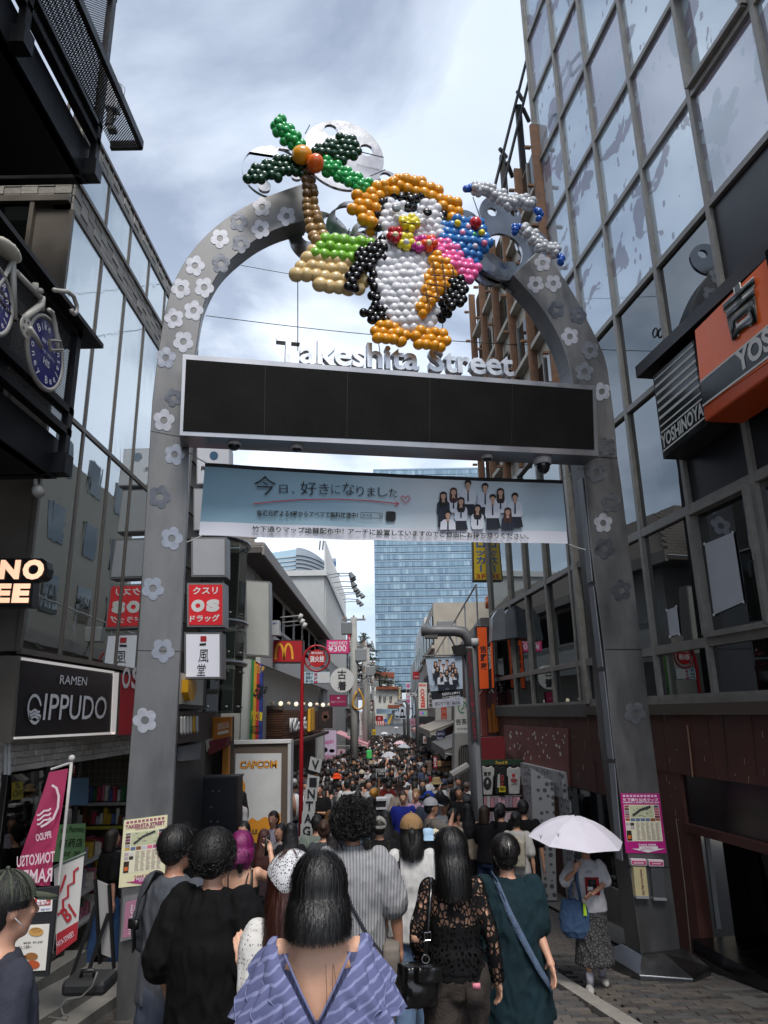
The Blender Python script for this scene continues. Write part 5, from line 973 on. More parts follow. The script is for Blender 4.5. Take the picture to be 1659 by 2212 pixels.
shape('seal',fr,[[(433,1374),(446,1374),(446,1386),(433,1386)]],plain('#b3202a'),o,.012,.001);shape('brush_stroke',fr,[[(431,1390),(445,1389),(445,1394),(431,1395)]],plain('#101114'),o,.012,.001)
LS=Fr((-3.55,0,3),(0,1,0));LE=Fr((-3.0,0,3),(0,1,0))
l2=thing('brick_shop_building','dark brick building behind the column of light box signs','building',(-5,14,gz(14)))
MB().box((-6.6,14.2,4.5),6.0,3.5,10.6).build('wall',mat('#6a6661',.8,0,.25,3,.1,20),l2)
dk=mat('#55514d',.75,0,.2,8);
for j in range(18):
 MB().box((-3.56,13.2,.6+j*.5),.05,1.5,.02).build('brick_course',dk,l2)
gb=thing('glass_bay','curved glass stair bay with steel pins left of the blank upright sign','glass bay',(-3.4,14.4,gz(14)))
gm=see_glass('bay_glass','#8f9a98',.18)
def bay(z0,z1,r=.95,cx=-3.85,cy=14.6):
 n=7
 for k in range(n):
  a0,a1=R(-95+k*24),R(-95+(k+1)*24);P=lambda a,z_:V((cx+r*math.cos(a),cy+r*math.sin(a),z_));MB().quad(P(a0+.01,z0),P(a1-.01,z0),P(a1-.01,z1),P(a0+.01,z1)).build('glass_panel',gm,gb)
  for z_ in(z0+.12,z1-.12):MB().ball(P((a0+a1)/2,z_)*1.0,.022,8,5).build('steel_pin',steel(),gb)
zq=lambda y:at(520,y,14)[2]
bay(zq(1540),zq(1435));bay(zq(1420),zq(1345));bay(zq(1335),zq(1165))
for y in(1430,1340,1163):MB().tube([V((-3.85+.98*math.cos(a*.2),14.6+.98*math.sin(a*.2),zq(y)))for a in range(-9,5)],.05,8).build('handrail',steel('#8a8b8d'),gb,True)
MB().box((-4.3,15.2,5),.5,1.0,11).build('core_wall',plain('#4d4c4a'),gb)
S('light_box_sign','tall blank upright white sign box under the eave on the left','sign',530,1253,583,1416,16.0,'#a9aba8','#77797a',(),.3,3,3)
LD=Fr((-3.2,0,3),(0,1,0))
dt=thing('coffee_shop_sign','coffee shop fascia with yellow bean panel over a black lettered sign, left','sign',LD.w(*LD.px(410,1609)))
slab('fascia',LD,[(380,1450),(446,1464),(444,1534),(376,1530)],plain('#3a3b3e',rough=.5),dt,-.3,0);slab('white_panel',LD,[(385,1452),(440,1466),(438,1524),(384,1520)],plain('#c6c4ba'),dt,0,.02)
slab('yellow_bean',LD,[(407,1468),(424,1471),(425,1490),(419,1512),(411,1513),(406,1495)],plain('#d09a1c',rough=.35),dt,.02,.12)
slab('black_panel',LD,[(374,1536),(445,1539),(441,1596),(371,1610)],plain('#1d1e21',rough=.4),dt,-.3,.03)
for i,c_ in enumerate(('#c9c9c6',)*4+('#d8a21e','#c9c9c6')):x=394+i*6.6;slab('slim_letter',LD,[(x-1.5,1551-i*.4),(x,1548-i*.4),(x+1.6,1551-i*.4),(x+1.6,1583-i),(x,1588-i),(x-1.7,1583-i)],plain(c_,var=0),dt,.03,.05)
slab('grey_panel',LD,[(395,1612),(436,1604),(432,1640),(394,1644)],plain('#7d8084'),dt,-.3,-.02);slab('lower_wall',LD,[(374,1612),(444,1600),(432,1830),(362,1850)],plain('#3d3e40',rough=.5),dt,-.5,-.1)
of_=facing(470,15.2);oc=thing('capsule_shop','orange fronted capsule toy shop with maroon awning on the left','shop',of_.w(*of_.px(470,1790)))
OR=plain('#c8822a',rough=.5)
slab('front_wall',of_,[(428,1552),(500,1548),(496,1800),(424,1800)],plain('#241c14'),oc,-.5,-.2)
for q in([(432,1552),(452,1550),(444,1790),(427,1790)],[(482,1600),(494,1596),(490,1790),(474,1790)],[(452,1550),(498,1548),(497,1600),(452,1604)]):slab('orange_frame',of_,q,OR,oc,-.2,0)
slab('sign_panel',of_,[(463,1553),(498,1550),(495,1592),(460,1598)],plain('#b8732a'),oc,0,.12);txt('CAPSULE LAB',of_,(471,1577),(495,1571),13,plain('#d8cfc4',var=0),oc,.13,.02);shape('print_block',of_,[[(470,1581),(494,1576),(494,1583),(470,1588)]],plain('#d8cfc4',var=0),oc,.13,.001)
b=MB();pts=[(445,1600),(450,1596),(492,1590),(488,1614),(470,1628),(448,1634)]
slab('awning',of_,[(447,1602),(491,1592),(488,1612),(456,1630),(450,1628)],plain('#6d2830',rough=.7),oc,.1,.5);slab('awning_cap',of_,[(444,1600),(450,1596),(452,1615),(446,1624)],plain('#b5b0aa'),oc,.1,.52)
hf_=facing(560,17.0);hd=thing('poster_hoarding','brown hoarding with a white poster lettered CAPCOM on the left','hoarding',hf_.w(*hf_.px(560,1850)))
slab('board',hf_,[(492,1604),(626,1602),(623,1860),(487,1860)],plain('#5d5048',rough=.6),hd,-.4,0);slab('cap',hf_,[(491,1600),(628,1598),(628,1605),(491,1608)],plain('#c9c9c8'),hd,-.4,.05);slab('side_panel',hf_,[(622,1606),(629,1604),(626,1830),(620,1830)],plain('#b5b7ba'),hd,-.4,.04)
slab('poster',hf_,[(509,1628),(608,1627),(606,1790),(505,1790)],plain('#c3c5c6'),hd,0,.01)
for d_,bo,c_ in((.014,.07,'#1a2038'),(.018,.02,'#dd9a3a')):txt('CAPCOM',hf_,(517,1661),(599,1659),17,plain(c_,var=0),hd,d_,bo)
shape('orange_disc',hf_,[[(x,y)for x,y in circ(506,1702,24,27,30)if x>=505.5]],plain('#d08a24'),hd,.014,.001);shape('splash',hf_,[[(506,1782),(520,1772),(530,1778),(545,1766),(556,1774),(572,1764),(585,1770),(606,1756),(606,1790),(506,1790)]],plain('#d08a24'),hd,.013,.001)
slab('lower_panel',hf_,[(500,1790),(608,1790),(606,1860),(498,1860)],plain('#c28a24'),hd,0,.012);txt('CAPSULE',hf_,(515,1803),(556,1802),10,INK,hd,.016,.03)
kf=facing(458,13.5);kc=thing('black_cabinet','tall black steel cabinet with small latches standing on the left','cabinet',kf.w(*kf.px(458,1890)))
slab('body',kf,[(403,1682),(513,1678),(511,1870),(400,1875)],plain('#0d0f16',rough=.4),kc,-.5,0,.01);slab('top_cap',kf,[(401,1680),(515,1676),(515,1680),(401,1684)],plain('#2a2c33',rough=.4),kc,-.5,.01)
stroke('door_gap',kf,[(467,1686),(466,1870)],1.2,BLACK,kc,.003)
for x,y in((459,1709),(473,1709),(456,1744),(455,1775),(470,1775)):slab('latch',kf,[(x-2,y-2),(x+2,y-2),(x+2,y+2),(x-2,y+2)],plain('#4a4b50',rough=.3),kc,0,.012)
S('wall_panel','plain white wall panel beside the rainbow striped shop sign','wall panel',506,1424,543,1602,18.2,'#a8adab','#a0a5a3',(),.4,.5)
rf_=facing(552,18.0);rw=thing('rainbow_sign','upright rainbow striped second-hand clothes sign with black characters','sign',rf_.w(*rf_.px(550,1602)))
for i,c_ in enumerate(('#2c7a3c','#c9922a','#b52a2e','#2c3a86')):slab('stripe_panel',rf_,[(544+i*5.6,1424+i*3),(549.6+i*5.6,1427+i*3),(544.6+i*6.6,1602),(538+i*6.6,1602)],plain(c_),rw,-.2,0)
for i,ch in enumerate('古着屋'):txt(ch,rf_,(545+i*7,1504+i*5),(553+i*7,1507+i*5),34,INK,rw,.01,.03)
for i,ch in enumerate('グリズリー'):txt(ch,rf_,(541+i*5,1554+i),(546+i*5,1554+i),20,plain('#d8c22a',var=0),rw,.01,.02)
for i,ch in enumerate('中古屋'):txt(ch,rf_,(548+i*6,1450+i*3),(554+i*6,1452+i*3),18,plain('#c9a03a',var=0),rw,.01,.02)
txt('GRIZZLY',rf_,(540,1585),(565,1584),17,INK,rw,.012,.01)
zE_=LE.px(620,1262)[1];ev=thing('eave_building','building with a long dark eave and shingle roof above the hamburger restaurant','building',(-5,26,gz(26)))
MB().prism([V((-8,17,zE_+3)),V((-3.0,17,zE_+3)),V((-3.0,40,zE_+3)),V((-8,40,zE_+3))],V((0,0,.12))).build('eave_soffit',plain('#55524f',rough=.7),ev)
MB().box((-2.98,28.5,zE_+3.1),.06,23,.3).build('eave_trim',plain('#8d8a86'),ev)
sh1=MB();rdg=V((-5.6,19.5,zE_+3+2.4));sh1 .add([V((-8,17,zE_+3.13)),V((-3.0,17,zE_+3.13)),rdg,V((-8,19.5,zE_+5.4)),V((-3.0,40,zE_+3.13)),V((-5.6,40,zE_+5.4))],[(0,1,2,3),(1,4,5,2)]);sh1 .build('roof',plain('#5c5650',rough=.85),ev)
shm=MB().box((0,0,0),.28,.14,.03).mesh('shingle',plain('#635d58',rough=.85));e1=V((1,0,0));sl_=(rdg-V((-5.6,17,zE_+3.13))).normalized()
for j in range(14):
 for i in range(15):
  p=V((-3.15-i*.29-(.14 if j%2 else 0)-j*.19*.55,17.05,zE_+3.17))+sl_*(j*.19+.1)
  o=link('shingle',shm,ev,p,(math.atan2(sl_.z,sl_.y)+.08,0,0))
MB().box((-5.8,29,(zE_+gz(26)-3)/2+3),4.4,22,zE_-gz(26)+3).build('wall',plain('#aeaeaa'),ev)
for k in range(7):MB().box((-3.62,19.5+k*2.8,zE_+2.1),.1,.12,1.7).build('post',LGREY,ev);MB().box((-3.63,20.9+k*2.8,zE_+2.2),.06,2.2,1.3).build('window',glD2,ev)
MB().box((-3.2,29,zE_+.85),.12,22,.9).build('parapet',plain('#b2b4b4'),ev);MB().box((-3.16,29,zE_+1.5),.08,22,.1).build('handrail',plain('#8f908f'),ev)
S('wall_panel','white terrace wall panel with a blue mark above the hamburger sign','wall panel',583,1340,603,1372,19.5,'#a9abae','#a5a7aa',[('l',[(590,1348),(598,1345),(590,1346)],2,'#1d4a8a')],.3,.5)
o,fr=S('hamburger_sign','red sign with golden arches projecting over the street','sign',582,1382,655,1432,20.0,'#a8101c','#2a2a2c',(),.35,2.5)
for q in([(595,1424),(596,1408),(599,1396),(604,1391),(609,1396),(612,1408),(613.5,1424)],[(613.5,1424),(615,1408),(618,1396),(623,1391),(628,1396),(631,1408),(632,1424)]):stroke('golden_arch',fr,smooth2(q,4),4.6,plain('#e0a22a',var=0),o,.014)
wf_=facing(588,22.0);wd=thing('slatted_fascia','brown wood slat fascia with white metal letters and yellow bars, left','fascia',wf_.w(*wf_.px(588,1600)));WL=Fr((wf_.w(*wf_.px(610,1560)).x,22,3),(0,1,0));woodm=[mat(c,.6,0,.3,6,name='slat_wood')for c in('#6a4632','#75503a','#5d3d2c')]
slab('backing',wf_,[(567,1530),(610,1532),(610,1600),(566,1598)],plain('#241b17'),wd,-.3,0);slab('top_board',wf_,[(566,1524),(611,1525),(611,1534),(566,1532)],plain('#5a5048'),wd,-.3,.08)
MB().prism([WL.w(0,WL.px(611,1600)[1],-.01),WL.w(14,WL.px(611,1600)[1],-.01),WL.w(14,WL.px(611,1533)[1],-.01),WL.w(0,WL.px(611,1533)[1],-.01)],-WL.n*.3).build('backing',plain('#241b17'),wd)
zA,zB=WL.px(611,1600)[1],WL.px(611,1533)[1]
for k in range(13):
 z_=zA+(zB-zA)*(k+.5)/13;p0=wf_.px(567,1560)[0];MB().prism([wf_.w(p0,z_-wf_.o.z+3-.025,.05),wf_.w(wf_.px(610,1560)[0],z_-wf_.o.z+3-.025,.05),wf_.w(wf_.px(610,1560)[0],z_-wf_.o.z+3+.02,.05),wf_.w(p0,z_-wf_.o.z+3+.02,.05)],-wf_.n*.05).build('slat',random.choice(woodm),wd)
 MB().prism([WL.w(0,z_-.025,.05),WL.w(14,z_-.025,.05),WL.w(14,z_+.02,.05),WL.w(0,z_+.02,.05)],-WL.n*.05).build('slat',random.choice(woodm),wd)
txt("McDonald's",WL,(625,1583),(660,1576),30,plain('#d0d0d2',rough=.3),wd,.1,.03,.05);slab('yellow_bar',WL,[(671,1531),(675,1530),(675,1578),(670,1580)],plain('#d8a022',rough=.4),wd,.05,.15);slab('yellow_bar',WL,[(676,1530),(680,1529),(680,1576),(676,1577)],plain('#d8a022',rough=.4),wd,.05,.15)
MB().box((-3.3,29,WL.px(611,1600)[1]+2.9),.9,14,.12).build('canopy',plain('#3b2c28'),wd)
MB().box((-4.2,29,(gz(26)+WL.px(611,1600)[1]+3)/2),1.4,14,2.6).build('shop_front',plain('#2b2320'),wd)
for k in range(9):
 q=(wf_.px(586+k*12,1519));MB().ball(wf_.w(q[0],q[1],-.2-k*.6),.07,10,6).build('spot_lamp',plain('#e8d9b8',emit=.6 if k%2 else 0,var=0),wd,True)
rp=facing(655,15.0);hy=thing('hydrant_sign','red round fire hydrant sign on a red pole with hoop','sign',(rp.w(*rp.px(650,1800)).x,15,gz(15)));RP=plain('#a01420',rough=.4)
bx=rp.w(*rp.px(650,1800));MB().tube([V((bx.x,15,gz(15))),rp.w(*rp.px(651,1620)),rp.w(*rp.px(653,1440)),rp.w(*rp.px(655,1422)),rp.w(*rp.px(661,1408)),rp.w(*rp.px(671,1398)),rp.w(*rp.px(684,1394))],[.045,.042,.036,.03,.028,.026,.024],10).build('pole',RP,hy,True)
cx_,cy_=685,1422;q=rp.px(cx_,cy_);rr_=abs(rp.px(cx_+27,cy_)[0]-q[0])
MB().tube([rp.w(q[0]+rr_*math.cos(a*.2),q[1]+rr_*math.sin(a*.2))for a in range(33)],.018,6,cap=False).build('hoop',RP,hy,True)
place2d('sign_disc',fill2d([[(rr_*.7*math.cos(a*.2),rr_*.7*math.sin(a*.2))for a in range(31)]],.03),rp,0,plain('#b3121e'),hy,*q)
for a in(.8,2.3,3.9,5.5):MB().tube([rp.w(q[0]+rr_*.68*math.cos(a),q[1]+rr_*.68*math.sin(a)),rp.w(q[0]+rr_*math.cos(a),q[1]+rr_*math.sin(a))],.012,6).build('spoke',RP,hy)
txt('FIRE HYDRANT',rp,(672,1413),(698,1413),5,WHITE,hy,.02,.02);txt('消火栓',rp,(669,1431),(701,1430),14,WHITE,hy,.02,.03)
S('beauty_school_sign','small blue and white beauty school sign below the fire hydrant sign','sign',657,1451,713,1477,15.0,'#bcd2dd','#8fa6b2',[('t','原宿で',660,1459,676,1459,7,.02,'#1d3a5a'),('t','美容が',660,1467,676,1467,7,.02,'#1d3a5a'),('t','学べる',660,1475,676,1475,7,.02,'#1d3a5a'),('c','高校',682,1452,1470,8,.02,'#a83a5a'),('q',[(688,1453),(712,1453),(712,1475),(688,1475)],'#c6c8ca'),('q',[(678,1471),(685,1471),(687,1473),(685,1476),(678,1476)],'#a83a5a')],.04,1)
o,fr=S('accessory_sign','pink sign lettered with 300 yen price left of the street','sign',705,1382,754,1412,26,'#d0387a','#8a2a50',[('t',"PARIS KID'S",711,1393,750,1392,7,.01,WT),('t','¥300',709,1408,748,1407,14,.01,WT)],.2,1.2)
S('bargain_shop_sign','tall red sign partly hidden behind the first utility pole','sign',750,1345,765,1408,38,'#a81c3a','#6a1020',[('c','ダイソー',757,1350,1400,9,.02,WT)],.3,1)
kf_=facing(739,24);kg=thing('round_clothes_sign','white round second-hand clothes sign with two black brush characters','sign',kf_.w(*kf_.px(739,1496)));q=kf_.px(739,1469);rr_=abs(kf_.px(765,1469)[0]-q[0])
place2d('disc',fill2d([[(rr_*math.cos(a*.15),rr_*math.sin(a*.15))for a in range(42)]],.2),kf_,-.1,plain('#c9cac8'),kg,*q);txt('古',kf_,(729,1467),(748,1467),20,INK,kg,.01,.012);txt('着',kf_,(729,1491),(748,1491),20,INK,kg,.01,.012)
S('dance_school_sign','magenta sign with a small house mark under the round clothes sign','sign',712,1501,749,1526,24,'#8c1448','#5a0c2e',[('t','東京ダンスアカデミー',715,1519,746,1518,5,.01,'#c9a0b4'),('t','4F',728,1510,734,1510,4,.02,WT)],.15,1)
S('photo_sign','dark photo sign above the pink poster','sign',687,1527,718,1573,24,'#241a18','#1a1614',[('q',[(697,1538),(709,1536),(712,1550),(700,1560),(694,1550)],'#5a3a30'),('q',[(699,1545),(707,1545),(707,1552),(699,1552)],'#a8988c')],.15,1)
S('pink_wall_sign','tall pale pink and lilac character goods poster on the left','poster',686,1577,727,1690,39,'#b9a2c0','#9a86a4',[('q',[(688,1579),(725,1579),(725,1630),(688,1630)],'#c3b2cc'),('t','HARAJUKU',693,1612,722,1608,11,.04,'#b03a78'),('q',circ(700,1620,8,6,14),'#d0a8bc'),('q',circ(717,1622,6,4,14),'#6a5a8a'),('q',[(688,1632),(725,1632),(725,1640),(688,1640)],'#a8788a')]+[('q',circ(694+(i%3)*12,1650+(i//3)*11,4,3,10),('#c9b0a0','#b08a98','#8a4a50','#d8c8c0')[i%4])for i in range(9)],.1,.6)
S('gallery_sign','narrow upright white gallery sign between the utility poles','sign',777,1537,787,1588,44,'#bdbdbc','#8d8d8c',[('s','GALLERY H TOKYO',782,1542,1584,4,.01,'#3a3a3c')],.2,.6)
S('dark_shop_sign','dark brown accessory shop sign with pale characters on the left','sign',750,1535,776,1562,36,'#2a1c1c','#1d1414',[('t','ロアクセサリー',752,1546,774,1546,5,.02,'#b9b0ac'),('t','日本',760,1556,772,1556,5,.02,'#b9b0ac')],.2,.5)
S('white_shop_sign','white shop sign below the dark brown accessory sign','sign',750,1563,773,1590,36.2,'#a3a5a6','#8a8c8e',[('q',circ(758,1573,3,3,12),'#3a3a3c')],.2,.5)
S('pink_price_sign','small pink framed sign in front of the pink awning shop','sign',728,1618,746,1632,36,'#c9aab4','#a8808e',[('q',circ(737,1625,3,3,10),'#6a3a4a')],.05,.6)
S('green_shop_sign','teal green upright sign behind the second utility pole','sign',785,1474,797,1515,58,'#2f7f6a','#256050',[('q',circ(791,1505,3,4,12),'#123a30')],.3,.4)
S('lilac_shop_sign','pale lilac upright sign left of the teal sign','sign',771,1476,783,1512,57,'#8f86a0','#77708a',[('q',circ(777,1500,3,4,12),'#c9c4d4')],.3,.4)
S('yellow_shop_sign','small yellow sign over the far left shops','sign',804,1575,812,1588,60,'#c8a62a','#8a7420',[('t','古',805,1586,811,1586,6,.02,'#3a2a10')],.2,.4)
S('brown_shop_sign','brown upright sign between the far utility poles','sign',799,1512,807,1536,66,'#5a2f2a','#40201c',[('c','喫茶',803,1516,1532,5,.02,WT)],.3,.4)
S('white_far_sign','white sign with red marks left of the far crepe shop','sign',800,1540,811,1562,74,'#b5b3b2','#8a8888',[('q',circ(805,1547,2.4,2.4,10),'#b0303a'),('q',[(802,1554),(809,1554),(809,1557),(802,1557)],'#b0303a')],.3,.4)
S('blue_far_sign','blue sign beside the yellow stair','sign',829,1553,837,1560,82,'#2f62a0','#24508a',(),.3,.3)
S('pink_far_sign','pink sign under the narrow patterned banner','sign',886,1552,898,1568,50,'#b9879a','#94687a',[('t','占い',888,1563,896,1563,6,.03,'#5a1c34')],.3,.4)
S('white_upright_sign','white upright sign right of the coffee sign','sign',925,1497,936,1530,38,'#b4b2ae','#8a8884',[('c','原宿店',930,1500,1528,7,.02,'#2a2a2c')],.3,.5)
S('ice_flag','white flag with a red ice character on the right','flag',914,1590,922,1606,30,'#b9b5b2','#b9b5b2',[('t','氷',915,1603,921,1603,8,.03,'#b0202a')],.02,.2)
S('coin_locker_sign','navy coin locker sign below the red letters E','sign',943,1578,962,1602,25,'#232c50','#1a2040',[('t','コイン',945,1588,960,1588,6,.02,WT),('t','ロッカー',945,1598,960,1598,6,.02,WT)],.15,.5)
def awning(label,xw,xf,y0,y1,zw,zf,c):
 """sloping canvas from the wall at xw to its front edge at xf"""
 P=[V((xw,y0,zw)),V((xw,y1,zw)),V((xf,y1,zf)),V((xf,y0,zf))];t_=thing('awning',label,'awning',P[3]);n=7
 for k in range(n):
  a,b_=P[0].lerp(P[1],k/n),P[0].lerp(P[1],(k+1)/n);e,d_=P[3].lerp(P[2],k/n),P[3].lerp(P[2],(k+1)/n);MB().prism([a,b_,d_-V((0,0,.02)),e-V((0,0,.02))],V((0,0,-.02))).build('canvas_panel',plain(c,rough=.75),t_)
 MB().prism([P[3],P[2],P[2]-V((0,0,.24)),P[3]-V((0,0,.24))],V((.02 if xf>xw else-.02,0,0))).build('valance',plain(c,rough=.75),t_);MB().prism([P[0],P[3],P[3]-V((0,0,.2))],V((0,.02,0))).build('side_flap',plain(c,rough=.75),t_)
 for k in(0,1):MB().tube([P[3-k]-V((0,0,.1)),P[k]-V((0,0,.7))],.02,6).build('arm',LGREY,t_)
awning('pale pink canvas awning over the left side shops',-3.0,-1.15,41.5,47,at(735,1580,44).z,at(785,1604,44).z,'#c9929a')
awning('beige canvas awning under the coffee sign on the right',2.6,1.55,27,37,at(940,1557,28).z,at(916,1578,28).z,'#8d867c')
awning('grey canvas awning above the cake display on the right',2.6,1.5,19.6,25.5,at(985,1586,20).z,at(940,1618,20).z,'#6d6b68')
awning('small pale pink tent roof far down the right side',2.9,1.9,54,60,at(912,1564,56).z,at(890,1575,56).z,'#cf9a98')
nf=facing(665,13.0);vb=thing('letter_banner','string of white sheets spelling VINTAGE hung beside the red pole','banner',nf.w(*nf.px(655,1850)))
for i,(ch,x,y,a)in enumerate((('V',681,1652,.3),('I',676,1690,.25),('N',672,1715,.15),('T',668,1741,.1),('A',665,1768,.08),('G',662,1795,.05),('E',658,1822,.05))):
 h_,w_=14,13;P_=[(x+dx*math.cos(a)-dy*math.sin(a)*.6,y+dy+dx*math.sin(a))for dx,dy in((-w_,-h_),(w_,-h_),(w_,h_),(-w_,h_))]
 slab('sheet',nf,P_,plain('#bdbdbb',rough=.85),vb,-.02+.004*i,.0+.004*i);txt(ch,nf,(x-8,y+10),(x+8,y+10),20,INK,vb,.012+.004*i,.02)
MB().tube([nf.w(*nf.px(684,1640)),nf.w(*nf.px(694,1625))],.01,5).build('hook',LGREY,vb)
wb_=thing('ribbed_white_building','white ribbed metal building with flood light arms, left of the sky gap','building',(-6,45,gz(45)));yw,x_w=38.0,-3.3;ztop=at(692,1244,38)[2]
MB().box((-7.3,48,(ztop+gz(45))/2),8,20,ztop-gz(45)).build('wall',plain('#a5a8a8',rough=.6),wb_)
for k in range(26):MB().box((-3.28,38.4+k*.76,(ztop+5)/2+1.5),.1,.3,ztop-4).build('rib',plain('#b3b5b4',rough=.6),wb_)
MB().box((-7.3,48,ztop+.15),8.3,20.3,.3).build('coping',plain('#b9bbba'),wb_);MB().tube([at(650,1295,37.8),at(648,1400,37.8)],.06,8).build('drain_pipe',plain('#9a8f7c'),wb_)
for i,(p,q)in enumerate((((1205,405),(1415,388)),((1215,430),(1420,408)),((1245,468),(1430,458)),((1255,508),(1445,495)),((1262,528),(1460,512)),((1270,560),(1465,540)),((1290,572),(1500,552)),((1320,600),(1470,600)),((1330,625),(1490,618)))):
 D=39+i*2.0;a_,e_=at(*c8(*p),D),at(*c8(*q),D);t_=thing('flood_light',('topmost','second','third','fourth','fifth','sixth','seventh','eighth','lowest')[i]+' of the white flood light arms reaching out from the ribbed building','flood light',e_,'flood lights on the ribbed building')
 MB().tube([a_,(a_+e_)/2+V((0,0,.06)),e_],.035,6).build('arm',plain('#8d8f90'),t_);MB().tube([e_+V((-.05,0,.02)),e_+V((.12,-.05,-.3))],[.1,.2],10).build('lamp',plain('#5d5f60'),t_)
for i,(x,y)in enumerate(((692,1362),(646,1331),(650,1342),(655,1350))):
 if i:t_=thing('spot_light',('upper','middle','lower')[i-1]+' white spot light on the terrace above the hamburger sign','spot light',at(x,y,20));MB().tube([at(x,y,20),at(x+6,y+3,20)],.09,10).build('lamp',plain('#b9b9b6'),t_,True);MB().tube([at(x-40,y+3,20.5),at(x,y-1,20)],.02,6).build('arm',LGREY,t_)
def upole(i,x,ytop,D,r,extra):
 base=at(x,1541,D);t_=thing('utility_pole',extra,'utility pole',(base.x,D,gz(D)),'utility poles');zt_=at(x,ytop,D)[2]
 MB().tube([V((base.x,D,gz(D))),V((base.x,D,zt_))],[r*1.15,r*.85],12).build('post',mat('#8d8d8a',.8,0,.2,3),t_,True)
 for k in range(3):
  z_=zt_-.5-k*1.0*r/.14;sgn=1 if k%2 else-1;MB().box((base.x+sgn*.32,D,z_),.5,.35,.55).build('transformer',plain(('#6d7072','#7f8385','#65686a')[k],rough=.5),t_,bevel=.03);MB().box((base.x,D,z_+.4),1.1,.08,.08).build('cross_arm',GREY,t_)
  for s in(-.45,0,.45):MB().tube([V((base.x+s,D,z_+.42)),V((base.x+s,D,z_+.6))],.04,6).build('insulator',plain('#8a6a54'),t_)
 return V((base.x,D,zt_))
tops=[upole(0,765,1334,33,.17,'nearest concrete utility pole with grey transformers on the left'),upole(1,789,1388,44,.17,'second concrete utility pole with grey transformers'),upole(2,796,1400,55,.16,'third utility pole among tangled cables'),upole(3,806,1440,70,.16,'farthest utility pole before the white villa')]
cab=MB();wirem=BLACK;ci=0
for a_,b_ in zip(tops,tops[1:]):
 for k in range(4):
  dz=-.3-k*.55;n=12;MB().tube([a_.lerp(b_,j/n)+V((.1*k-.2,0,dz-.5*math.sin(math.pi*j/n)))for j in range(n+1)],.03,5).build('cable',wirem,None,label=('first','second','third','fourth')[k]+' sagging cable from the top between the '+('nearest and second','second and third','third and farthest')[ci]+' utility poles',category='cable',group='cables between the utility poles')
 ci+=1
MB().tube([tops[0]+V((.2+.25*math.sin(a*.4),-.2,-3.2-.9*math.sin(a*.2)))for a in range(16)],.045,6).build('yellow_cable',plain('#b5862a'),None,True,label='yellow covered cable looping down the nearest utility pole',category='cable')
#  far end
def tower():
 D=240;fr=facing(920,D);t_=thing('glass_tower','tall blue glass office tower at the end of the street','tower',fr.w(*fr.px(920,1475)))
 a0,a1=fr.px(810,1300)[0],fr.px(1080,1300)[0];z0,z1=fr.px(920,1490)[1],fr.px(920,1012)[1]
 MB().prism([fr.w(a0,z0,-1),fr.w(a1,z0,-1),fr.w(a1,z1,-1),fr.w(a0,z1,-1)],-fr.n*30).build('core',plain('#2c3f52'),t_)
 pm=[pane_mat('tower_glass',c,'#c5d8e6',rf_,.03,0,1)for c,rf_ in(('#6f8694',.13),('#647b89',.13),('#7c939f',.13),('#53687a',.16),('#8b9fa9',.12))]
 nr_,nc=30,40;hh=(z1-z0)/nr_;ww=(a1-a0)/nc;pan=[MB().box((0,0,0),ww*.94,hh*.70,.2).mesh('pane',pm[k])for k in range(5)];rest=MB();n=0
 M=Matrix(((fr.u.x,fr.v.x,fr.n.x),(fr.u.y,fr.v.y,fr.n.y),(fr.u.z,fr.v.z,fr.n.z))).to_euler();rnd=random.Random(3)
 for j in range(nr_):
  for i in range(nc):
   a,z_=a0+(i+.5)*ww,z0+(j+.45)*hh;k=rnd.choice((0,0,0,1,1,2,3))if rnd.random()<.9 else 4
   if 2<j<18 and i<30 and n<300:link('pane',pan[k],t_,fr.w(a,z_,0),M);n+=1
   else:rest.box(fr.w(a,z_,0),ww*.94,hh*.70,.2,(fr.u,fr.v,fr.n),k)
  bar(fr,a0,z0+(j+.9)*hh,a1,z0+(j+.9)*hh,hh*.2,t_,plain('#7d94a4',rough=.4),-.5,.25,'floor_band')
 rest.build('pane_field',pm,t_,kind='stuff')
 for i in range(0,nc+1,4):bar(fr,a0+i*ww,z0,a0+i*ww,z1,ww*.1,t_,plain('#8ba0ad',rough=.4),0,.3,'mullion')
tower()
sf_=facing(640,190);se=thing('curved_office_building','pale curved office building behind the eave roof, left of the tower','building',sf_.w(*sf_.px(640,1300)))
slab('glass_wing',sf_,[(572,1196),(640,1186),(640,1330),(572,1330)],pane_mat('office_glass','#7d99a4','#d0e0e6',.35,.03,0,1),se,-12,0)
for k in range(5):y=1200+k*9;slab('floor_band',sf_,[(572,y+7-(0)),(640,y),(640,y+2.5),(572,y+9.5)],plain('#a9b4ba'),se,0,.6)
cyl=MB();q0=sf_.px(640,1300);q1=sf_.px(727,1300);zt_,zb_=sf_.px(660,1186)[1],sf_.px(660,1330)[1];n=16;wdt=q1[0]-q0[0]
for k in range(n):
 a_,b_=k/n,(k+1)/n;P=lambda f,z_:sf_.w(q0[0]+wdt*f,z_,2-14*f*f);cyl=MB();cyl.quad(P(a_,zb_),P(b_,zb_),P(b_,zt_-6*b_*b_),P(a_,zt_-6*a_*a_));cyl.build('cladding_panel',plain('#8f979f',rough=.5),se)
for j in range(16):
 z_=zb_+(zt_-zb_)*j/17;MB().tube([sf_.w(q0[0]+wdt*k/12,z_-3*(k/12)**2,2.2-14*(k/12)**2)for k in range(13)],.18,4).build('panel_joint',plain('#6f7780'),se)
S('roof_letters','blue company letters SECOM near the top of the curved office building','letters',706,1206,726,1224,175,'#8f979f','#8f979f',[('t','SECOM',707,1220,725,1222,10,.05,'#1d5a94')],.5,.2)
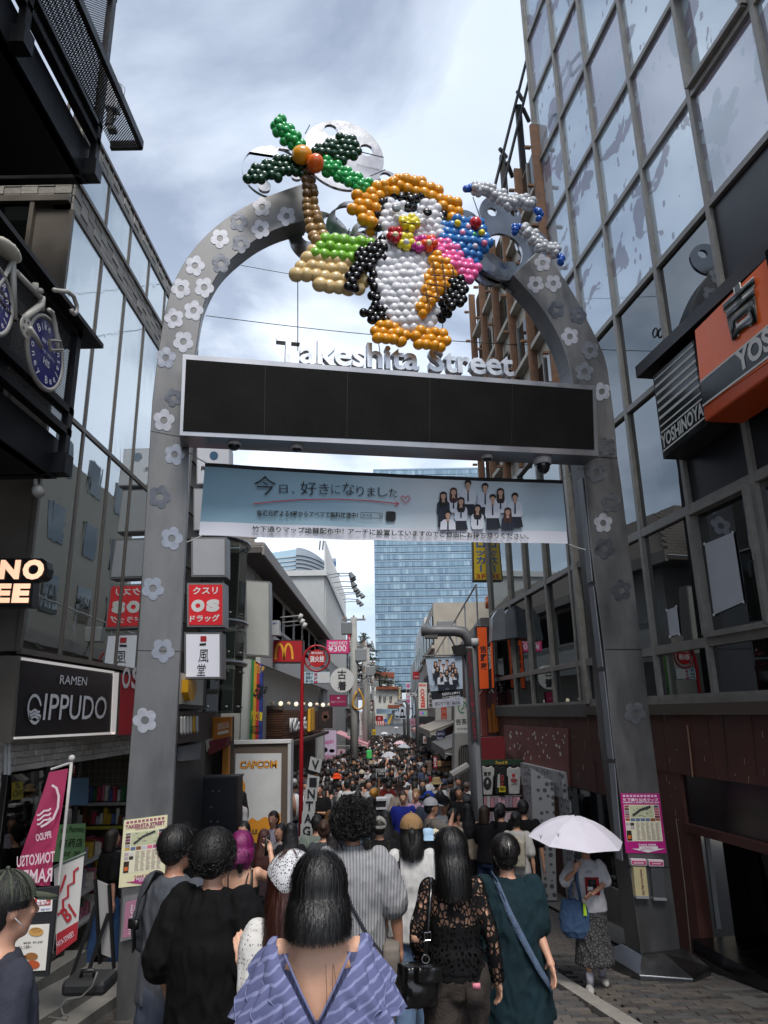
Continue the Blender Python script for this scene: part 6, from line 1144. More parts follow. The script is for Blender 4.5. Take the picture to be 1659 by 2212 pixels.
for x in(690,697):MB().tube([sf_.w(*sf_.px(x,1188)),sf_.w(*sf_.px(x+2,1168))],.25,5).build('mast',GREY,se)
vf_=facing(836,92);vi=thing('tile_roof_villa','white villa with orange tiled roofs and arched windows at the street end','building',vf_.w(*vf_.px(836,1560)));vw=plain('#b9bab4');tl=mat('#8a4a32',.8,0,.3,2)
for q,d in(([(806,1456),(852,1464),(852,1500),(806,1500)],-3),([(812,1487),(868,1490),(868,1560),(806,1560)],0)):slab('wall',vf_,q,vw,vi,d-6,d)
for(x0,y0,x1,y1,d)in((805,1450,852,1464,-2.6),(812,1481,868,1490,.4),(838,1522,868,1531,.9)):
 slab('roof',vf_,[(x0,y0),(x1,y0+4),(x1,y1),(x0,y1-3)],tl,vi,d-1,d)
 for k in range(14):x=x0+(x1-x0)*(k+.5)/14;slab('roof_tile',vf_,[(x-1.2,y0+1),(x+1.2,y0+1.3),(x+1.2,y1-1),(x-1.2,y1-1.5)],tl,vi,d,d+.25)
for x,y,w_,h_ in((822,1470,4,8),(842,1473,6,10),(821,1506,2.5,8),(831,1506,2.5,8),(844,1507,2.5,8)):
 d=-2.9 if y<1490 else.1;pts=[(x-w_,y+h_),(x-w_,y-h_*.3)]+[(x-w_*math.cos(a*.35),y-h_*.3-w_*.9*math.sin(a*.35))for a in range(1,9)]+[(x+w_,y-h_*.3),(x+w_,y+h_)];wnd=slab('window',vf_,pts,glD2,vi,d,d+.06);stroke('window_bar',vf_,[(x,y-h_*.9),(x,y+h_)],.7,vw,wnd,d+.1)
for k in range(12):MB().box(vf_.w(*vf_.px(838+k*2.6,1527),-.2),.12,.12,.8).build('baluster',vw,vi)
pt=at(800,1541,76);tr=thing('pine_tree','dark green pine tree behind the utility poles, left of the tower','tree',(pt.x,76,gz(76)))
ztp=at(786,1362,76)[2];MB().tube([V((pt.x-.3,76,gz(76))),V((pt.x-.5,76,8)),V((pt.x-.7,76,ztp-.3))],[.4,.28,.05],8).build('trunk',plain('#3a2f26'),tr)
lf=MB();rnd=random.Random(8);brn=MB()
for k in range(90):
 f=rnd.random()**.8;z_=ztp-.2-f*(ztp-6.0);Lb=.3+f*3.2*rnd.uniform(.6,1.1);a=rnd.uniform(0,6.283);dx,dy=math.cos(a),math.sin(a);o_=V((pt.x-.6+f*.3,76,z_));tip=o_+V((dx*Lb,dy*Lb,-.12*Lb+.5*rnd.random()-.3));brn.tube([o_,tip],[.05,.015],4)
 for m_ in range(int(16+Lb*14)):
  s=rnd.uniform(.15,1.05);p=o_.lerp(tip,s)+V((rnd.gauss(0,.12),rnd.gauss(0,.12),rnd.gauss(0,.07)));d1=V((rnd.gauss(0,1),rnd.gauss(0,1),rnd.gauss(0,.5))).normalized()*rnd.uniform(.12,.26);d2=d1 .cross(V((rnd.gauss(0,1),rnd.gauss(0,1),rnd.gauss(0,1)))).normalized()*.07;lf.add([p-d2,p+d2,p+d1],[(0,1,2)],rnd.randrange(3))
brn.build('limbs',plain('#2e261f'),tr,kind='stuff');lf.build('crown',[mat(c,.7,0,.2,2)for c in('#1f2e22','#2a3d2a','#172219')],tr,kind='stuff')
S('far_banner','pale blue banner strung over the street before the white villa','banner',813,1531,860,1542,78,'#8fa9be','#8fa9be',[('q',[(846,1534),(858,1534),(858,1541),(846,1541)],'#39424e'),('t','今日、好きになりました',822,1537,842,1537,3,.01,'#2a3440')],.02,.2)
S('far_flag','pale flag with a portrait on the far lamp post, centre','flag',862,1527,877,1553,52,'#b0bccb','#b0bccb',[('q',circ(869,1536,2.6,3.4,12),'#c09a88'),('q',[(865.5,1545),(866,1534),(869,1531),(872,1534),(872.5,1545),(871,1546),(871,1538),(867,1538),(867,1546)],'#1a1616'),('q',[(862.5,1546),(876.5,1546),(876.5,1551),(862.5,1551)],'#1c1f26')],.02,.2)
S('far_flag','second pale flag just left of the portrait flag','flag',853,1537,862,1552,58,'#a9b6c6','#a9b6c6',[('q',[(854,1546),(861,1546),(861,1550),(854,1550)],'#1c1f26')],.02,.2)
S('far_flag','pale blue flag behind the narrow coffee sign','flag',893,1520,905,1552,44,'#9fb2c6','#9fb2c6',[('q',[(894,1545),(904,1545),(904,1551),(894,1551)],'#1c1f26')],.02,.2)
for i,(x,yt,D,xa)in enumerate(((881,1514,52,858),(873,1520,60,852),(901,1500,40,886))):
 bs=at(x,1541,D);t_=thing('lamp_post',('far grey lamp post carrying the portrait flag','farther grey lamp post left of the portrait flag post','grey lamp post with round arm left of the coffee sign')[i],'lamp post',(bs.x,D,gz(D)),'far lamp posts');tp=at(x,yt,D);MB().tube([V((bs.x,D,gz(D))),V((bs.x,D,tp.z-.3)),V((bs.x-.15,D,tp.z)),at(xa,yt,D)],.11,10).build('post',SP,t_,True);MB().box(at(xa+3,yt+1.2,D),.6,.2,.1).build('lamp',LGREY,t_)
S('neon_sign','upright lit letters NOA COFFEE far down the street','sign',859,1482,868,1517,70,'#1c1b1a','#1c1b1a',[('c','NOACOFFE',863.5,1483,1516,5,.03,'#e8d8b0')],.3,.3)
S('coffee_sign','upright white sign with red letters NOA COFFEE','sign',903,1474,923,1532,33,'#c4c0ba','#6d6a66',[('t','NOA',905,1483,921,1483,6,.05,'#b8301e'),('s','COFFEE',913,1488,1530,9,.05,'#b8301e')],.3,1)
S('led_sign','small sign with coloured light letters under the coffee sign','sign',904,1534,924,1548,33,'#8a8c8e','#6d6a66',[('q',circ(909,1540,2,2,10),'#d85ad0'),('q',circ(914,1540,2,2,10),'#5a6ae8'),('q',circ(919,1541,2,2,10),'#4ad06a')],.3,.8)
S('coffee_sign','wide white sign with two red letters E below the hanging flag','sign',940,1527,976,1558,24,'#b9b5b0','#8a8784',[('s','EE',959,1527,1554,12,.06,'#c04a2a')],.25,1.2)
S('tea_sign','white tea kitchen sign with a green round mark behind the lamp post','sign',982,1508,1012,1583,19.5,'#c2c2be','#a0a09c',[('l',[(999+9*math.cos(a*.4),1528+12*math.sin(a*.4))for a in range(3,17)],2.4,'#2f7a48'),('l',[(994,1524),(1000,1520),(1003,1527),(996,1533)],2,'#2f7a48'),('t','吉茶',985,1566,1009,1565,13,.01,'#1c1c1c'),('t','KITCHEN',988,1577,1010,1576,4,.01,'#3a3a3a')],.3,1)
S('red_wall_sign','tall red pink sign behind the hanging flag','sign',985,1400,1008,1500,26,'#b81c44','#8a8a86',[('c','ハート',1002,1425,1475,9,.03,WT)],.3,1)
S('small_red_sign','small red square sign right of the tower base','sign',892,1451,906,1467,60,'#b01c26','#8a1018',[('t','アガサ',895,1464,905,1464,4,.03,WT)],.3,.3)
S('pattern_banner','narrow white banner with pink pictures far on the right','banner',877,1474,886,1545,62,'#c4c2c8','#a8a6ac',[('q',[(878,1478+k*11),(885,1478+k*11),(885,1485+k*11),(878,1485+k*11)],('#c05a94','#2a2228','#d08ab0')[k%3])for k in range(6)],.2,.2)
S('red_shop_sign','red crepe shop sign with a pink heart at the far end','sign',811,1546,828,1558,80,'#9a1c26','#a88a5a',[('q',circ(819,1552,3.2,3,12),'#d88a9a')],.3,.5)
for k in range(7):pass
aw=thing('awning','red and white striped awning of the far crepe shop','awning',at(820,1566,80))
for k in range(8):x=811+k*2.4;MB().prism([at(x,1558.5,80),at(x+2.4,1558.5,80),at(x+3.4,1566,78.5),at(x+1.0,1566,78.5)],V((0,0,-.08))).build('stripe_panel',plain('#b02a30' if k%2 else '#c9c0b8'),aw)
yst=facing(845,84);ye=thing('yellow_stair','yellow sided stair rising at the far end of the street','stair',yst.w(*yst.px(845,1566)));slab('side',yst,[(837,1562),(846,1544),(848,1544),(841,1566)],plain('#c8a022'),ye,-.3,0)
for k in range(8):slab('step',yst,[(840+k*.9,1564-k*2.4),(850,1564-k*2.4),(850,1565.2-k*2.4),(840+k*.9,1565.2-k*2.4)],plain('#3a3a3a'),ye,-.8-k*.3,-.3-k*.3)
#  right side beyond the lamp post
rb3=thing('brown_roof_building','brown sloped-top building with pale trim behind the lamp post arm','building',(4.5,26,gz(26)))
zt3=at(1012,1344,19)[2];brn3=mat('#5f4f45',.7,0,.25,1.5)
MB().prism([V((2.62,19,gz(26)-.3)),V((2.62,40,gz(26)-.3)),V((2.62,40,zt3-.6)),V((2.62,19,zt3))],V((4,0,0))).build('wall',brn3,rb3)
MB().prism([V((2.5,18.9,zt3-.25)),V((2.5,40,zt3-.85)),V((2.5,40,zt3-.55)),V((2.5,18.9,zt3+.1))],V((.3,0,0))).build('roof_trim',plain('#97918a'),rb3)
for k in range(9):y=19.5+k*2.2;MB().prism([V((2.56,y,5.2)),V((2.56,y+.45,5.2)),V((2.56,y+.9,zt3-.4)),V((2.56,y+.45,zt3-.4))],V((.1,0,0))).build('fin',plain('#7d746c'),rb3)
MB().tube([V((2.45,19+k*3,zt3+.1-k*.085+.9))for k in range(8)],.03,6).build('roof_rail',LGREY,rb3)
for k in range(8):MB().tube([V((2.45,19+k*3,zt3-.1-k*.085)),V((2.45,19+k*3,zt3+1-k*.085))],.025,5).build('rail_post',LGREY,rb3)
ff_=at(962,1358,22);fl_=thing('flood_light','square white flood light on the edge of the brown right building','flood light',ff_);MB().box(ff_,.5,.3,.45).build('lamp',plain('#a3a3a0'),fl_,bevel=.02);MB().tube([ff_,ff_+V((.3,0,-.6))],.03,6).build('arm',GREY,fl_)
cf=facing(1068,17.6);ch=thing('churros_sign','red churros sign with fried stick photo beside the upright orange sign','sign',cf.w(*cf.px(1068,1590)))
slab('casing',cf,[(1050,1460),(1090,1452),(1092,1586),(1054,1590)],plain('#5d1216',rough=.4),ch,-.3,0);column('ロス',cf,1061,1468,1498,13,plain(WT,var=0),ch,.012,.03);sideways('CHURROS',cf,1080,1466,1578,11,plain(WT,var=0),ch,.012,.04)
for x,y0,y1 in((1059,1530,1582),(1066,1520,1582),(1073,1532,1580)):MB().tube([cf.w(*cf.px(x-2,y0),.03),cf.w(*cf.px(x+2,y1),.03)],.05,10).build('churro',mat('#b06a28',.7,0,.3,40,.4,80),ch)
slab('pink_side',cf,[(1036,1500),(1050,1480),(1054,1590),(1042,1590)],plain('#a8584a'),ch,-.3,-.1)
st_=thing('tshirt_stall','clothes stall with red top board under the churros sign','stall',at(1080,1880,15.6));tf=facing(1080,15.6)
slab('red_board',tf,[(1030,1594),(1090,1592),(1092,1640),(1032,1642)],plain('#6d0d16',rough=.5),st_,-.4,0);slab('green_board',tf,[(1034,1641),(1128,1641),(1128,1652),(1034,1652)],plain('#1d3a26',rough=.5),st_,-.1,.03);txt('Food Fl',tf,(1071,1651),(1096,1651),7,plain('#c8a03a',var=0),st_,.04,.03);slab('dark_back',tf,[(1030,1652),(1136,1652),(1136,1880),(1034,1880)],plain('#0e0e10'),st_,-1.0,-.9)
slab('goods_table',tf,[(1034,1780),(1120,1780),(1120,1784),(1034,1784)],LGREY,st_,-.5,.1)
def tee(label,x,y,w_,h_,c,dcol,kind):
 t_=thing('hanging_tshirt',label,'t-shirt',tf.w(*tf.px(x,y+h_),.1),'t-shirts hung on the stall');b=MB()
 P_=[(x-.28*w_,y),(x-.5*w_,y+.1*h_),(x-.58*w_,y+.33*h_),(x-.42*w_,y+.36*h_),(x-.36*w_,y+.98*h_),(x,y+h_),(x+.36*w_,y+.98*h_),(x+.42*w_,y+.36*h_),(x+.58*w_,y+.33*h_),(x+.5*w_,y+.1*h_),(x+.28*w_,y),(x+.1*w_,y+.06*h_),(x-.1*w_,y+.06*h_)]
 slab('shirt',tf,P_,mat(c,.8,0,.15,12,.5,12),t_,.05,.12,.015)
 if kind==0:shape('print',tf,[circ(x,y+.6*h_,w_*.3,h_*.22,20)],plain(dcol),t_,.125,.002);txt('東京',tf,(x-w_*.28,y+.36*h_),(x+w_*.28,y+.36*h_),h_*.16,plain(dcol),t_,.125,.03);shape('print',tf,[circ(x,y+.55*h_,w_*.07,h_*.07,14)],plain('#a8a8a8'),t_,.13,.002)
 if kind==1:shape('print',tf,[[(x-w_*.25,y+.75*h_),(x-w_*.2,y+.3*h_),(x-w_*.05,y+.25*h_),(x-w_*.02,y+.75*h_)]],plain(dcol),t_,.125,.002);column('日本',tf,x+w_*.15,y+.3*h_,y+.75*h_,w_*.22,plain('#b03a3a'),t_,.125)
 if kind==2:shape('print',tf,[circ(x-w_*.05,y+.32*h_,w_*.12,h_*.07,14)],plain('#a8202a'),t_,.125,.002);txt('JAPAN',tf,(x-w_*.2,y+.68*h_),(x+w_*.25,y+.66*h_),h_*.07,plain(dcol),t_,.125,.02);shape('print',tf,[[(x-w_*.25,y+.45*h_),(x,y+.42*h_),(x+w_*.25,y+.48*h_),(x+w_*.1,y+.58*h_),(x-w_*.2,y+.56*h_)]],plain('#8a3a3a'),t_,.125,.002)
 MB().tube([tf.w(*tf.px(x-.2*w_,y),.09),tf.w(*tf.px(x,y-.08*h_),.09),tf.w(*tf.px(x+.2*w_,y),.09)],.008,5).build('hanger',BLACK,t_)
tee('white t-shirt with a dark round print, leftmost on the stall',1053,1654,30,64,'#a9a9a6','#1c1c22',0);tee('black t-shirt with a white figure print in the middle of the stall',1081,1655,28,62,'#141416','#a8a8a8',1);tee('white t-shirt with a red sun print, rightmost on the stall',1111,1656,32,60,'#a9a8a8','#2a1c1c',2)
S('price_tag','yellow price tag of 300 yen on the black t-shirt','price tag',1078,1699,1092,1711,15.4,'#c0ae1e','#c0ae1e',[('t','¥300',1080,1708,1091,1707,7,.04,'#2a2410')],.01,.2)
rnd=random.Random(5);pr=plain('#b9a6ae')
for r_ in range(3):
 t_=thing('sock_rack',('top','middle','bottom')[r_]+' row of pale patterned packets hung on the stall rack','rack',tf.w(*tf.px(1080,1745+r_*36),.1),'packet rows on the stall');MB().tube([tf.w(*tf.px(1040,1720+r_*34),.1),tf.w(*tf.px(1126,1718+r_*34),.1)],.012,6).build('rail',GREY,t_)
 for k in range(10 if r_==0 else 7):x=1044+k*8+r_*6;c_=rnd.choice(('#b9b2b4','#c4a0a8','#a8a4a8','#8a7a88','#b07a86'));slab('packet',tf,[(x,1722+r_*34),(x+7,1722+r_*34),(x+7,1744+r_*34),(x,1744+r_*34)],plain(c_,rough=.4),t_,.05,.1+rnd.uniform(0,.05))
ws=thing('gated_shop','white shop front with an arched dark gate behind the lamp post','shop',at(1000,1760,19));wsf=facing(1000,18.6,-55)
slab('wall',facing(1010,18.8),[(983,1584),(1036,1584),(1036,1850),(978,1850)],plain('#8d8b88'),ws,-.8,0);slab('dark_gate',facing(1010,18.8),[(990,1626),(995,1612),(1008,1608),(1014,1612),(1014,1830),(988,1830)],plain('#0d0d0e'),ws,0,.05)
for k in range(6):stroke('gate_bar',facing(1010,18.8),[(991+k*4,1614),(990+k*4,1830)],1.2,plain('#6d6a66'),ws,.06)
MB().tube([at(974,1676,18.2),at(1010,1655,18.4)],.1,8).build('rolled_awning',plain('#8d8a86'),ws)
ck=thing('display_stall','stall with stacked boxes of goods under the grey awning','stall',at(965,1700,20.5));ckf=facing(965,21)
slab('back',ckf,[(938,1628),(984,1624),(984,1760),(938,1760)],plain('#2b241e'),ck,-.6,-.4)
for j in range(4):
 for i in range(6):x,y=941+i*6.6,1645+j*13;slab('goods_box',ckf,[(x,y),(x+5.8,y),(x+5.8,y+10),(x,y+10)],plain(rnd.choice(('#b08458','#a87848','#c09a70','#8a6a4a'))),ck,-.4,-.1)
 slab('shelf_board',ckf,[(939,1656+j*13),(983,1656+j*13),(983,1657.5+j*13),(939,1657.5+j*13)],DARK,ck,-.4,0)
S('menu_board','black framed menu board standing on the right, under the beige awning','menu board',918,1642,933,1670,24,'#8a8682','#141416',[('q',[(920+(i%3)*4,1646+(i//3)*7),(923+(i%3)*4,1646+(i//3)*7),(923+(i%3)*4,1651+(i//3)*7),(920+(i%3)*4,1651+(i//3)*7)],'#7a4a3a')for i in range(9)],.08,1)
S('red_price_sign','small red price sign at the goods stall on the right','sign',936,1634,944,1660,20.2,'#9a1c30','#7a1020',[('c','n2',940,1636,1656,5,.03,WT)],.05,.4)
def facade(name,label,x,y0,y1,z1,c,side,n,seed,m2='#2b2d2f'):
 rnd=random.Random(seed);t_=thing(name,label,'building',(x+side*3,(y0+y1)/2,gz((y0+y1)/2)));MB().box((x+side*3,(y0+y1)/2,(z1+gz(y0)-.5)/2),6,y1-y0-.05,z1-gz(y0)+.5).build('wall',mat(c,.75,0,.2,1.5),t_)
 fl_n=max(1,int((z1-3)/3.0))
 for f in range(fl_n):
  for k in range(n):yy=y0+(y1-y0)*(k+.5)/n;zz=4.6+f*3.0;w_=MB().box((x-side*.02,yy,zz),.1,(y1-y0)/n*.62,1.5).build('window',glD2,t_);MB().box((x-side*.06,yy,zz),.06,.06,1.5).build('window_bar',LGREY,w_)
  MB().box((x-side*.08,(y0+y1)/2,3.55+f*3.0),.2,y1-y0-.1,.18).build('string_course',plain(c),t_)
 MB().box((x-side*.03,(y0+y1)/2,(gz(y0)+3.1)/2+.3),.1,y1-y0-.6,2.3).build('shop_front',plain(m2),t_)
facade('shop_building','pale shop building between the ribbed building and the second utility pole',-3.6,58.5,72,9.5,'#a8a6a0',-1,4,1)
facade('shop_building','grey shop building on the left before the villa',-3.5,72,88,8,'#8f938f',-1,4,2)
facade('shop_building','cream shop building on the right behind the coffee sign',2.7,40.2,54,9.0,'#a39c90',1,4,3)
facade('shop_building','white shop building on the far right before the tower',2.9,54,72,10.0,'#b0b0ae',1,5,4)
facade('shop_building','grey stepped building on the far right beside the villa',3.0,72,92,8.5,'#8a8884',1,4,5)
bkb=thing('station_side_building','beige block with balconies mirrored in the left glass facade','building',(9,30,gz(30)));MB().box((10.5,31,6.5),7.5,14,15).build('wall',plain('#8a8478'),bkb)
for f in range(4):
 for k in range(4):MB().box((6.74,25.6+k*3.4,5+f*3),.1,1.4,1.6).build('window',glD,bkb)
 #  people
_ts=bpy.data.scenes.new('work');_tv=_ts.view_layers[0]
def remesh(mb,voxel,smooth=6,fold=0,fscale=(9,9,4),seed=0,name='body',keep=None):
 me=bpy.data.meshes.new(name);me.from_pydata([tuple(p)for p in mb.v],[],mb.f);o=bpy.data.objects.new('w',me);_ts.collection.objects.link(o)
 bm=bmesh.new();bm.from_mesh(me);bmesh.ops.recalc_face_normals(bm,faces=bm.faces[:]);bm.to_mesh(me);bm.free()
 r=o.modifiers.new('r','REMESH');r.mode='VOXEL';r.voxel_size=voxel
 if smooth:s=o.modifiers.new('s','SMOOTH');s.iterations=smooth;s.factor=.5
 _tv.update();dg=_tv.depsgraph;dg.update();m2=bpy.data.meshes.new_from_object(o.evaluated_get(dg));bpy.data.objects.remove(o);bpy.data.meshes.remove(me);m2 .name=name
 if fold:
  nm=[v.normal.copy()for v in m2 .vertices];f=V(fscale);off=V((seed*3.7,seed*1.3,0))
  for v,n in zip(m2 .vertices,nm):
   q=V((v.co.x*f.x,v.co.y*f.y,v.co.z*f.z))+off;k=noise.noise(q)+.5*noise.noise(q*2.3);v.co+=n*(fold*max(-.3,1-abs(k)*2.2));
 if keep:
  bm=bmesh.new();bm.from_mesh(m2);bmesh.ops.delete(bm,geom=[v for v in bm.verts if not keep(v.co)],context='VERTS');bm.to_mesh(m2);bm.free()
 m2 .polygons.foreach_set('use_smooth',[True]*len(m2 .polygons));return m2
def loft(mb,rings,seg=20):
 """rings: (centre, rx, ry) level ellipses from bottom to top, closed at both ends"""
 vs=[]
 for c,rx,ry in rings:vs+=[V(c)+V((rx*math.cos(2*math.pi*k/seg),ry*math.sin(2*math.pi*k/seg),0))for k in range(seg)]
 n=len(rings);fs=[(i*seg+k,i*seg+(k+1)%seg,(i+1)*seg+(k+1)%seg,(i+1)*seg+k)for i in range(n-1)for k in range(seg)]+[tuple(range(seg-1,-1,-1)),tuple((n-1)*seg+k for k in range(seg))]
 mb.add(vs,fs)
def limb(mb,pts,rs):
 mb.tube(pts,rs,12);mb.ball(pts[0],rs[0],10,6);mb.ball(pts[-1],rs[-1],10,6)
 for p,r in zip(pts[1:-1],rs[1:-1]):mb.ball(p,r*.99,10,6)
def hand(mb,wrist,d,side,palmn,curl=.5,s=1.0,full=True):
 """wrist, direction of the hand, which way the thumb leaves (side), palm normal"""
 d=V(d).normalized();n=V(palmn).normalized();sd=V(side).normalized();c=V(wrist)
 mb.ball(c+d*.045*s,(.04*s,.055*s,.017*s),12,8,0,(sd,d,n));mb.tube([c-d*.01*s,c+d*.03*s],[.024*s,.03*s],10)
 if not full:mb.ball(c+d*.11*s+n*.01,(.034*s,.045*s,.016*s),10,6,0,(sd,d,n));mb.tube([c+d*.03*s+sd*.03*s,c+d*.08*s+sd*.055*s],[.012*s,.01*s],8);return
 for i,(o_,l_,r_)in enumerate(((.030,.075,.0088),(.0105,.085,.0092),(-.010,.078,.0088),(-.029,.06,.0078))):
  b=c+d*.088*s+sd*o_*s;a1=curl*(.45+.1*i);p1=b+(d*math.cos(a1)+n*math.sin(a1)+sd*o_*2.0)*l_*.45*s;a2=a1+curl*.8;p2=p1+(d*math.cos(a2)+n*math.sin(a2)+sd*o_*1.2)*l_*.32*s;a3=a2+curl*.6;p3=p2+(d*math.cos(a3)+n*math.sin(a3))*l_*.23*s
  mb.tube([c+d*.06*s+sd*o_*.9*s,b,p1,p2,p3],[r_*s,r_*s*1.05,r_*s,r_*s*.92,r_*s*.75],8);mb.ball(p3,r_*.75*s,8,5)
 p0=c+d*.022*s+sd*.026*s;p1=p0+(d*.6+sd*.75+n*.2)*.04*s;p2=p1+(d*.85+sd*.3+n*.3)*.032*s;mb.tube([p0,p1,p2],[.013*s,.0115*s,.0085*s],8);mb.ball(p2,.0085*s,8,5)
FEM,MAL=0,1
def skel(sex,pose='hang',stride=.12):
 sh=.17 if sex==MAL else.148;J={}
 J['sh']=sh
 for s,nm in((-1,'L'),(1,'R')):
  S_=V((s*sh,0,1.385));J['S'+nm]=S_;ph=s*stride
  if pose=='phone':E_,W_=V((s*.215,.03,1.12)),V((s*.07,.26,1.17))
  elif pose=='up' and s>0:E_,W_=V((s*.24,.18,1.3)),V((s*.1,.28,1.48))
  else:E_,W_=V((s*(sh+.06),-.03-ph*.25,1.10)),V((s*(sh+.075),.04-ph*.6,.865))
  J['E'+nm],J['W'+nm]=E_,W_
  J['H'+nm]=V((s*.085,0,.90));J['K'+nm]=V((s*.088,.02+ph*.55,.49));J['A'+nm]=V((s*.085,-.02+ph*1.0,.075+max(0,-ph)*.35));J['T'+nm]=J['A'+nm]+V((s*.02,.15,-.045))
 return J
def torso(mb,sex,g=1.0,add=0,z0=.80,z1=1.46,belly=1.0):
 m=sex==MAL;R_=[(.80,.155,.11,-.005),(.90,.17 if not m else.165,.12,-.01),(1.0,.145 if not m else.155,.105,-.003),(1.08,.128 if not m else.152,.098*belly,0),(1.18,.14 if not m else.162,.105*belly,.004),(1.28,.152 if not m else.175,.112,.005),(1.36,.15 if not m else.175,.098,-.005),(1.41,.115 if not m else.13,.078,-.012),(1.45,.062,.06,-.012),(1.50,.052,.054,-.004)]
 loft(mb,[((0,y,z_),(rx+add)*g,(ry+add)*g)for z_,rx,ry,y in R_ if z0-.001<=z_<=z1+.001])
def head(mb,yaw=0,nod=0,full=True):
 c=V((0,.012,1.588));M=Matrix.Rotation(yaw,3,'Z')@Matrix.Rotation(nod,3,'X');ax=tuple(M@V(a)for a in((1,0,0),(0,1,0),(0,0,1)));P=lambda x,y,z:c+M@V((x,y,z))
 mb.ball(P(0,-.008,.02),(.074,.092,.092),18,12,0,ax);mb.ball(P(0,.025,-.045),(.054,.062,.068),14,10,0,ax);mb.ball(P(0,.05,-.085),(.03,.03,.026),10,6,0,ax)
 mb.tube([P(0,.082,.012),P(0,.104,-.022),P(0,.092,-.03)],[.009,.015,.012],8)
 for s in(-1,1):mb.ball(P(s*.076,-.008,-.005),(.012,.02,.032),10,8,0,ax);mb.ball(P(s*.03,.072,-.018),(.022,.02,.02),8,6,0,ax)
 mb.tube([V((0,-.015,1.42)),V((0,-.006,1.50)),P(0,-.012,-.05)],[.056,.05,.052],12)
 return P,ax
def body_mesh(sex,pose='hang',stride=.12,voxel=.02,yaw=0,nod=0,full=False,J=None,hands=None):
 J=J or skel(sex,pose,stride);mb=MB();torso(mb,sex);head(mb,yaw,nod);k=1 if sex==MAL else.86
 for nm,s in(('L',-1),('R',1)):
  mb.ball(J['S'+nm],.058*k,10,8);limb(mb,[J['S'+nm],J['S'+nm].lerp(J['E'+nm],.5),J['E'+nm]],[.052*k,.046*k,.038*k]);limb(mb,[J['E'+nm],J['E'+nm].lerp(J['W'+nm],.35),J['W'+nm]],[.038*k,.04*k,.026*k])
  hd=(J['W'+nm]-J['E'+nm]).normalized();h_=(hands or{}).get(nm)
  if h_:hand(mb,J['W'+nm],*h_,full=full)
  else:hand(mb,J['W'+nm],hd,V((-s*.3,.9,0))if pose=='hang' or s<0 and pose=='up' else V((-s,0,.3)),V((-s,0,0)),.45,1.0 if sex==MAL else.92,full)
  limb(mb,[J['H'+nm],J['H'+nm].lerp(J['K'+nm],.5),J['K'+nm]],[.088*k,.075*k,.054*k]);limb(mb,[J['K'+nm],J['K'+nm].lerp(J['A'+nm],.3),J['A'+nm]],[.054*k,.055*k,.034*k]);mb.tube([J['A'+nm]+V((0,-.05,-.03)),J['T'+nm]],[.034,.03],10);mb.ball(J['T'+nm],.03,8,6)
 return remesh(mb,voxel,4 if voxel>.015 else 3,name='body')
def top_mesh(sex,pose='hang',stride=.12,sleeve=.55,loose=.02,hem=.88,voxel=.02,J=None,fold=.006,seed=0,neck=1.445,slr=1.35,flare=0,belly=1.0):
 J=J or skel(sex,pose,stride);mb=MB();m=sex==MAL;k=1 if m else.86
 R_=[(hem,.165+loose+flare,.125+loose+flare,-.008),(hem+.10,.16+loose+flare*.6,.12+loose+flare*.5,-.006),(1.08,(.15 if m else.135)+loose,.108*belly+loose,0),(1.18,(.162 if m else.142)+loose,.11*belly+loose,.002),(1.28,(.176 if m else.155)+loose*.8,.115+loose*.6,.0),(1.355,(.18 if m else.155)+loose*.3,.104+loose*.3,-.006),(1.408,.142 if m else.124,.09,-.013),(neck,.074,.07,-.013)]
 loft(mb,[((0,y,z_),rx,ry)for z_,rx,ry,y in R_])
 if sleeve>0:
  for nm in 'LR':
   S_,E_,W_=J['S'+nm],J['E'+nm],J['W'+nm];n=5;pts=[S_];rs=[.062*k+loose*.3]
   tot=sleeve*2
   for i in range(1,n+1):
    f=tot*i/n;p=S_.lerp(E_,f)if f<=1 else E_.lerp(W_,f-1);pts.append(p);rs.append((.058*k if f<=1 else.05*k)*slr*(1 if sleeve<.8 else.85))
   limb(mb,pts,rs)
 else:
  for nm in 'LR':mb.ball(J['S'+nm]*.93+V((0,0,.085)),(.03,.06,.04),8,6)
 return remesh(mb,voxel,3,fold,(10,10,5),seed,'shirt')
def bottom_mesh(sex,kind='trousers',stride=.12,voxel=.02,J=None,fold=.006,seed=0,wide=1.0,hem=.12):
 J=J or skel(sex,'hang',stride);mb=MB();k=1 if sex==MAL else.9
 if kind in('trousers','shorts'):
  loft(mb,[((0,-.005,.80),.165*k,.125),((0,-.01,.90),.18*k,.13),((0,-.004,1.01),.155*k,.112)])
  for nm in 'LR':
   if kind=='trousers':limb(mb,[J['H'+nm],J['H'+nm].lerp(J['K'+nm],.5),J['K'+nm],J['K'+nm].lerp(J['A'+nm],.5),J['A'+nm]+V((0,0,.02))],[.1*k*wide,.092*k*wide,.08*k*wide,.075*k*wide,.072*k*wide])
   else:limb(mb,[J['H'+nm],J['H'+nm].lerp(J['K'+nm],.45),J['H'+nm].lerp(J['K'+nm],.9)],[.1*k,.098*k,.1*k])
 else:
  hz=hem;loft(mb,[((0,0,hz),.24*wide,.22*wide),((0,0,(hz+.8)/2),.205*wide,.19*wide),((0,-.005,.82),.18,.14),((0,-.004,1.02),.142,.108)],28)
 return remesh(mb,voxel,3,fold*(1.6 if kind=='skirt' else 1),(14,14,3)if kind=='skirt' else(9,9,6),seed,'trousers' if kind!='skirt' else 'skirt')
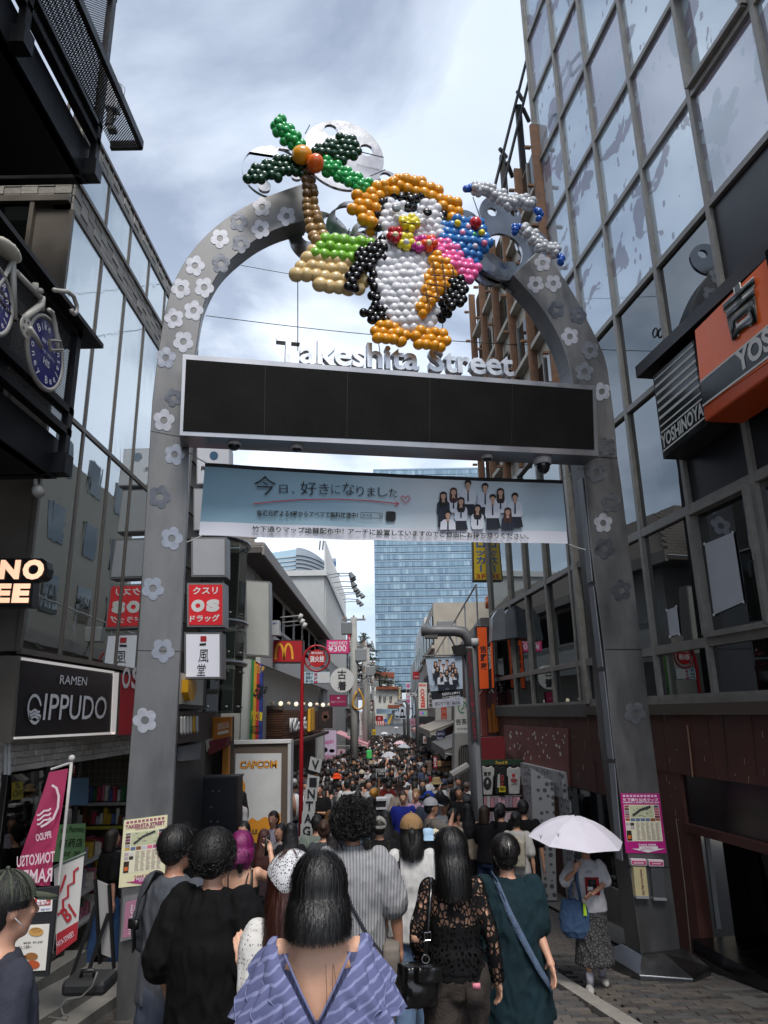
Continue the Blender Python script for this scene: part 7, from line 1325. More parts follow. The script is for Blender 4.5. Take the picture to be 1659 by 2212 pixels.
def hair_core(style,voxel=.018,seed=0,vol=1.0,low=0):
 mb=MB();c=V((0,.002,1.605));v_=vol
 mb.ball(c+V((0,-.014,.018)),(.084*v_,.098*v_,.094*v_),18,12)
 if style=='short':mb.ball(c+V((0,-.045,-.03)),(.076,.062,.07),14,10)
 if style=='curly':
  rnd=random.Random(seed)
  for i in range(90):
   a,t_=rnd.uniform(0,6.283),rnd.uniform(-.25,1.5);d_=V((math.cos(a)*math.cos(t_),math.sin(a)*math.cos(t_)-.1,math.sin(t_)))
   if d_.y>.45 and d_.z<.35:continue
   mb.ball(c+V((d_.x*.1*v_,d_.y*.1*v_-.012,d_.z*.098*v_+.012)),rnd.uniform(.022,.034),8,6)
  mb.ball(c+V((0,-.05,-.04)),(.08,.06,.07),14,10)
 if style in('long','bob','pony','bun'):
  mb.ball(c+V((0,-.03,-.02)),(.085*v_,.082,.095),16,10)
  if style=='long':loft(mb,[((0,-.105,1.17),.085*v_,.022),((0,-.112,1.26),.115*v_,.032),((0,-.095,1.38),.118*v_,.045),((0,-.06,1.48),.104*v_,.065),((0,-.02,1.60),.088*v_,.09)],18)
  if style=='bob':loft(mb,[((0,-.04,1.43),.088*v_,.06),((0,-.03,1.5),.096*v_,.075),((0,-.015,1.6),.088*v_,.09)],18)
  if style=='pony':mb.tube([c+V((0,-.1,.03)),c+V((0,-.15,0)),c+V((0,-.15,-.1)),c+V((0,-.13,-.24))],[.022,.03,.028,.01],10)
  if style=='bun':mb.ball(c+V((0,-.1,.03)),.045,12,8)
 return remesh(mb,voxel,2,.005 if voxel>.0125 else.002,(40,40,8),seed,'hair',keep=lambda p:p.z>low+.03*noise.noise(p*40)and not(p.y>.06 and p.z<1.642)and not(abs(p.x)<.066 and p.y>.035 and p.z<1.62))
def strands(n,style,length,seed,wid=.0045,vol=1.0,wave=.008,spread=1.0,part=0):
 """ribbons of hair laid over the head and, for long hair, hanging down the back"""
 rnd=random.Random(seed);mb=MB();c=V((0,-.012,1.615))
 for i in range(n):
  a=rnd.uniform(-2.35,2.35);lay=rnd.uniform(.0,.013)+(rnd.uniform(0,.014)if rnd.random()<.1 else 0);ph=rnd.uniform(0,6);pts=[];r=V((.086,.1,.097))*vol*(1)+V((lay,lay,lay));l_=length*rnd.uniform(.62,1.12)
  t0=rnd.uniform(.0,.5);tE=1.75;nS=6
  for k in range(nS+1):
   t_=t0+(tE-t0)*k/nS;q=V((math.sin(a)*math.sin(t_),-math.cos(a)*math.sin(t_),math.cos(t_)));pts.append(c+V((q.x*r.x,q.y*r.y,q.z*r.z)))
  if length>0:
   e=pts[-1];nH=6;back=V((e.x*.05,-.012,0))
   for k in range(1,nH+1):
    f=k/nH;tx=e.x*(1+.12*f*spread)-(.0 if abs(e.x)<.05 else math.copysign(.0,e.x));pts.append(V((tx+wave*math.sin(f*5+ph),min(e.y,-.02)-.035*f-.03*math.sin(f*2.2)+wave*math.cos(f*4+ph),e.z-l_*f)))
  side=V((math.cos(a),math.sin(a),0));vs=[]
  for k,p in enumerate(pts):w_=wid*(1-.85*max(0,(k/(len(pts)-1)-.6)/.4));vs+=[p-side*w_,p+side*w_]
  mb.add(vs,[(2*k,2*k+1,2*k+3,2*k+2)for k in range(len(pts)-1)])
 return mb
def curls(n,seed,rad=.105,size=.016,wid=.0035,cz=1.62,low=-.5):
 rnd=random.Random(seed);mb=MB();c=V((0,-.018,cz))
 for i in range(n):
  a,t_=rnd.uniform(0,6.283),rnd.uniform(low,1.5);d_=V((math.cos(a)*math.cos(t_),math.sin(a)*math.cos(t_),math.sin(t_)))
  if d_.y>.35 and d_.z<.45:continue
  p=c+d_*rad*rnd.uniform(.88,1.06);t1=d_.cross(V((rnd.gauss(0,1),rnd.gauss(0,1),rnd.gauss(0,1)))).normalized();t2=d_.cross(t1);pts=[];ph=rnd.uniform(0,6);sz=size*rnd.uniform(.6,1.4)
  for k in range(8):f=k/7;an=ph+f*5.0;pts.append(p+t1*sz*math.cos(an)+t2*sz*math.sin(an)+d_*(f*sz*1.4-.004))
  vs=[]
  for k,q in enumerate(pts):s_=d_*wid*(1-.6*k/7)+t1*wid*.6;vs+=[q-s_,q+s_]
  mb.add(vs,[(2*k,2*k+1,2*k+3,2*k+2)for k in range(7)])
 return mb
def hairmat(c,rough=.55):return mat(c,rough,0,.35,26,.35,70,stretch=(1,1,.12),name='hair')
def cloth(c,var=.16,bump=.25,rough=.85,bs=180):return mat(c,rough,0,var,5,bump,bs,spec=.2,name='cloth')
SKIN=[mat(c,.5,0,.12,14,.05,120,name='skin')for c in('#b98a72','#a97a62','#c79a80','#8a5f48')]
def hat_mesh(kind):
 mb=MB();c=V((0,0,1.625))
 if kind=='cap':
  for j in range(7):
   t_=math.pi/2*j/6;mb.v+=[c+V((.097*math.cos(t_)*math.cos(2*math.pi*k/20),.112*math.cos(t_)*math.sin(2*math.pi*k/20)-.01,.105*math.sin(t_)))for k in range(20)]
  mb.f+=[(j*20+k,j*20+(k+1)%20,(j+1)*20+(k+1)%20,(j+1)*20+k)for j in range(6)for k in range(20)];mb.m=[0]*len(mb.f)
  br=[(.09*math.cos(a*.314),.085+.1*math.sin(a*.314),-.005-.02*math.sin(a*.314))for a in range(11)];mb.add([c+V(p)for p in br]+[c+V(p)+V((0,0,.008))for p in br],[tuple(range(11)),tuple(range(21,10,-1))]+[(i,i+1,i+12,i+11)for i in range(10)]);mb.ball(c+V((0,-.01,.107)),.009,8,5)
 else:
  pr=[(.155,-.035),(.15,-.03),(.105,.012),(.1,.05),(.088,.09),(.05,.105),(.001,.108)]
  for r_,z_ in pr:mb.v+=[c+V((r_*math.cos(2*math.pi*k/24),r_*1.08*math.sin(2*math.pi*k/24)-.005,z_))for k in range(24)]
  mb.f+=[(j*24+k,j*24+(k+1)%24,(j+1)*24+(k+1)%24,(j+1)*24+k)for j in range(6)for k in range(24)];mb.m=[0]*len(mb.f)
 return mb.mesh('hat',WHITE,True)
def pack_mesh(big=1.0):
 mb=MB();mb.ball((0,-.19,1.2),(.135*big,.08*big,.2*big),14,10);mb.box((0,-.2,1.16),.24*big,.13*big,.34*big)
 for s in(-1,1):mb.tube([V((s*.1,-.14,1.08)),V((s*.125,-.1,1.36)),V((s*.115,-.02,1.435)),V((s*.12,.09,1.36)),V((s*.13,.11,1.2)),V((s*.15,-.05,1.05))],.016,8)
 return remesh(mb,.016,3,.004,(12,12,12),1,'backpack')
def shoulderbag_mesh():
 mb=MB();mb.box((.19,-.02,.93),.1,.26,.2);mb.tube([V((.19,-.1,1.03)),V((.1,-.12,1.25)),V((-.1,-.1,1.43)),V((-.12,.02,1.44)),V((0,.13,1.3)),V((.18,.09,1.03))],.012,6);return remesh(mb,.014,2,.003,(14,14,14),2,'bag')
def face_mesh():
 mb=MB()
 for s in(-1,1):
  mb.ball((s*.03,.098,1.588),(.011,.006,.005),8,5,0);mb.ball((s*.031,.1,1.603),(.016,.005,.0028),8,5,1)
 mb.ball((0,.106,1.525),(.02,.006,.005),8,5,2);return mb.mesh('face_features',[plain('#120d0c',var=0),plain('#2a1c16',var=0),plain('#8a3f3a',var=0)],True)
FACE=face_mesh();HAT={k:hat_mesh(k)for k in('cap','bucket')};PACK=pack_mesh();SBAG=shoulderbag_mesh()
BODY={(sx,p):body_mesh(sx,p,.14,.019)for sx in(0,1)for p in('hang','phone','up')}
TOPM={(sx,p,sl):top_mesh(sx,p,.14,sl,.028 if sx else.018,.86,.019,seed=sx+3*int(sl*10))for sx in(0,1)for p in('hang','phone','up')for sl in(.42,.95,0)}
BOTM={(sx,k):bottom_mesh(sx,k,.14,.019,seed=sx,wide=1.1,hem=.3)for sx in(0,1)for k in('trousers','shorts','skirt')}
HAIRM={k:hair_core(k,.016,2)for k in('short','long','bob','pony','bun','curly')}
SHOE=MB();[SHOE.ball(skel(1,'hang',.14)['T'+n_]+V((0,-.06,-.005)),(.045,.12,.045),12,8)or SHOE for n_ in 'LR'];SHOE=SHOE.mesh('shoes',WHITE,True)
def setm(o,m):
 if not o.data.materials:o.data.materials.append(m)
 o.material_slots[0].link='OBJECT';o.material_slots[0].material=m
def solveD(x,y,H,D0=9.6):
 D=D0
 while D<90:
  if at(x,y,D).z-gz(D)<=H:return D
  D+=.05
 return D
def person(label,x,y,H,yaw,sex,top,bottom,hair,D=None,pose='hang',sleeve=.42,bot='trousers',hat=None,pack=None,bag=None,skin=0,group='people in the crowd',hairless=False,topc=None,shoe='#9a9a98',name='person'):
 """x, y: pixel of the top of the head; yaw 0 walks away from the camera, 180 comes towards it"""
 D=D or solveD(x,y,H);p=at(x,y,D);H=max(1.25,min(1.9,p.z-gz(D)));t_=thing(name,label,'person',(p.x,D,gz(D)),group);k=H/1.71;t_.rotation_euler=(0,0,R(yaw));t_.scale=(k,k,k)
 def part(nm,me,m):o=bpy.data.objects.new(nm,me);COL.objects.link(o);o.parent=t_;ABS[o.name]=V((0,0,0));setm(o,m)if m else None;return o
 part('body',BODY[(sex,pose)],SKIN[skin]);part('shirt',TOPM[(sex,pose,sleeve)],top if not isinstance(top,str)else cloth(top));part('trousers' if bot!='skirt' else 'skirt',BOTM[(sex,bot)],cloth(bottom));part('shoes',SHOE,plain(shoe))
 if hair:part('hair',HAIRM[hair[0]],hairmat(hair[1]))
 if hat:part('hat',HAT[hat[0]],cloth(hat[1])).rotation_euler=(0,0,R(hat[2])if len(hat)>2 else 0)
 if pack:part('backpack',PACK,cloth(pack))
 if bag:part('bag',SBAG,cloth(bag))
 if abs((yaw%360)-180)<100:part('face_features',FACE,None)
 if pose=='phone':o=part('phone',MB().box((0,.31,1.2),.075,.012,.15).mesh('phone',DARK),None)
 return t_
t1=lambda x,y:(669.6+x*.14973,1593+y*.14973);t2=lambda x,y:(864+x*.17903,1593+y*.17903)
Kk,Wh,Bk='#111013','#b5b5b6','#121214'
CROWD=[('person in white tee facing the pink poster on the left',t1(210,320),1.72,60,1,Wh,'#1c1c20',('short',Kk),{}),('person in white printed tee with a black sling bag beside the letter banner',t1(240,450),1.74,20,1,Wh,'#1c1c20',('short',Kk),dict(bag='#151517')),('person in an orange bucket hat and black top on the left',t1(385,525),1.66,-30,0,Bk,'#20222e',('long',Kk),dict(hat=('bucket','#d8481a'))),('man in black tee looking at his phone beside the letter banner',t1(135,668),1.72,170,1,Bk,'#17171a',('short',Kk),dict(pose='phone',bag='#22262e')),('man in white tee seen from the side left of the pink awning',t1(485,355),1.74,110,1,'#a9a9ac','#22252c',('short',Kk),{}),('long-haired person in tan cap and pale hoodie on the left side',t1(635,350),1.62,15,0,'#a3a09a','#1c1c20',('long',Kk),dict(hat=('cap','#8a6a4a',0),sleeve=.95)),('woman in white strap top facing us in the left crowd',t1(780,350),1.62,175,0,'#bdbab8','#3a3a44',('bun','#1c1512'),dict(sleeve=0)),('person in beige cap and grey tee with black straps',t1(745,475),1.70,10,1,'#77746f','#26262a',('short',Kk),dict(hat=('cap','#b0a898',0),pack='#19191b')),('person in a round beige cap in the left crowd',t1(875,340),1.68,0,1,'#4a4643','#26262a',None,dict(hat=('cap','#8f8070',180))),('woman with long reddish hair and striped pink bag',t1(900,430),1.62,0,0,'#5d5a60','#2a2a30',('long','#2e1612'),dict(bag='#b0487a')),('dark-haired man in white tee with black backpack straps, left of centre',t1(545,600),1.72,-20,1,Wh,'#24262c',('short',Kk),dict(pack='#131315')),('short dark-haired child with a blue and red backpack',t1(620,670),1.55,5,1,'#2a2e44','#1d1d22',('short',Kk),dict(pack='#24366a')),('woman with wavy brown hair in pale grey shirt',t1(825,620),1.62,5,0,'#9a9894','#2c2c30',('bob','#3a2016'),{}),('woman with a dark braid in white top holding a phone up',t1(690,770),1.58,0,0,'#aaa9ab','#2c2c30',('pony',Kk),dict(pose='up')),('person with curly golden hair beside the stacked boxes',t1(930,745),1.58,0,0,'#2a2a2c','#1c1c1e',('curly','#a8782a'),{}),('man in light blue tee with black lettering, centre',t1(880,855),1.74,0,1,'#8fb2cc','#22242a',('short','#161213'),dict(name='person')),('person holding up the rubbish collection placard',t1(1040,335),1.74,10,1,Wh,'#22242a',('bob','#17100e'),dict(pose='up')),('man in dark red tee and black cap facing us behind a pushchair',t1(1075,580),1.72,185,1,'#702420','#26221e',('short',Kk),dict(hat=('cap','#17171a',0),pack='#141416')),('woman in cream cardigan facing us right of the placard',t1(1135,460),1.62,180,0,'#b5a88a','#3a3632',('long',Kk),dict(sleeve=.95)),('child in pale cap and checked shirt facing us',t1(1195,675),1.42,170,0,'#8a857c','#3a3632',('short',Kk),dict(hat=('cap','#b5ab98',0))),('older woman in dark hat and beige shirt facing us',t1(1280,675),1.62,178,0,'#8d8078','#2a2628',('short','#2a2220'),dict(hat=('bucket','#241a18'),sleeve=.95,pose='phone',bag='#5a5248')),('girl in white top facing us behind the beige shirt',t1(1305,570),1.5,182,0,'#b0acaa','#3a3636',('bun',Kk),dict(sleeve=0)),('slim woman in pale grey tee facing us, middle distance',t1(1270,340),1.62,176,0,'#9a9894','#22242a',('long',Kk),{}),('broad woman in navy tank top facing us with a phone',t1(1420,470),1.70,180,1,'#14161f','#3a2c24',('bun','#4a3020'),dict(sleeve=0,pose='phone',skin=1)),('grey-haired man in black tee facing us behind the navy tank top',t1(1420,385),1.74,190,1,'#131316','#26262a',('short','#55504c'),{}),('woman in black tank top facing us, further back',t1(1465,235),1.66,180,0,'#121214','#26262a',('pony',Kk),dict(sleeve=0,skin=1)),('long-haired woman in grey crop top and pink trousers',t1(1580,265),1.66,184,0,'#5f5a56','#b84478',('long',Kk),dict(sleeve=0)),('man in white tee and blue-grey cap looking down',t1(1600,515),1.76,180,1,'#c0c0c6','#3a3e4a',('short','#2a2422'),dict(hat=('cap','#3e4660',0),skin=2)),('bald man in red tee facing us',t1(1635,425),1.76,190,1,'#8c141e','#22222a',None,dict(skin=3)),('person in orange tee with black backpack further down',t1(1605,190),1.72,0,1,'#b8641e','#24262c',('short',Kk),dict(pack='#121214')),('boy in royal blue printed tee facing us',t1(1340,780),1.66,182,1,'#1f2a80','#33507a',('short','#2e1a14'),dict(skin=2)),('blonde woman in lilac top with a bag strap facing us',t1(1530,740),1.68,165,0,'#a888a2','#4a464a',('bun','#8a6a4a'),dict(skin=2,bag='#2a2226')),('woman with long blonde hair seen from behind at the left',t1(290,1050),1.62,0,0,'#1d2028','#22242a',('long','#7a5430'),{}),('dark-haired person with a pale green backpack at the left',t1(100,1120),1.60,5,1,'#77807a','#24262c',('short','#161210'),dict(pack='#7a857a')),('person with brown hair in a low bun and charcoal tee',t1(205,1190),1.60,0,0,'#3a3c40','#22242a',('bun','#3a241a'),{}),('woman with dark brown hair just left of the striped shirt',t1(320,1350),1.56,0,0,'#2a2628','#1c1c20',('long','#1a1011'),{}),('man in pale grey cap and black tee with olive backpack',t1(1000,1160),1.72,0,1,'#101013','#22242a',('short','#1a1614'),dict(hat=('cap','#8d8b86',180),pack='#2e2a20')),('dark long-haired woman beside the grey cap',t1(1085,1060),1.62,10,0,'#1c1a1c','#22242a',('long',Kk),{}),('man in white cap and patterned grey shirt looking right',t2(375,735),1.74,-80,1,'#77706a','#3a3834',('short',Kk),dict(hat=('cap','#bdbdc0',0),pose='up',pack='#19191b')),('man in black cap and white sleeveless top facing us',t2(525,710),1.74,172,1,'#aaa9ac','#26262a',('short',Kk),dict(hat=('cap','#141416',0),sleeve=0)),('woman with a flower in her hair and cream cardigan',t2(650,855),1.58,-60,0,'#a09488','#3a3632',('bun',Kk),dict(sleeve=.95)),('woman with very long black hair and beige top left of the lamp post',t2(815,800),1.60,0,0,'#a39484','#131315',('long',Kk),dict(bot='skirt',sleeve=0)),('brown-haired woman in black top holding a phone beside the lamp post',t2(1020,820),1.60,-50,0,'#17171a','#22304a',('bob','#2e1c14'),dict(pose='phone')),('woman in black floral jacket at the t-shirt stall',t2(1210,790),1.64,-40,0,'#16161a','#141416',('pony',Kk),dict(sleeve=.95)),('woman in white top with cream backpack and grey skirt at the stall',t2(1395,890),1.58,-15,0,'#a9a7a4','#7a7a80',('bun',Kk),dict(bot='skirt',pack='#a09a8a')),('person in black at the right end of the stall',t2(1480,750),1.70,-20,1,'#101012','#141416',('short',Kk),{}),('person in white cap and sleeveless top in the right crowd',t2(685,475),1.66,150,0,'#9a9490','#26262a',('short',Kk),dict(hat=('cap','#b5b8b0',0),sleeve=0)),('man in black tee and sunglasses right of centre',t2(710,590),1.72,170,1,'#121214','#22222a',('short',Kk),dict(skin=1)),('dark long-haired woman in charcoal tee, right crowd',t2(640,620),1.62,20,0,'#3a3c42','#26262a',('long',Kk),{}),('man in straw hat and white tee with black backpack',t2(440,490),1.72,-20,1,'#aeb0b4','#26262a',('short','#2a2018'),dict(hat=('bucket','#8a7858'),pack='#121215')),('woman in white sleeveless top with a blue headband',t2(460,360),1.62,100,0,'#b0aca4','#4a4640',('bun',Kk),dict(sleeve=0)),('woman in white crop top and dark skirt by the goods stall',t2(570,365),1.62,60,0,'#a9a8a6','#2e2c30',('bob',Kk),dict(bot='skirt')),('shaven-headed man in purple-grey tee at the goods stall',t2(580,250),1.76,40,1,'#6a6078','#5a564e',('short','#3a342e'),{}),('person in royal blue cap behind the lilac top',t2(340,655),1.66,0,1,'#3a4050','#26262a',('short',Kk),dict(hat=('cap','#1d3a94',90))),('woman with a black bob and grey tee right of the lilac top',t2(275,595),1.62,5,0,'#4e5054','#26262a',('bob',Kk),{}),('dark-haired woman in black behind the white cap',t2(480,640),1.64,10,0,'#17171a','#22222a',('long',Kk),{}),('person in light blue bucket hat just behind the black hair',t2(335,1115),1.58,10,0,'#a9b9d0','#3a4a6a',('bob',Kk),dict(hat=('bucket','#9fbdd8'))),('person in cream cap right of the light blue hat',t2(425,1120),1.58,20,0,'#b5ae9c','#3a3a3e',('bob',Kk),dict(hat=('cap','#c0b8a0',180))),('man in black cap and glasses behind the grey tee man',(400,1777),1.66,-70,1,'#1c1c20','#1c1c20',('short',Kk),dict(hat=('cap','#1d1d1f',0))),('woman in dark top facing us between the black cabinet and magenta hair',(527,1774),1.58,170,0,'#1c1a20','#22222a',('bob',Kk),{}),('woman in white tee with phone in front of the white poster',(521,1709),1.60,130,0,'#a9a7aa','#1d1d20',('long',Kk),dict(pose='phone',D=14.5)),('woman sipping a drink in white top with lilac scarf',(591,1752),1.60,165,0,'#a8a2b0','#2a2a30',('bun','#241612'),dict(pose='phone')),('woman with long auburn hair seen from behind near magenta hair',(571,1791),1.56,0,0,'#2a2024','#1c1c20',('long','#3a1812'),{}),('woman with long black hair in black top left of the red pole',(629,1777),1.62,0,0,'#131316','#1c1c20',('long',Kk),{}),('small person in white top beside the red pole',(606,1779),1.5,150,0,'#8a868a','#1c1c20',('bob',Kk),{}),('person in black tee and blue jeans browsing the left shop',(244,1790),1.66,-40,0,'#0f0f12','#2c4468',('bob','#1a0f0d'),dict(D=9.3)),]
for lab,(x,y),H,yaw,sex,top,bot,hair,kw in CROWD:person(lab,x,y,H,yaw,sex,top,bot,hair,**kw)
fc=MB();rnd=random.Random(11);cm=[plain(c,var=.05)for c in('#141417','#1d1f26','#9a9a9e','#bcbcc0','#3a3c42','#5a4a44','#26304a','#7a7470')]+[plain('#14100f',var=0),plain('#a87a64',var=0)]
cell={}
for i in range(900):
 D=17.5+rnd.random()**1.2*58;X=rnd.uniform(min(-1.7,-2.7+(D-20)*.025),2.1);key=(round(X/.45),round(D/.62))
 if key in cell:continue
 cell[key]=1;H=rnd.uniform(1.55,1.76);z=gz(D);k=H/1.7;c_=rnd.randrange(8);sk=rnd.random()<.28;P=lambda x,y,z_:V((X+x*k,D+y*k,z+z_*k))
 for s in(-1,1):fc.tube([P(s*.09,s*.1,.02),P(s*.09,0,.85)],[.07*k,.1*k],6,rnd.choice((0,1,4,6)));fc.tube([P(s*.17,0,1.38),P(s*.23,.02,1.1),P(s*.22,-.08 if sk else.08,.9)],[.06*k,.05*k,.035*k],6,c_ if rnd.random()<.5 else 9)
 fc.tube([P(0,0,.82),P(0,0,1.1),P(0,0,1.34),P(0,0,1.44)],[.16*k,.14*k,.19*k,.06*k],8,c_);fc.ball(P(0,-.01 if sk else 0,1.575),(.068*k,.085*k,.1*k),8,6,9);fc.ball(P(0,.02 if sk else-.025,1.635),(.086*k,.095*k,.085*k),8,6,8 if rnd.random()<.85 else rnd.randrange(8))
 if rnd.random()<.3:fc.tube([P(0,.09 if sk else-.09,1.6),P(0,.1 if sk else-.1,1.25)],[.08*k,.07*k],6,8)
fc.build('distant_crowd',cm,None,True,kind='stuff',label='dense far crowd of people filling the street below the villa',category='crowd')
def umbrella(label,x,y,D,rpx,c,tilt=(0,0),under=None,group='umbrellas in the crowd',n=8,r=None,shaft=.7):
 top_=at(x,y,D);r=r or rpx/FPX*D*1.02;t_=thing('umbrella',label,'umbrella',top_-V((0,0,shaft)),group);M=Matrix.Rotation(R(tilt[0]),3,'X')@Matrix.Rotation(R(tilt[1]),3,'Y')
 Q=lambda a,f:top_+M@V((r*f*math.cos(a),r*f*math.sin(a),-r*.46*f**1.9))
 for k in range(n):
  b=MB();a0,a1=2*math.pi*k/n,2*math.pi*(k+1)/n;nn=5
  for j in range(nn+1):
   for i in range(5):
    f=j/nn;a=a0+(a1-a0)*i/4;sag=1-.07*math.sin(math.pi*i/4)*f;b.v.append(Q(a,f*sag)-V((0,0,.025*math.sin(math.pi*i/4)*f)))
  b.f=[(j*5+i,(j+1)*5+i,(j+1)*5+i+1,j*5+i+1)for j in range(nn)for i in range(4)];b.m=[0]*len(b.f);b.build('canopy_panel',c,t_,True);MB().tube([Q(a0,.02)-V((0,0,.012)),Q(a0,.5)-V((0,0,.012)),Q(a0,.99)-V((0,0,.01))],.004,5).build('rib',GREY,t_)
 MB().tube([top_+M@V((0,0,.04)),top_+M@V((0,0,-shaft))],.007,8).build('shaft',DARK,t_);return t_
umbrella('white umbrella with small grey prints in the middle of the crowd',*t1(1130,205),17.5,15,plain('#b5b5ba'),(8,-6));umbrella('pale pink umbrella in the far crowd',*t1(1295,45),27,13,plain('#c9aab0'));umbrella('white umbrella with black underside right of the pink one',*t1(1352,92),25,13,plain('#a9acb4'),(4,3));umbrella('small white umbrella far left in the crowd',*c3(455,1418),36,8,plain('#b9bcc4'));umbrella('tiny white umbrella at the far end of the crowd',*c3(612,1350),52,5,plain('#b9bcc4'))
gq=facing(800,20.5);S('rubbish_placard','white and black rubbish collection placard on a pole above the crowd','placard',*t1(952,455),*t1(1092,582),16.0,'#0f0f11','#b9b9ba',[('t','ゴミ回収中',*t1(968,505),*t1(1082,503),5,.02,WT),('t','Trash Can',*t1(985,535),*t1(1070,534),4,.01,WT)],.04,1)
MB().tube([at(*t1(998,580),16.02),at(*t1(992,880),16.02)],.02,6).build('placard_pole',plain('#7a5a3a'),bpy.data.objects['rubbish_placard'])
bxs=thing('collection_cart','cart of white and black boxes in the crowd below the placard','cart',at(*t1(1040,1060),14.2));bfr=facing(t1(1040,950)[0],14.2)
for j,(y0,y1)in enumerate(((895,1000),(1020,1120))):slab('box',bfr,[t1(960,y0),t1(1105,y0-5),t1(1090,y1),t1(950,y1)],plain('#17181a'),bxs,-.3,0);slab('lid',bfr,[t1(955,y0-8),t1(1110,y0-14),t1(1112,y0+18),t1(953,y0+22)],plain('#c3c3c6'),bxs,-.32,.02)
gbag=at(*t1(855,245),21);MB().box(gbag,.15,.06,.24).build('green_bag',plain('#4fd06a'),None,bevel=.03,label='bright green shopping bag carried in the left crowd',category='bag')
#  the people nearest the camera
class Near:
 def __init__(s,label,x,y,D,yaw,sex,skin=0):
  p=at(x,y,D);s.H=p.z-gz(D);s.k=s.H/1.71;s.t=thing('person',label,'person',(p.x,D,gz(D)),'people nearest the camera');s.t.rotation_euler=(0,0,R(yaw));s.t.scale=(s.k,)*3
  s.M=(Matrix.Translation((p.x,D,gz(D)))@Matrix.Rotation(R(yaw),4,'Z')@Matrix.Scale(s.k,4));s.I=s.M.inverted();s.sex=sex;s.J=skel(sex,'hang',.1);s.skin=SKIN[skin]
 def loc(s,x,y,D):return s.I@at(x,y,D)
 def part(s,name,me,m=None,parent=None):
  if isinstance(me,MB):me=me.mesh(name,m,True)
  elif m is not None:me.materials.clear();me.materials.append(m)
  o=bpy.data.objects.new(name,me);COL.objects.link(o);o.parent=parent or s.t;ABS[o.name]=V((0,0,0));return o
 def body(s,vox=.009,yaw=0,nod=0,hands=None,full=True):s.part('body',body_mesh(s.sex,'hang',.1,vox,R(yaw),R(nod),full,s.J,hands),s.skin)
 def top(s,m,**k):k.setdefault('voxel',.011);k.setdefault('fold',.009);return s.part('shirt',top_mesh(s.sex,J=s.J,**k),m)
 def bottom(s,m,kind='trousers',**k):k.setdefault('voxel',.014);k.setdefault('fold',.008);s.part('trousers' if kind!='skirt' else 'skirt',bottom_mesh(s.sex,kind,J=s.J,**k),m)
 def hair(s,m,mbs,core=None):
  o=s.part('hair',core,m)if core else None
  for b in mbs:s.part('hair_strands' if o else 'hair',b,m,o)
 def shoes(s,c='#22211f'):
  for nm in 'LR':b=MB();b.ball(s.J['T'+nm]+V((0,-.06,-.005)),(.045,.125,.045),14,8);s.part('shoe',b,plain(c))
def strap(N_,pts,w_,m,name='strap',parent=None):
 b=MB();vs=[];P=[V(p)for p in pts]
 for i,p in enumerate(P):
  t_=(P[min(i+1,len(P)-1)]-P[max(i-1,0)]).normalized();out=V((p.x,p.y,0)).normalized()if V((p.x,p.y,0)).length>.01 else V((0,-1,0));sd=t_.cross(out).normalized()*w_/2;vs+=[p-sd,p+sd,p+sd+out*.006,p-sd+out*.006]
 n=len(P);fs=[(4*i+a,4*i+(a+1)%4,4*i+4+(a+1)%4,4*i+4+a)for i in range(n-1)for a in range(4)];b.add(vs,fs);return N_.part(name,b,m,parent)
def band_mat(name,c1,c2,scale,axis=(1,0,0),width=.5,rot=0,noise_=0,thin=None):
 m=bpy.data.materials.new(name);m.use_nodes=True;t,p=nodes_of(m);p.inputs['Roughness'].default_value=.85;p.inputs['Specular IOR Level'].default_value=.2
 tcn=nd(t,'ShaderNodeTexCoord');mpn=nd(t,'ShaderNodeMapping');mpn.inputs['Rotation'].default_value=(0,rot,rot*.5);t.links.new(tcn.outputs['Object'],mpn.inputs[0]);wv=nd(t,'ShaderNodeTexWave');wv.inputs['Scale'].default_value=scale;wv.inputs['Distortion'].default_value=noise_;wv.inputs['Detail Scale'].default_value=2;wv.bands_direction='X' if axis[0]else 'Z';t.links.new(mpn.outputs[0],wv.inputs['Vector'])
 cr=nd(t,'ShaderNodeValToRGB');cr.color_ramp.elements[0].color=(*lin(c1),1);cr.color_ramp.elements[1].color=(*lin(c2),1);cr.color_ramp.elements[0].position=width-.08;cr.color_ramp.elements[1].position=width+.08;t.links.new(wv.outputs['Fac'],cr.inputs[0]);t.links.new(cr.outputs[0],p.inputs['Base Color']);return m
def lace_mat(name,c,scale=55,hole=.28,hang=None,rough=.8,rnd_=.9):
 m=bpy.data.materials.new(name);m.use_nodes=True;t,p=nodes_of(m);p.inputs['Base Color'].default_value=(*lin(c),1);p.inputs['Roughness'].default_value=rough;p.inputs['Specular IOR Level'].default_value=.2
 tcn=nd(t,'ShaderNodeTexCoord');v=nd(t,'ShaderNodeTexVoronoi');v.feature='DISTANCE_TO_EDGE';v.inputs['Scale'].default_value=scale;v.inputs['Randomness'].default_value=rnd_;mpn=nd(t,'ShaderNodeMapping');mpn.inputs['Scale'].default_value=(1,1,.65);t.links.new(tcn.outputs['Object'],mpn.inputs[0]);t.links.new(mpn.outputs[0],v.inputs['Vector'])
 g_=nd(t,'ShaderNodeMath',operation='LESS_THAN');g_.inputs[1].default_value=hole;t.links.new(v.outputs['Distance'],g_.inputs[0]);n=nd(t,'ShaderNodeTexNoise');n.inputs['Scale'].default_value=14;t.links.new(tcn.outputs['Object'],n.inputs['Vector']);g2=nd(t,'ShaderNodeMath',operation='GREATER_THAN');g2 .inputs[1].default_value=.6;t.links.new(n.outputs[0],g2 .inputs[0]);mxn=nd(t,'ShaderNodeMath',operation='MAXIMUM');t.links.new(g_.outputs[0],mxn.inputs[0]);t.links.new(g2 .outputs[0],mxn.inputs[1]);t.links.new(mxn.outputs[0],p.inputs['Alpha']);return m
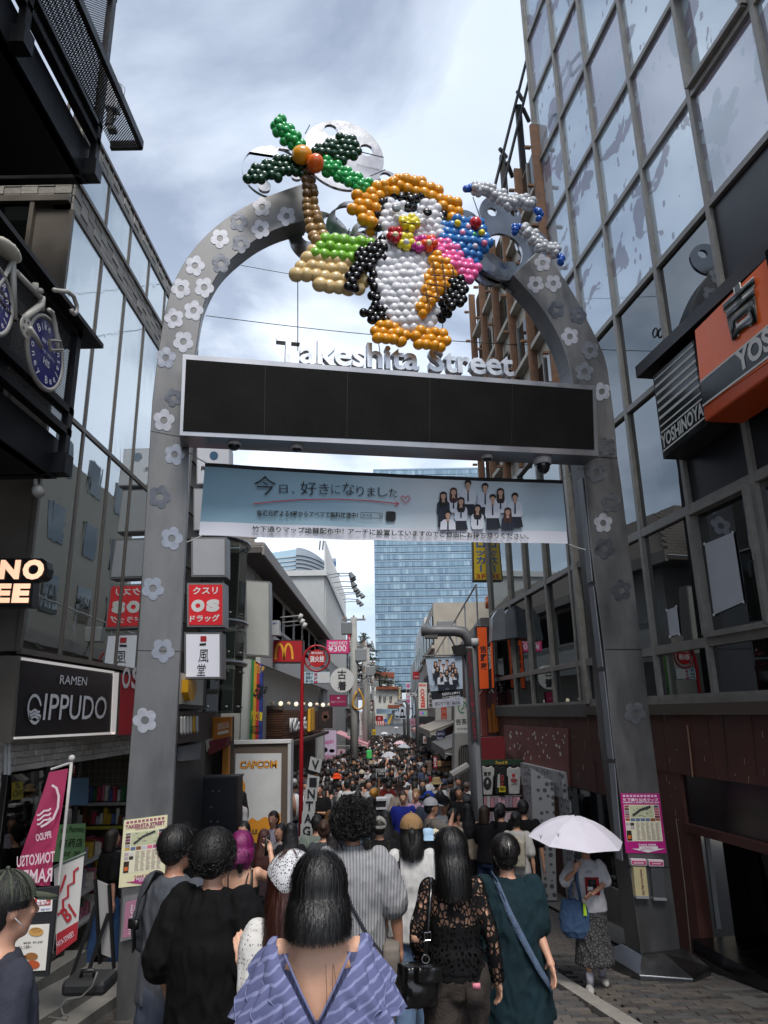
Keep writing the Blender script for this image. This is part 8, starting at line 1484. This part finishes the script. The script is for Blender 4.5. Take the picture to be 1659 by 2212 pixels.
BH=hairmat('#0c0a0b',.48);BH2=hairmat('#0f0d0d',.6)
n=Near('man in olive cap and dark grey tee at the bottom left corner',22,1888,2.7,-48,MAL);n.body(.012);n.top(cloth('#33353f'),loose=.035,hem=.8,seed=4);n.bottom(cloth('#1c1d22'));n.shoes()
n.hair(BH2,[strands(2500,'short',0,3,.0014,1.0,.003)],hair_core('short',.012,3));n.part('cap',HAT['cap'].copy(),cloth('#4c5145',.2,.5,.9,140));strap(n,[(-.13,-.12,1.25),(-.12,-.115,1.36),(-.11,-.02,1.435),(-.11,.1,1.34)],.045,cloth('#9a8c6e'));b=MB();b.tube([V((.078,-.02,1.6)),V((.082,.01,1.57)),V((.07,.05,1.53))],.002,5);n.part('mask_loop',b,WHITE)
n=Near('man in grey tee with glasses looking right beside the left pillar',384,1788,4.5,-30,MAL,1);n.body(.010,yaw=-30);n.top(cloth('#4b4e55',.2),loose=.03,hem=.8,seed=5);n.bottom(cloth('#16171b'));n.shoes()
hm=hairmat('#151414',.5);n.hair(hm,[strands(4000,'short',0,8,.0014,1.03),curls(1500,9,.1,.008,.001,1.61,-.6)],hair_core('short',.012,4,1.05))
strap(n,[(-.19,-.1,1.05),(-.16,-.14,1.2),(-.13,-.135,1.33),(-.115,-.04,1.44),(-.11,.09,1.36)],.055,plain('#101012'),'bag_strap');b=MB();b.box((-.165,-.145,1.2),.07,.02,.05);n.part('buckle',b,BLACK)
b=MB();P_=lambda x,y,z:V((0,.012,1.588))+Matrix.Rotation(R(-30),3,'Z')@V((x,y,z))
for s in(-1,1):b.tube([P_(s*.03+.024*math.cos(a*.7),.098,.002+.018*math.sin(a*.7))for a in range(10)],.0028,5);b.tube([P_(s*.055,.095,.004),P_(s*.078,0,.004)],.0028,5)
n.part('glasses',b,BLACK);b=MB();loft(b,[((.03,-.03,.62),.2,.15),((.02,-.01,.8),.195,.15),((0,0,.9),.19,.15)],20);n.part('tied_jacket',remesh(b,.018,2,.012,(9,9,6),3,'tied_jacket'),cloth('#3f4654'))
n=Near('man in oversized black tee with fluffy black hair, lower left centre',466,1803,4.0,-14,MAL);n.J['EL'],n.J['WL']=V((-.255,-.05,1.1)),V((-.25,.06,.88));n.J['ER'],n.J['WR']=V((.255,-.03,1.08)),V((.2,.17,1.0));n.body(.010,yaw=-22);n.top(cloth('#0b0b0d',.2,.3),loose=.06,hem=.66,sleeve=.5,slr=1.75,fold=.012,seed=6,belly=1.15);n.bottom(cloth('#0d0e12'),wide=1.15);n.shoes()
n.hair(BH2,[strands(5000,'short',0,5,.0018,1.22,.004),curls(3500,5,.118,.012,.0015,1.612,-.7)],hair_core('curly',.012,5,.82))
n=Near('woman with magenta hair and black camisole raising a phone',524,1798,6.3,-8,FEM,2);n.J['ER'],n.J['WR']=V((.27,.14,1.3)),V((.17,.3,1.5));n.body(.011,hands={'R':(V((-.3,.2,.9)),V((-1,0,.2)),V((-.2,-1,0)),.9,.92)})
n.part('camisole',remesh((lambda b:(torso(b,FEM,1,.012,.80,1.28),b)[1])(MB()),.013,2,.004,(9,9,5),3,'camisole'),cloth('#0c0c0e'));n.bottom(cloth('#121216'),'skirt',hem=.5)
for s in(-1,1):strap(n,[(s*.07,-.11,1.27),(s*.085,-.09,1.37),(s*.09,-.02,1.43),(s*.085,.09,1.33)],.012,BLACK)
mg=hairmat('#7a1a5c',.45);n.hair(mg,[strands(3000,'bob',.1,12,.002,1.05,.014,1.3)],hair_core('bob',.013,6,1.0));b=MB();b.ball((.05,-.12,1.54),(.06,.02,.05),12,8);b.ball((.03,-.125,1.47),(.03,.015,.07),10,8);n.part('hair_bow',b,BLACK);b=MB();b.box((.13,.33,1.55),.02,.1,.16);n.part('phone',b,DARK);n.shoes()
strap(n,[(.12,-.1,1.05),(.13,-.11,1.25),(.115,-.06,1.41),(.11,.06,1.4)],.03,BLACK,'bag_strap');b=MB();b.box((.19,-.12,.98),.12,.2,.24);n.part('handbag',remesh(b,.014,3,.004,(9,9,9),1,'handbag'),plain('#101013',rough=.35))
n=Near('woman with lace headscarf, auburn hair and white crochet top touching the black tee',630,1846,3.3,6,FEM,2);n.J['EL']=n.loc(548,2150,3.25);n.J['WL']=n.loc(526,2088,3.5);n.J['SL']=V((-.15,0,1.385));up=(n.loc(515,2012,3.58)-n.J['WL']).normalized()
n.body(.0065,hands={'L':(up,V((1,.1,.25)),V((.1,1,0)),.12,.95)});cro=lace_mat('crochet','#c9c7c4',85,.3,rnd_=.35);n.top(cro,loose=.03,hem=.9,sleeve=.44,slr=1.6,fold=.006,seed=7);n.part('undershirt',remesh((lambda b:(torso(b,FEM,1,.006,.80,1.36),b)[1])(MB()),.014,2,0),cloth('#b5b0ac'));n.bottom(cloth('#6f7290'),'skirt',hem=.2);n.shoes('#bdbab6')
au=hairmat('#37180f',.42);n.hair(au,[strands(6000,'long',.42,21,.0018,1.05,.012,.6)],hair_core('long',.012,7,1.03))
b=MB();hd=V((0,-.012,1.615));nu_,nv_=26,12
for j in range(nv_+1):
 for i in range(nu_+1):
  a=R(-150)+R(300)*i/nu_;drop=1.25+.75*math.exp(-((i/nu_-.5)/.16)**2);t_=drop*j/nv_;b.v.append(hd+V((math.sin(a)*math.sin(t_)*.116,-math.cos(a)*math.sin(t_)*.133,math.cos(t_)*.122)))
b.f=[(j*(nu_+1)+i,j*(nu_+1)+i+1,(j+1)*(nu_+1)+i+1,(j+1)*(nu_+1)+i)for j in range(nv_)for i in range(nu_)];b.m=[0]*len(b.f);n.part('lace_scarf',b,lace_mat('scarf_lace','#c3c3c6',110,.2,rnd_=.7))
n=Near('woman with long black hair in lavender ruffled dress, front centre',690,1851,2.75,3,FEM,2);n.J['EL'],n.J['WL']=V((-.25,-.02,1.12)),V((-.23,.1,.9));n.J['ER'],n.J['WR']=V((.25,-.02,1.12)),V((.23,.1,.9));n.body(.010)
lav=band_mat('lavender_stripe','#595d80','#7a7fa2',9,(0,0,1),.84,.5,2.0);lav2=band_mat('lavender_body','#575b7e','#686c90',22,(1,0,0),.55,0,.4)
def vback(p):return not(p.y<-.0 and p.z>1.2+abs(p.x)*1.85 and p.z<1.6)and not(p.z>1.36 and abs(p.x)<.13)
b=MB();torso(b,FEM,1,.014,.80,1.45);n.part('bodice',remesh(b,.010,2,.004,(16,16,3),2,'bodice',keep=vback),lav2)
n.bottom(lav2,'skirt',hem=.15,wide=1.15)
for sd in(-1,1):b=MB();b.tube([V((sd*x_,-.128-.004*math.sin(x_*20)+max(0,x_-.06)*.35,1.192+x_*1.85))for x_ in(0,.02,.04,.06,.08,.1,.118)],.0045,6);n.part('neck_trim',b,plain('#6b6f94',rough=.85))
def ruffle(side,w_,off,zoff,amp,seed):
 rnd=random.Random(seed);b=MB();path=[V((side*.004,-.128,1.17)),V((side*.04,-.13,1.235)),V((side*.08,-.122,1.30)),V((side*.118,-.1,1.35)),V((side*.138,-.05,1.395)),V((side*.138,.03,1.40)),V((side*.12,.1,1.34)),V((side*.08,.13,1.25))]
 P=[]
 for i in range(len(path)-1):
  a,b0_,c_,d_=[path[max(0,min(len(path)-1,j))]for j in(i-1,i,i+1,i+2)]
  for s_ in range(16):t_=s_/16;P.append(.5*((2*b0_)+(c_-a)*t_+(2*a-5*b0_+4*c_-d_)*t_*t_+(3*b0_-a-3*c_+d_)*t_**3))
 n_=len(P);rows=9
 for i,p in enumerate(P):
  f=i/(n_-1);ww=w_*(.45+.75*math.sin(math.pi*min(1,f*1.15))**.7);out=V((side*(.62+.5*f),-.16+.25*f,-.5-.25*math.sin(f*3))).normalized();nn=V((side*.25,-.9+1.3*f,.42)).normalized()
  for j in range(rows):
   g_=j/(rows-1);wv=amp*g_**1.3*math.sin(i*.40+seed+.9*math.sin(i*.13+seed))*(.7+.5*math.sin(i*.23+seed));b.v.append(p+V((0,0,zoff))+out*ww*g_*(1+.05*math.sin(i*.36+seed*2))+nn*(off+.022*math.sin(g_*2.6)+wv)-V((0,0,.035*g_*g_)))
 b.f=[(i*rows+j,(i+1)*rows+j,(i+1)*rows+j+1,i*rows+j+1)for i in range(n_-1)for j in range(rows-1)];b.m=[0]*len(b.f)
 o=n.part('ruffle',b,lav);e=MB();e.tube([b.v[i*rows+rows-1]for i in range(n_)],.0014,5);n.part('ruffle_hem',e,plain('#7f84a8',rough=.8),o)
for sd in(-1,1):ruffle(sd,.17,.004,-.01,.02,1+sd);ruffle(sd,.115,.02,.0,.018,4+sd);ruffle(sd,.055,.03,.006,.012,7+sd)
for nm,s in(('L',-1),('R',1)):
 b=MB();S_,E_=n.J['S'+nm],n.J['E'+nm]
 for j in range(7):
  f=j/6;c_=S_.lerp(E_,-.05+f*.75);rr=.066+.035*f
  for i in range(25):a=2*math.pi*i/24;r_=rr+.009*f*math.sin(i*2.1+s);b.v.append(c_+V((r_*math.cos(a),r_*math.sin(a),0)))
 b.f=[(j*25+i,j*25+i+1,(j+1)*25+i+1,(j+1)*25+i)for j in range(6)for i in range(24)];b.m=[0]*len(b.f);n.part('sleeve',b,lav)
n.hair(BH,[strands(7500,'long',.135,31,.0016,1.08,.006,1.6)],hair_core('long',.011,8,1.06,1.485));n.shoes()
b=MB();[b.tube([V((.03+.03*math.sin(k),-.13,1.38)),V((.035+.02*k,-.135,1.28)),V((.03+.03*k,-.13,1.17-.02*k))],.0008,4)for k in range(3)];n.part('stray_hair',b,BH)
n=Near('man with curly black hair in navy and white striped shirt, centre',762,1740,5.2,0,MAL,1);n.J['ER'],n.J['WR']=V((.27,-.02,1.1)),V((.29,.0,.86));n.body(.010);n.top(band_mat('fine_stripe','#20263e','#b5b5b4',34,(1,0,0),.5,0,.6),loose=.05,hem=.74,sleeve=.44,slr=1.7,fold=.009,seed=8);b=MB();loft(b,[((0,-.012,1.43),.075,.07),((0,-.016,1.475),.068,.066)],20);n.part('collar',remesh(b,.01,2,0),band_mat('collar_stripe','#20263e','#b5b5b4',34,(1,0,0),.5));n.bottom(cloth('#26282e'),wide=1.1);n.shoes()
n.hair(BH2,[curls(9500,15,.135,.015,.0017,1.62,-.75)],hair_core('curly',.012,15,.92));strap(n,[(-.12,-.06,1.44),(-.08,-.14,1.33),(.0,-.165,1.15),(.1,-.165,.98),(.2,-.14,.86)],.016,plain('#2a2c36'),'bag_strap');b=MB();b.box((.24,-.06,.82),.1,.24,.2);n.part('crossbody_bag',remesh(b,.013,3,.005,(8,8,8),1,'bag'),cloth('#77706a'))
n=Near('woman in tan cap with ponytail and white tee, right of the striped shirt',888,1764,6.5,0,FEM);n.body(.012);n.top(cloth('#bdbcbb'),loose=.05,hem=.78,sleeve=.5,slr=1.6,seed=9);n.bottom(cloth('#5d7390'),wide=1.2);n.shoes('#8a8a88');o=n.part('cap',HAT['cap'].copy(),cloth('#8a6d4c',.2,.4,.9,150));o.scale=(1.06,1.06,1.1);o.location=(0,0,-.16)
n.hair(BH2,[strands(2500,'long',.2,41,.002,.96,.008,.2)],hair_core('pony',.012,9,.95));st_b=strap(n,[(-.14,-.13,.9),(-.13,-.165,1.05),(-.12,-.16,1.2),(-.115,-.13,1.33),(-.105,-.04,1.44)],.034,plain('#14131e'),'lettered_strap')
for k in range(3):
 me,x0,x1,y0,y1=text_mesh('MILKFED.',.02);kk=.13/(x1-x0)
 for v in me.vertices:xx,yy=(v.co.x-(x0+x1)/2)*kk,(v.co.y-(y0+y1)/2)*kk*1.1;v.co=(-.1245+yy*-1,-.1755+abs(.02)*k*.2,.98+k*.14+xx)
 me.materials.clear();n.part('lettering',me,plain('#b9b9c4',var=0),st_b)
n=Near('woman with long black hair in black lace top with a black handbag',972,1794,4.6,3,FEM,2);n.J['ER'],n.J['WR']=V((.23,-.03,1.1)),V((.26,.02,.86));n.J['EL'],n.J['WL']=V((-.24,-.03,1.12)),V((-.2,.1,.96));n.body(.0085);n.top(lace_mat('black_lace','#0c0b0d',42,.16),loose=.018,hem=.93,sleeve=.96,slr=1.25,fold=.004,seed=10,voxel=.010)
b=MB();torso(b,FEM,1,.018,.90,1.24);n.part('inner_top',remesh(b,.012,2,.005,(10,10,5),2,'inner_top'),cloth('#0a0a0c'));n.bottom(mat('#2e2621',.9,0,.3,7,.4,90),wide=1.35,fold=.011);n.shoes()
n.hair(BH,[strands(6000,'long',.24,51,.0017,1.05,.004,.9)],hair_core('long',.012,10,1.0,1.39));lea=mat('#0b0b0c',.25,0,.2,6,.25,14,spec=.6)
bag=thing('black_handbag','black leather shoulder handbag with silver ring hanging at the lace top','handbag',n.M@V((-.22,-.12,.84)));bagI=lambda x,y,z:n.M@V((x,y,z))
b=MB();b.box((0,0,0),.2,.12,.19);b.ball((0,-.06,-.01),(.085,.03,.08));b.box((.02,-.05,.07),.16,.1,.07);me=remesh(b,.009,3,.006,(9,9,9),4,'body');me.materials.append(lea);o=link('body',me,bag,bagI(-.245,-.13,.90));o.rotation_euler=(0,.12,.5)
b=MB();b.tube([bagI(-.2,-.14,1.0),bagI(-.185,-.155,1.12),bagI(-.165,-.15,1.28),bagI(-.145,-.11,1.39),bagI(-.13,-.02,1.435),bagI(-.13,.08,1.36)],.013,8);b.build('strap',lea,bag,True);b=MB();b.tube([bagI(-.195+.022*math.cos(a*.5),-.16,1.04+.022*math.sin(a*.5))for a in range(14)],.004,6);b.build('ring',steel('#b5b5b8',.2),bag);b=MB();b.tube([bagI(-.18+x,-.172,1.16+z)for x,z in((-.018,-.02),(.018,-.018),(.018,.022),(-.018,.02),(-.018,-.02))],.004,6);b.build('buckle',steel('#b5b5b8',.2),bag)
b=MB();b.box((.09,-.155,.83),.1,.012,.11);n.part('back_pocket',b,mat('#2a221e',.9,0,.3,9,.4,90));b=MB();b.box((.1,-.158,.89),.045,.01,.03);n.part('pocket_card',b,plain('#c9788a'))
n=Near('woman in long dark teal tee with a hair clip and denim strap, right of centre',1090,1806,5.0,-4,FEM);n.J['ER'],n.J['WR']=n.loc(1160,2005,4.95),n.loc(1188,2075,4.85);n.J['SR']=V((.165,0,1.385));n.J['SL']=V((-.165,0,1.385));hd_=(n.loc(1200,2125,4.8)-n.J['WR']).normalized();n.body(.0075,hands={'R':(hd_,V((-.35,.9,.1)),V((-.8,-.3,0)),.35,.98)})
n.top(cloth('#12262c',.2,.25),loose=.085,hem=.60,sleeve=.45,slr=1.9,fold=.013,seed=11,flare=.02);n.bottom(cloth('#0f1013'));n.shoes()
n.hair(hairmat('#120d0d',.42),[strands(5000,'short',0,61,.0014,1.04,.003),curls(120,62,.08,.018,.0007,1.55,-1.0)],hair_core('bun',.012,11,1.0));b=MB();b.tube([V((.012,-.155,1.70)),V((.014,-.165,1.65)),V((.01,-.152,1.58))],[.006,.008,.004],8);n.part('hair_clip',b,steel('#8d8a86',.3));strap(n,[(-.1,.02,1.465),(-.075,-.11,1.42),(-.02,-.175,1.28),(.07,-.205,1.1),(.16,-.195,.93),(.24,-.13,.8)],.042,mat('#4a5a72',.85,0,.4,30,.4,120),'denim_strap')
n=Near('woman in white printed tee and patterned skirt under a white umbrella',1262,1808,8.35,172,FEM);n.J['ER'],n.J['WR']=n.loc(1218,1905,8.3),n.loc(1243,1880,8.12);n.J['EL'],n.J['WL']=n.loc(1308,1905,8.3),n.loc(1282,1930,8.12)
n.body(.0085,yaw=0,nod=-8,hands={'R':(V((-.2,.1,1)),V((-.9,.2,.3)),V((-.3,1,0)),1.3,.95),'L':(V((.9,.3,-.4)),V((.2,.6,.7)),V((0,-.7,-.5)),.8,.95)});n.part('face_features',FACE)
n.top(cloth('#b9b8bc'),loose=.04,hem=.86,sleeve=.45,slr=1.6,fold=.008,seed=12);sk=bpy.data.materials.new('leopard');sk.use_nodes=True;t,p=nodes_of(sk);p.inputs['Roughness'].default_value=.9;tcn=nd(t,'ShaderNodeTexCoord');v=nd(t,'ShaderNodeTexVoronoi');v.feature='DISTANCE_TO_EDGE';v.inputs['Scale'].default_value=26;t.links.new(tcn.outputs['Object'],v.inputs['Vector']);cr=nd(t,'ShaderNodeValToRGB');cr.color_ramp.elements[0].color=(.012,.012,.013,1);cr.color_ramp.elements[1].color=(.085,.083,.085,1);cr.color_ramp.elements[0].position=.06;cr.color_ramp.elements[1].position=.16;t.links.new(v.outputs['Distance'],cr.inputs[0]);t.links.new(cr.outputs[0],p.inputs['Base Color'])
n.bottom(sk,'skirt',hem=.28,wide=.95,fold=.012);n.hair(BH2,[strands(500,'short',0,71,.004,1.02)],hair_core('short',.013,12,1.02))
for nm in 'LR':b=MB();b.tube([n.J['A'+nm]+V((0,0,-.02)),n.J['A'+nm]+V((0,.01,.13))],[.042,.045],12);n.part('sock',b,plain('#a5a3b0'));b=MB();b.ball(n.J['T'+nm]+V((0,-.06,0)),(.05,.13,.05),14,8);n.part('shoe',remesh(b,.012,1,.004,(20,20,20),1,'shoe'),plain('#a09d98'))
b=MB();b.box((-.03,.165,1.17),.17,.012,.2);pr_=n.part('shirt_print',b,plain('#8f1a22'));b=MB();b.box((-.03,.173,1.2),.1,.01,.1);n.part('print_patch',b,plain('#141416'),pr_);b=MB();b.box((.0,.176,1.14),.07,.01,.05);n.part('print_patch',b,plain('#c0c0c0'),pr_)
b=MB();[b.tube([V((s*.02+.018*math.cos(a*.7),.16,1.33+.016*math.sin(a*.7)))for a in range(10)],.002,4)for s in(-1,1)];n.part('sunglasses',b,plain('#5a4a3a'))
tb_=thing('denim_tote','blue denim tote bag with a lime ribbon carried by the umbrella woman','tote bag',n.M@V((.2,.12,.55)));b=MB();loft(b,[((.2,.1,.58),.12,.06),((.2,.1,.66),.19,.09),((.2,.1,.85),.2,.085),((.2,.1,1.0),.15,.06)],22);me=remesh(b,.014,3,.012,(8,8,6),2,'bag_body');me.materials.append(mat('#3c5678',.9,0,.2,9,.4,130));o=link('bag_body',me,tb_,(0,0,0));o.matrix_basis=Matrix.Translation(-ABS[tb_.name])@n.M
b=MB();b.tube([n.M@V(p)for p in((.12,.12,.98),(.15,.13,1.2),(.14,.07,1.42),(.135,-.03,1.43))],.016,8);b.tube([n.M@V(p)for p in((.27,.1,.98),(.22,.1,1.2),(.16,.03,1.43))],.014,8);b.build('handle',mat('#38506e',.9,0,.2,9),tb_,True)
b=MB();q=[n.M@V(p)for p in((.075,.2,1.0),(.105,.2,1.0),(.11,.21,.84),(.09,.212,.855),(.07,.21,.84))];b.prism(q,V((0,.006,0)));b.build('lime_ribbon',plain('#b4dc1e',rough=.4),tb_);b=MB();b.ball(n.M@V((.09,.205,1.01)),.025,8,6);b.build('charm',plain('#b0b0a8'),tb_,True)
um=umbrella('large white umbrella with small plant print held by the woman on the right',1243,1763,8.2,92,mat('#c3bfca',.75,0,.06,6),(6,4),group='umbrellas',shaft=.66,r=.5)
for k,(x,y)in enumerate(((1206,1802),(1168,1806))):
 f_=facing(x,7.84)
 for i in range(4):stroke('plant_print',f_,[(x,y+6),(x+(i-1.5)*1.5,y),(x+(i-1.5)*3.5,y-5+abs(i-1.5)*2)],.6,plain('#4a4a4a',var=0),um,0)
bpy.data.scenes.remove(_ts)
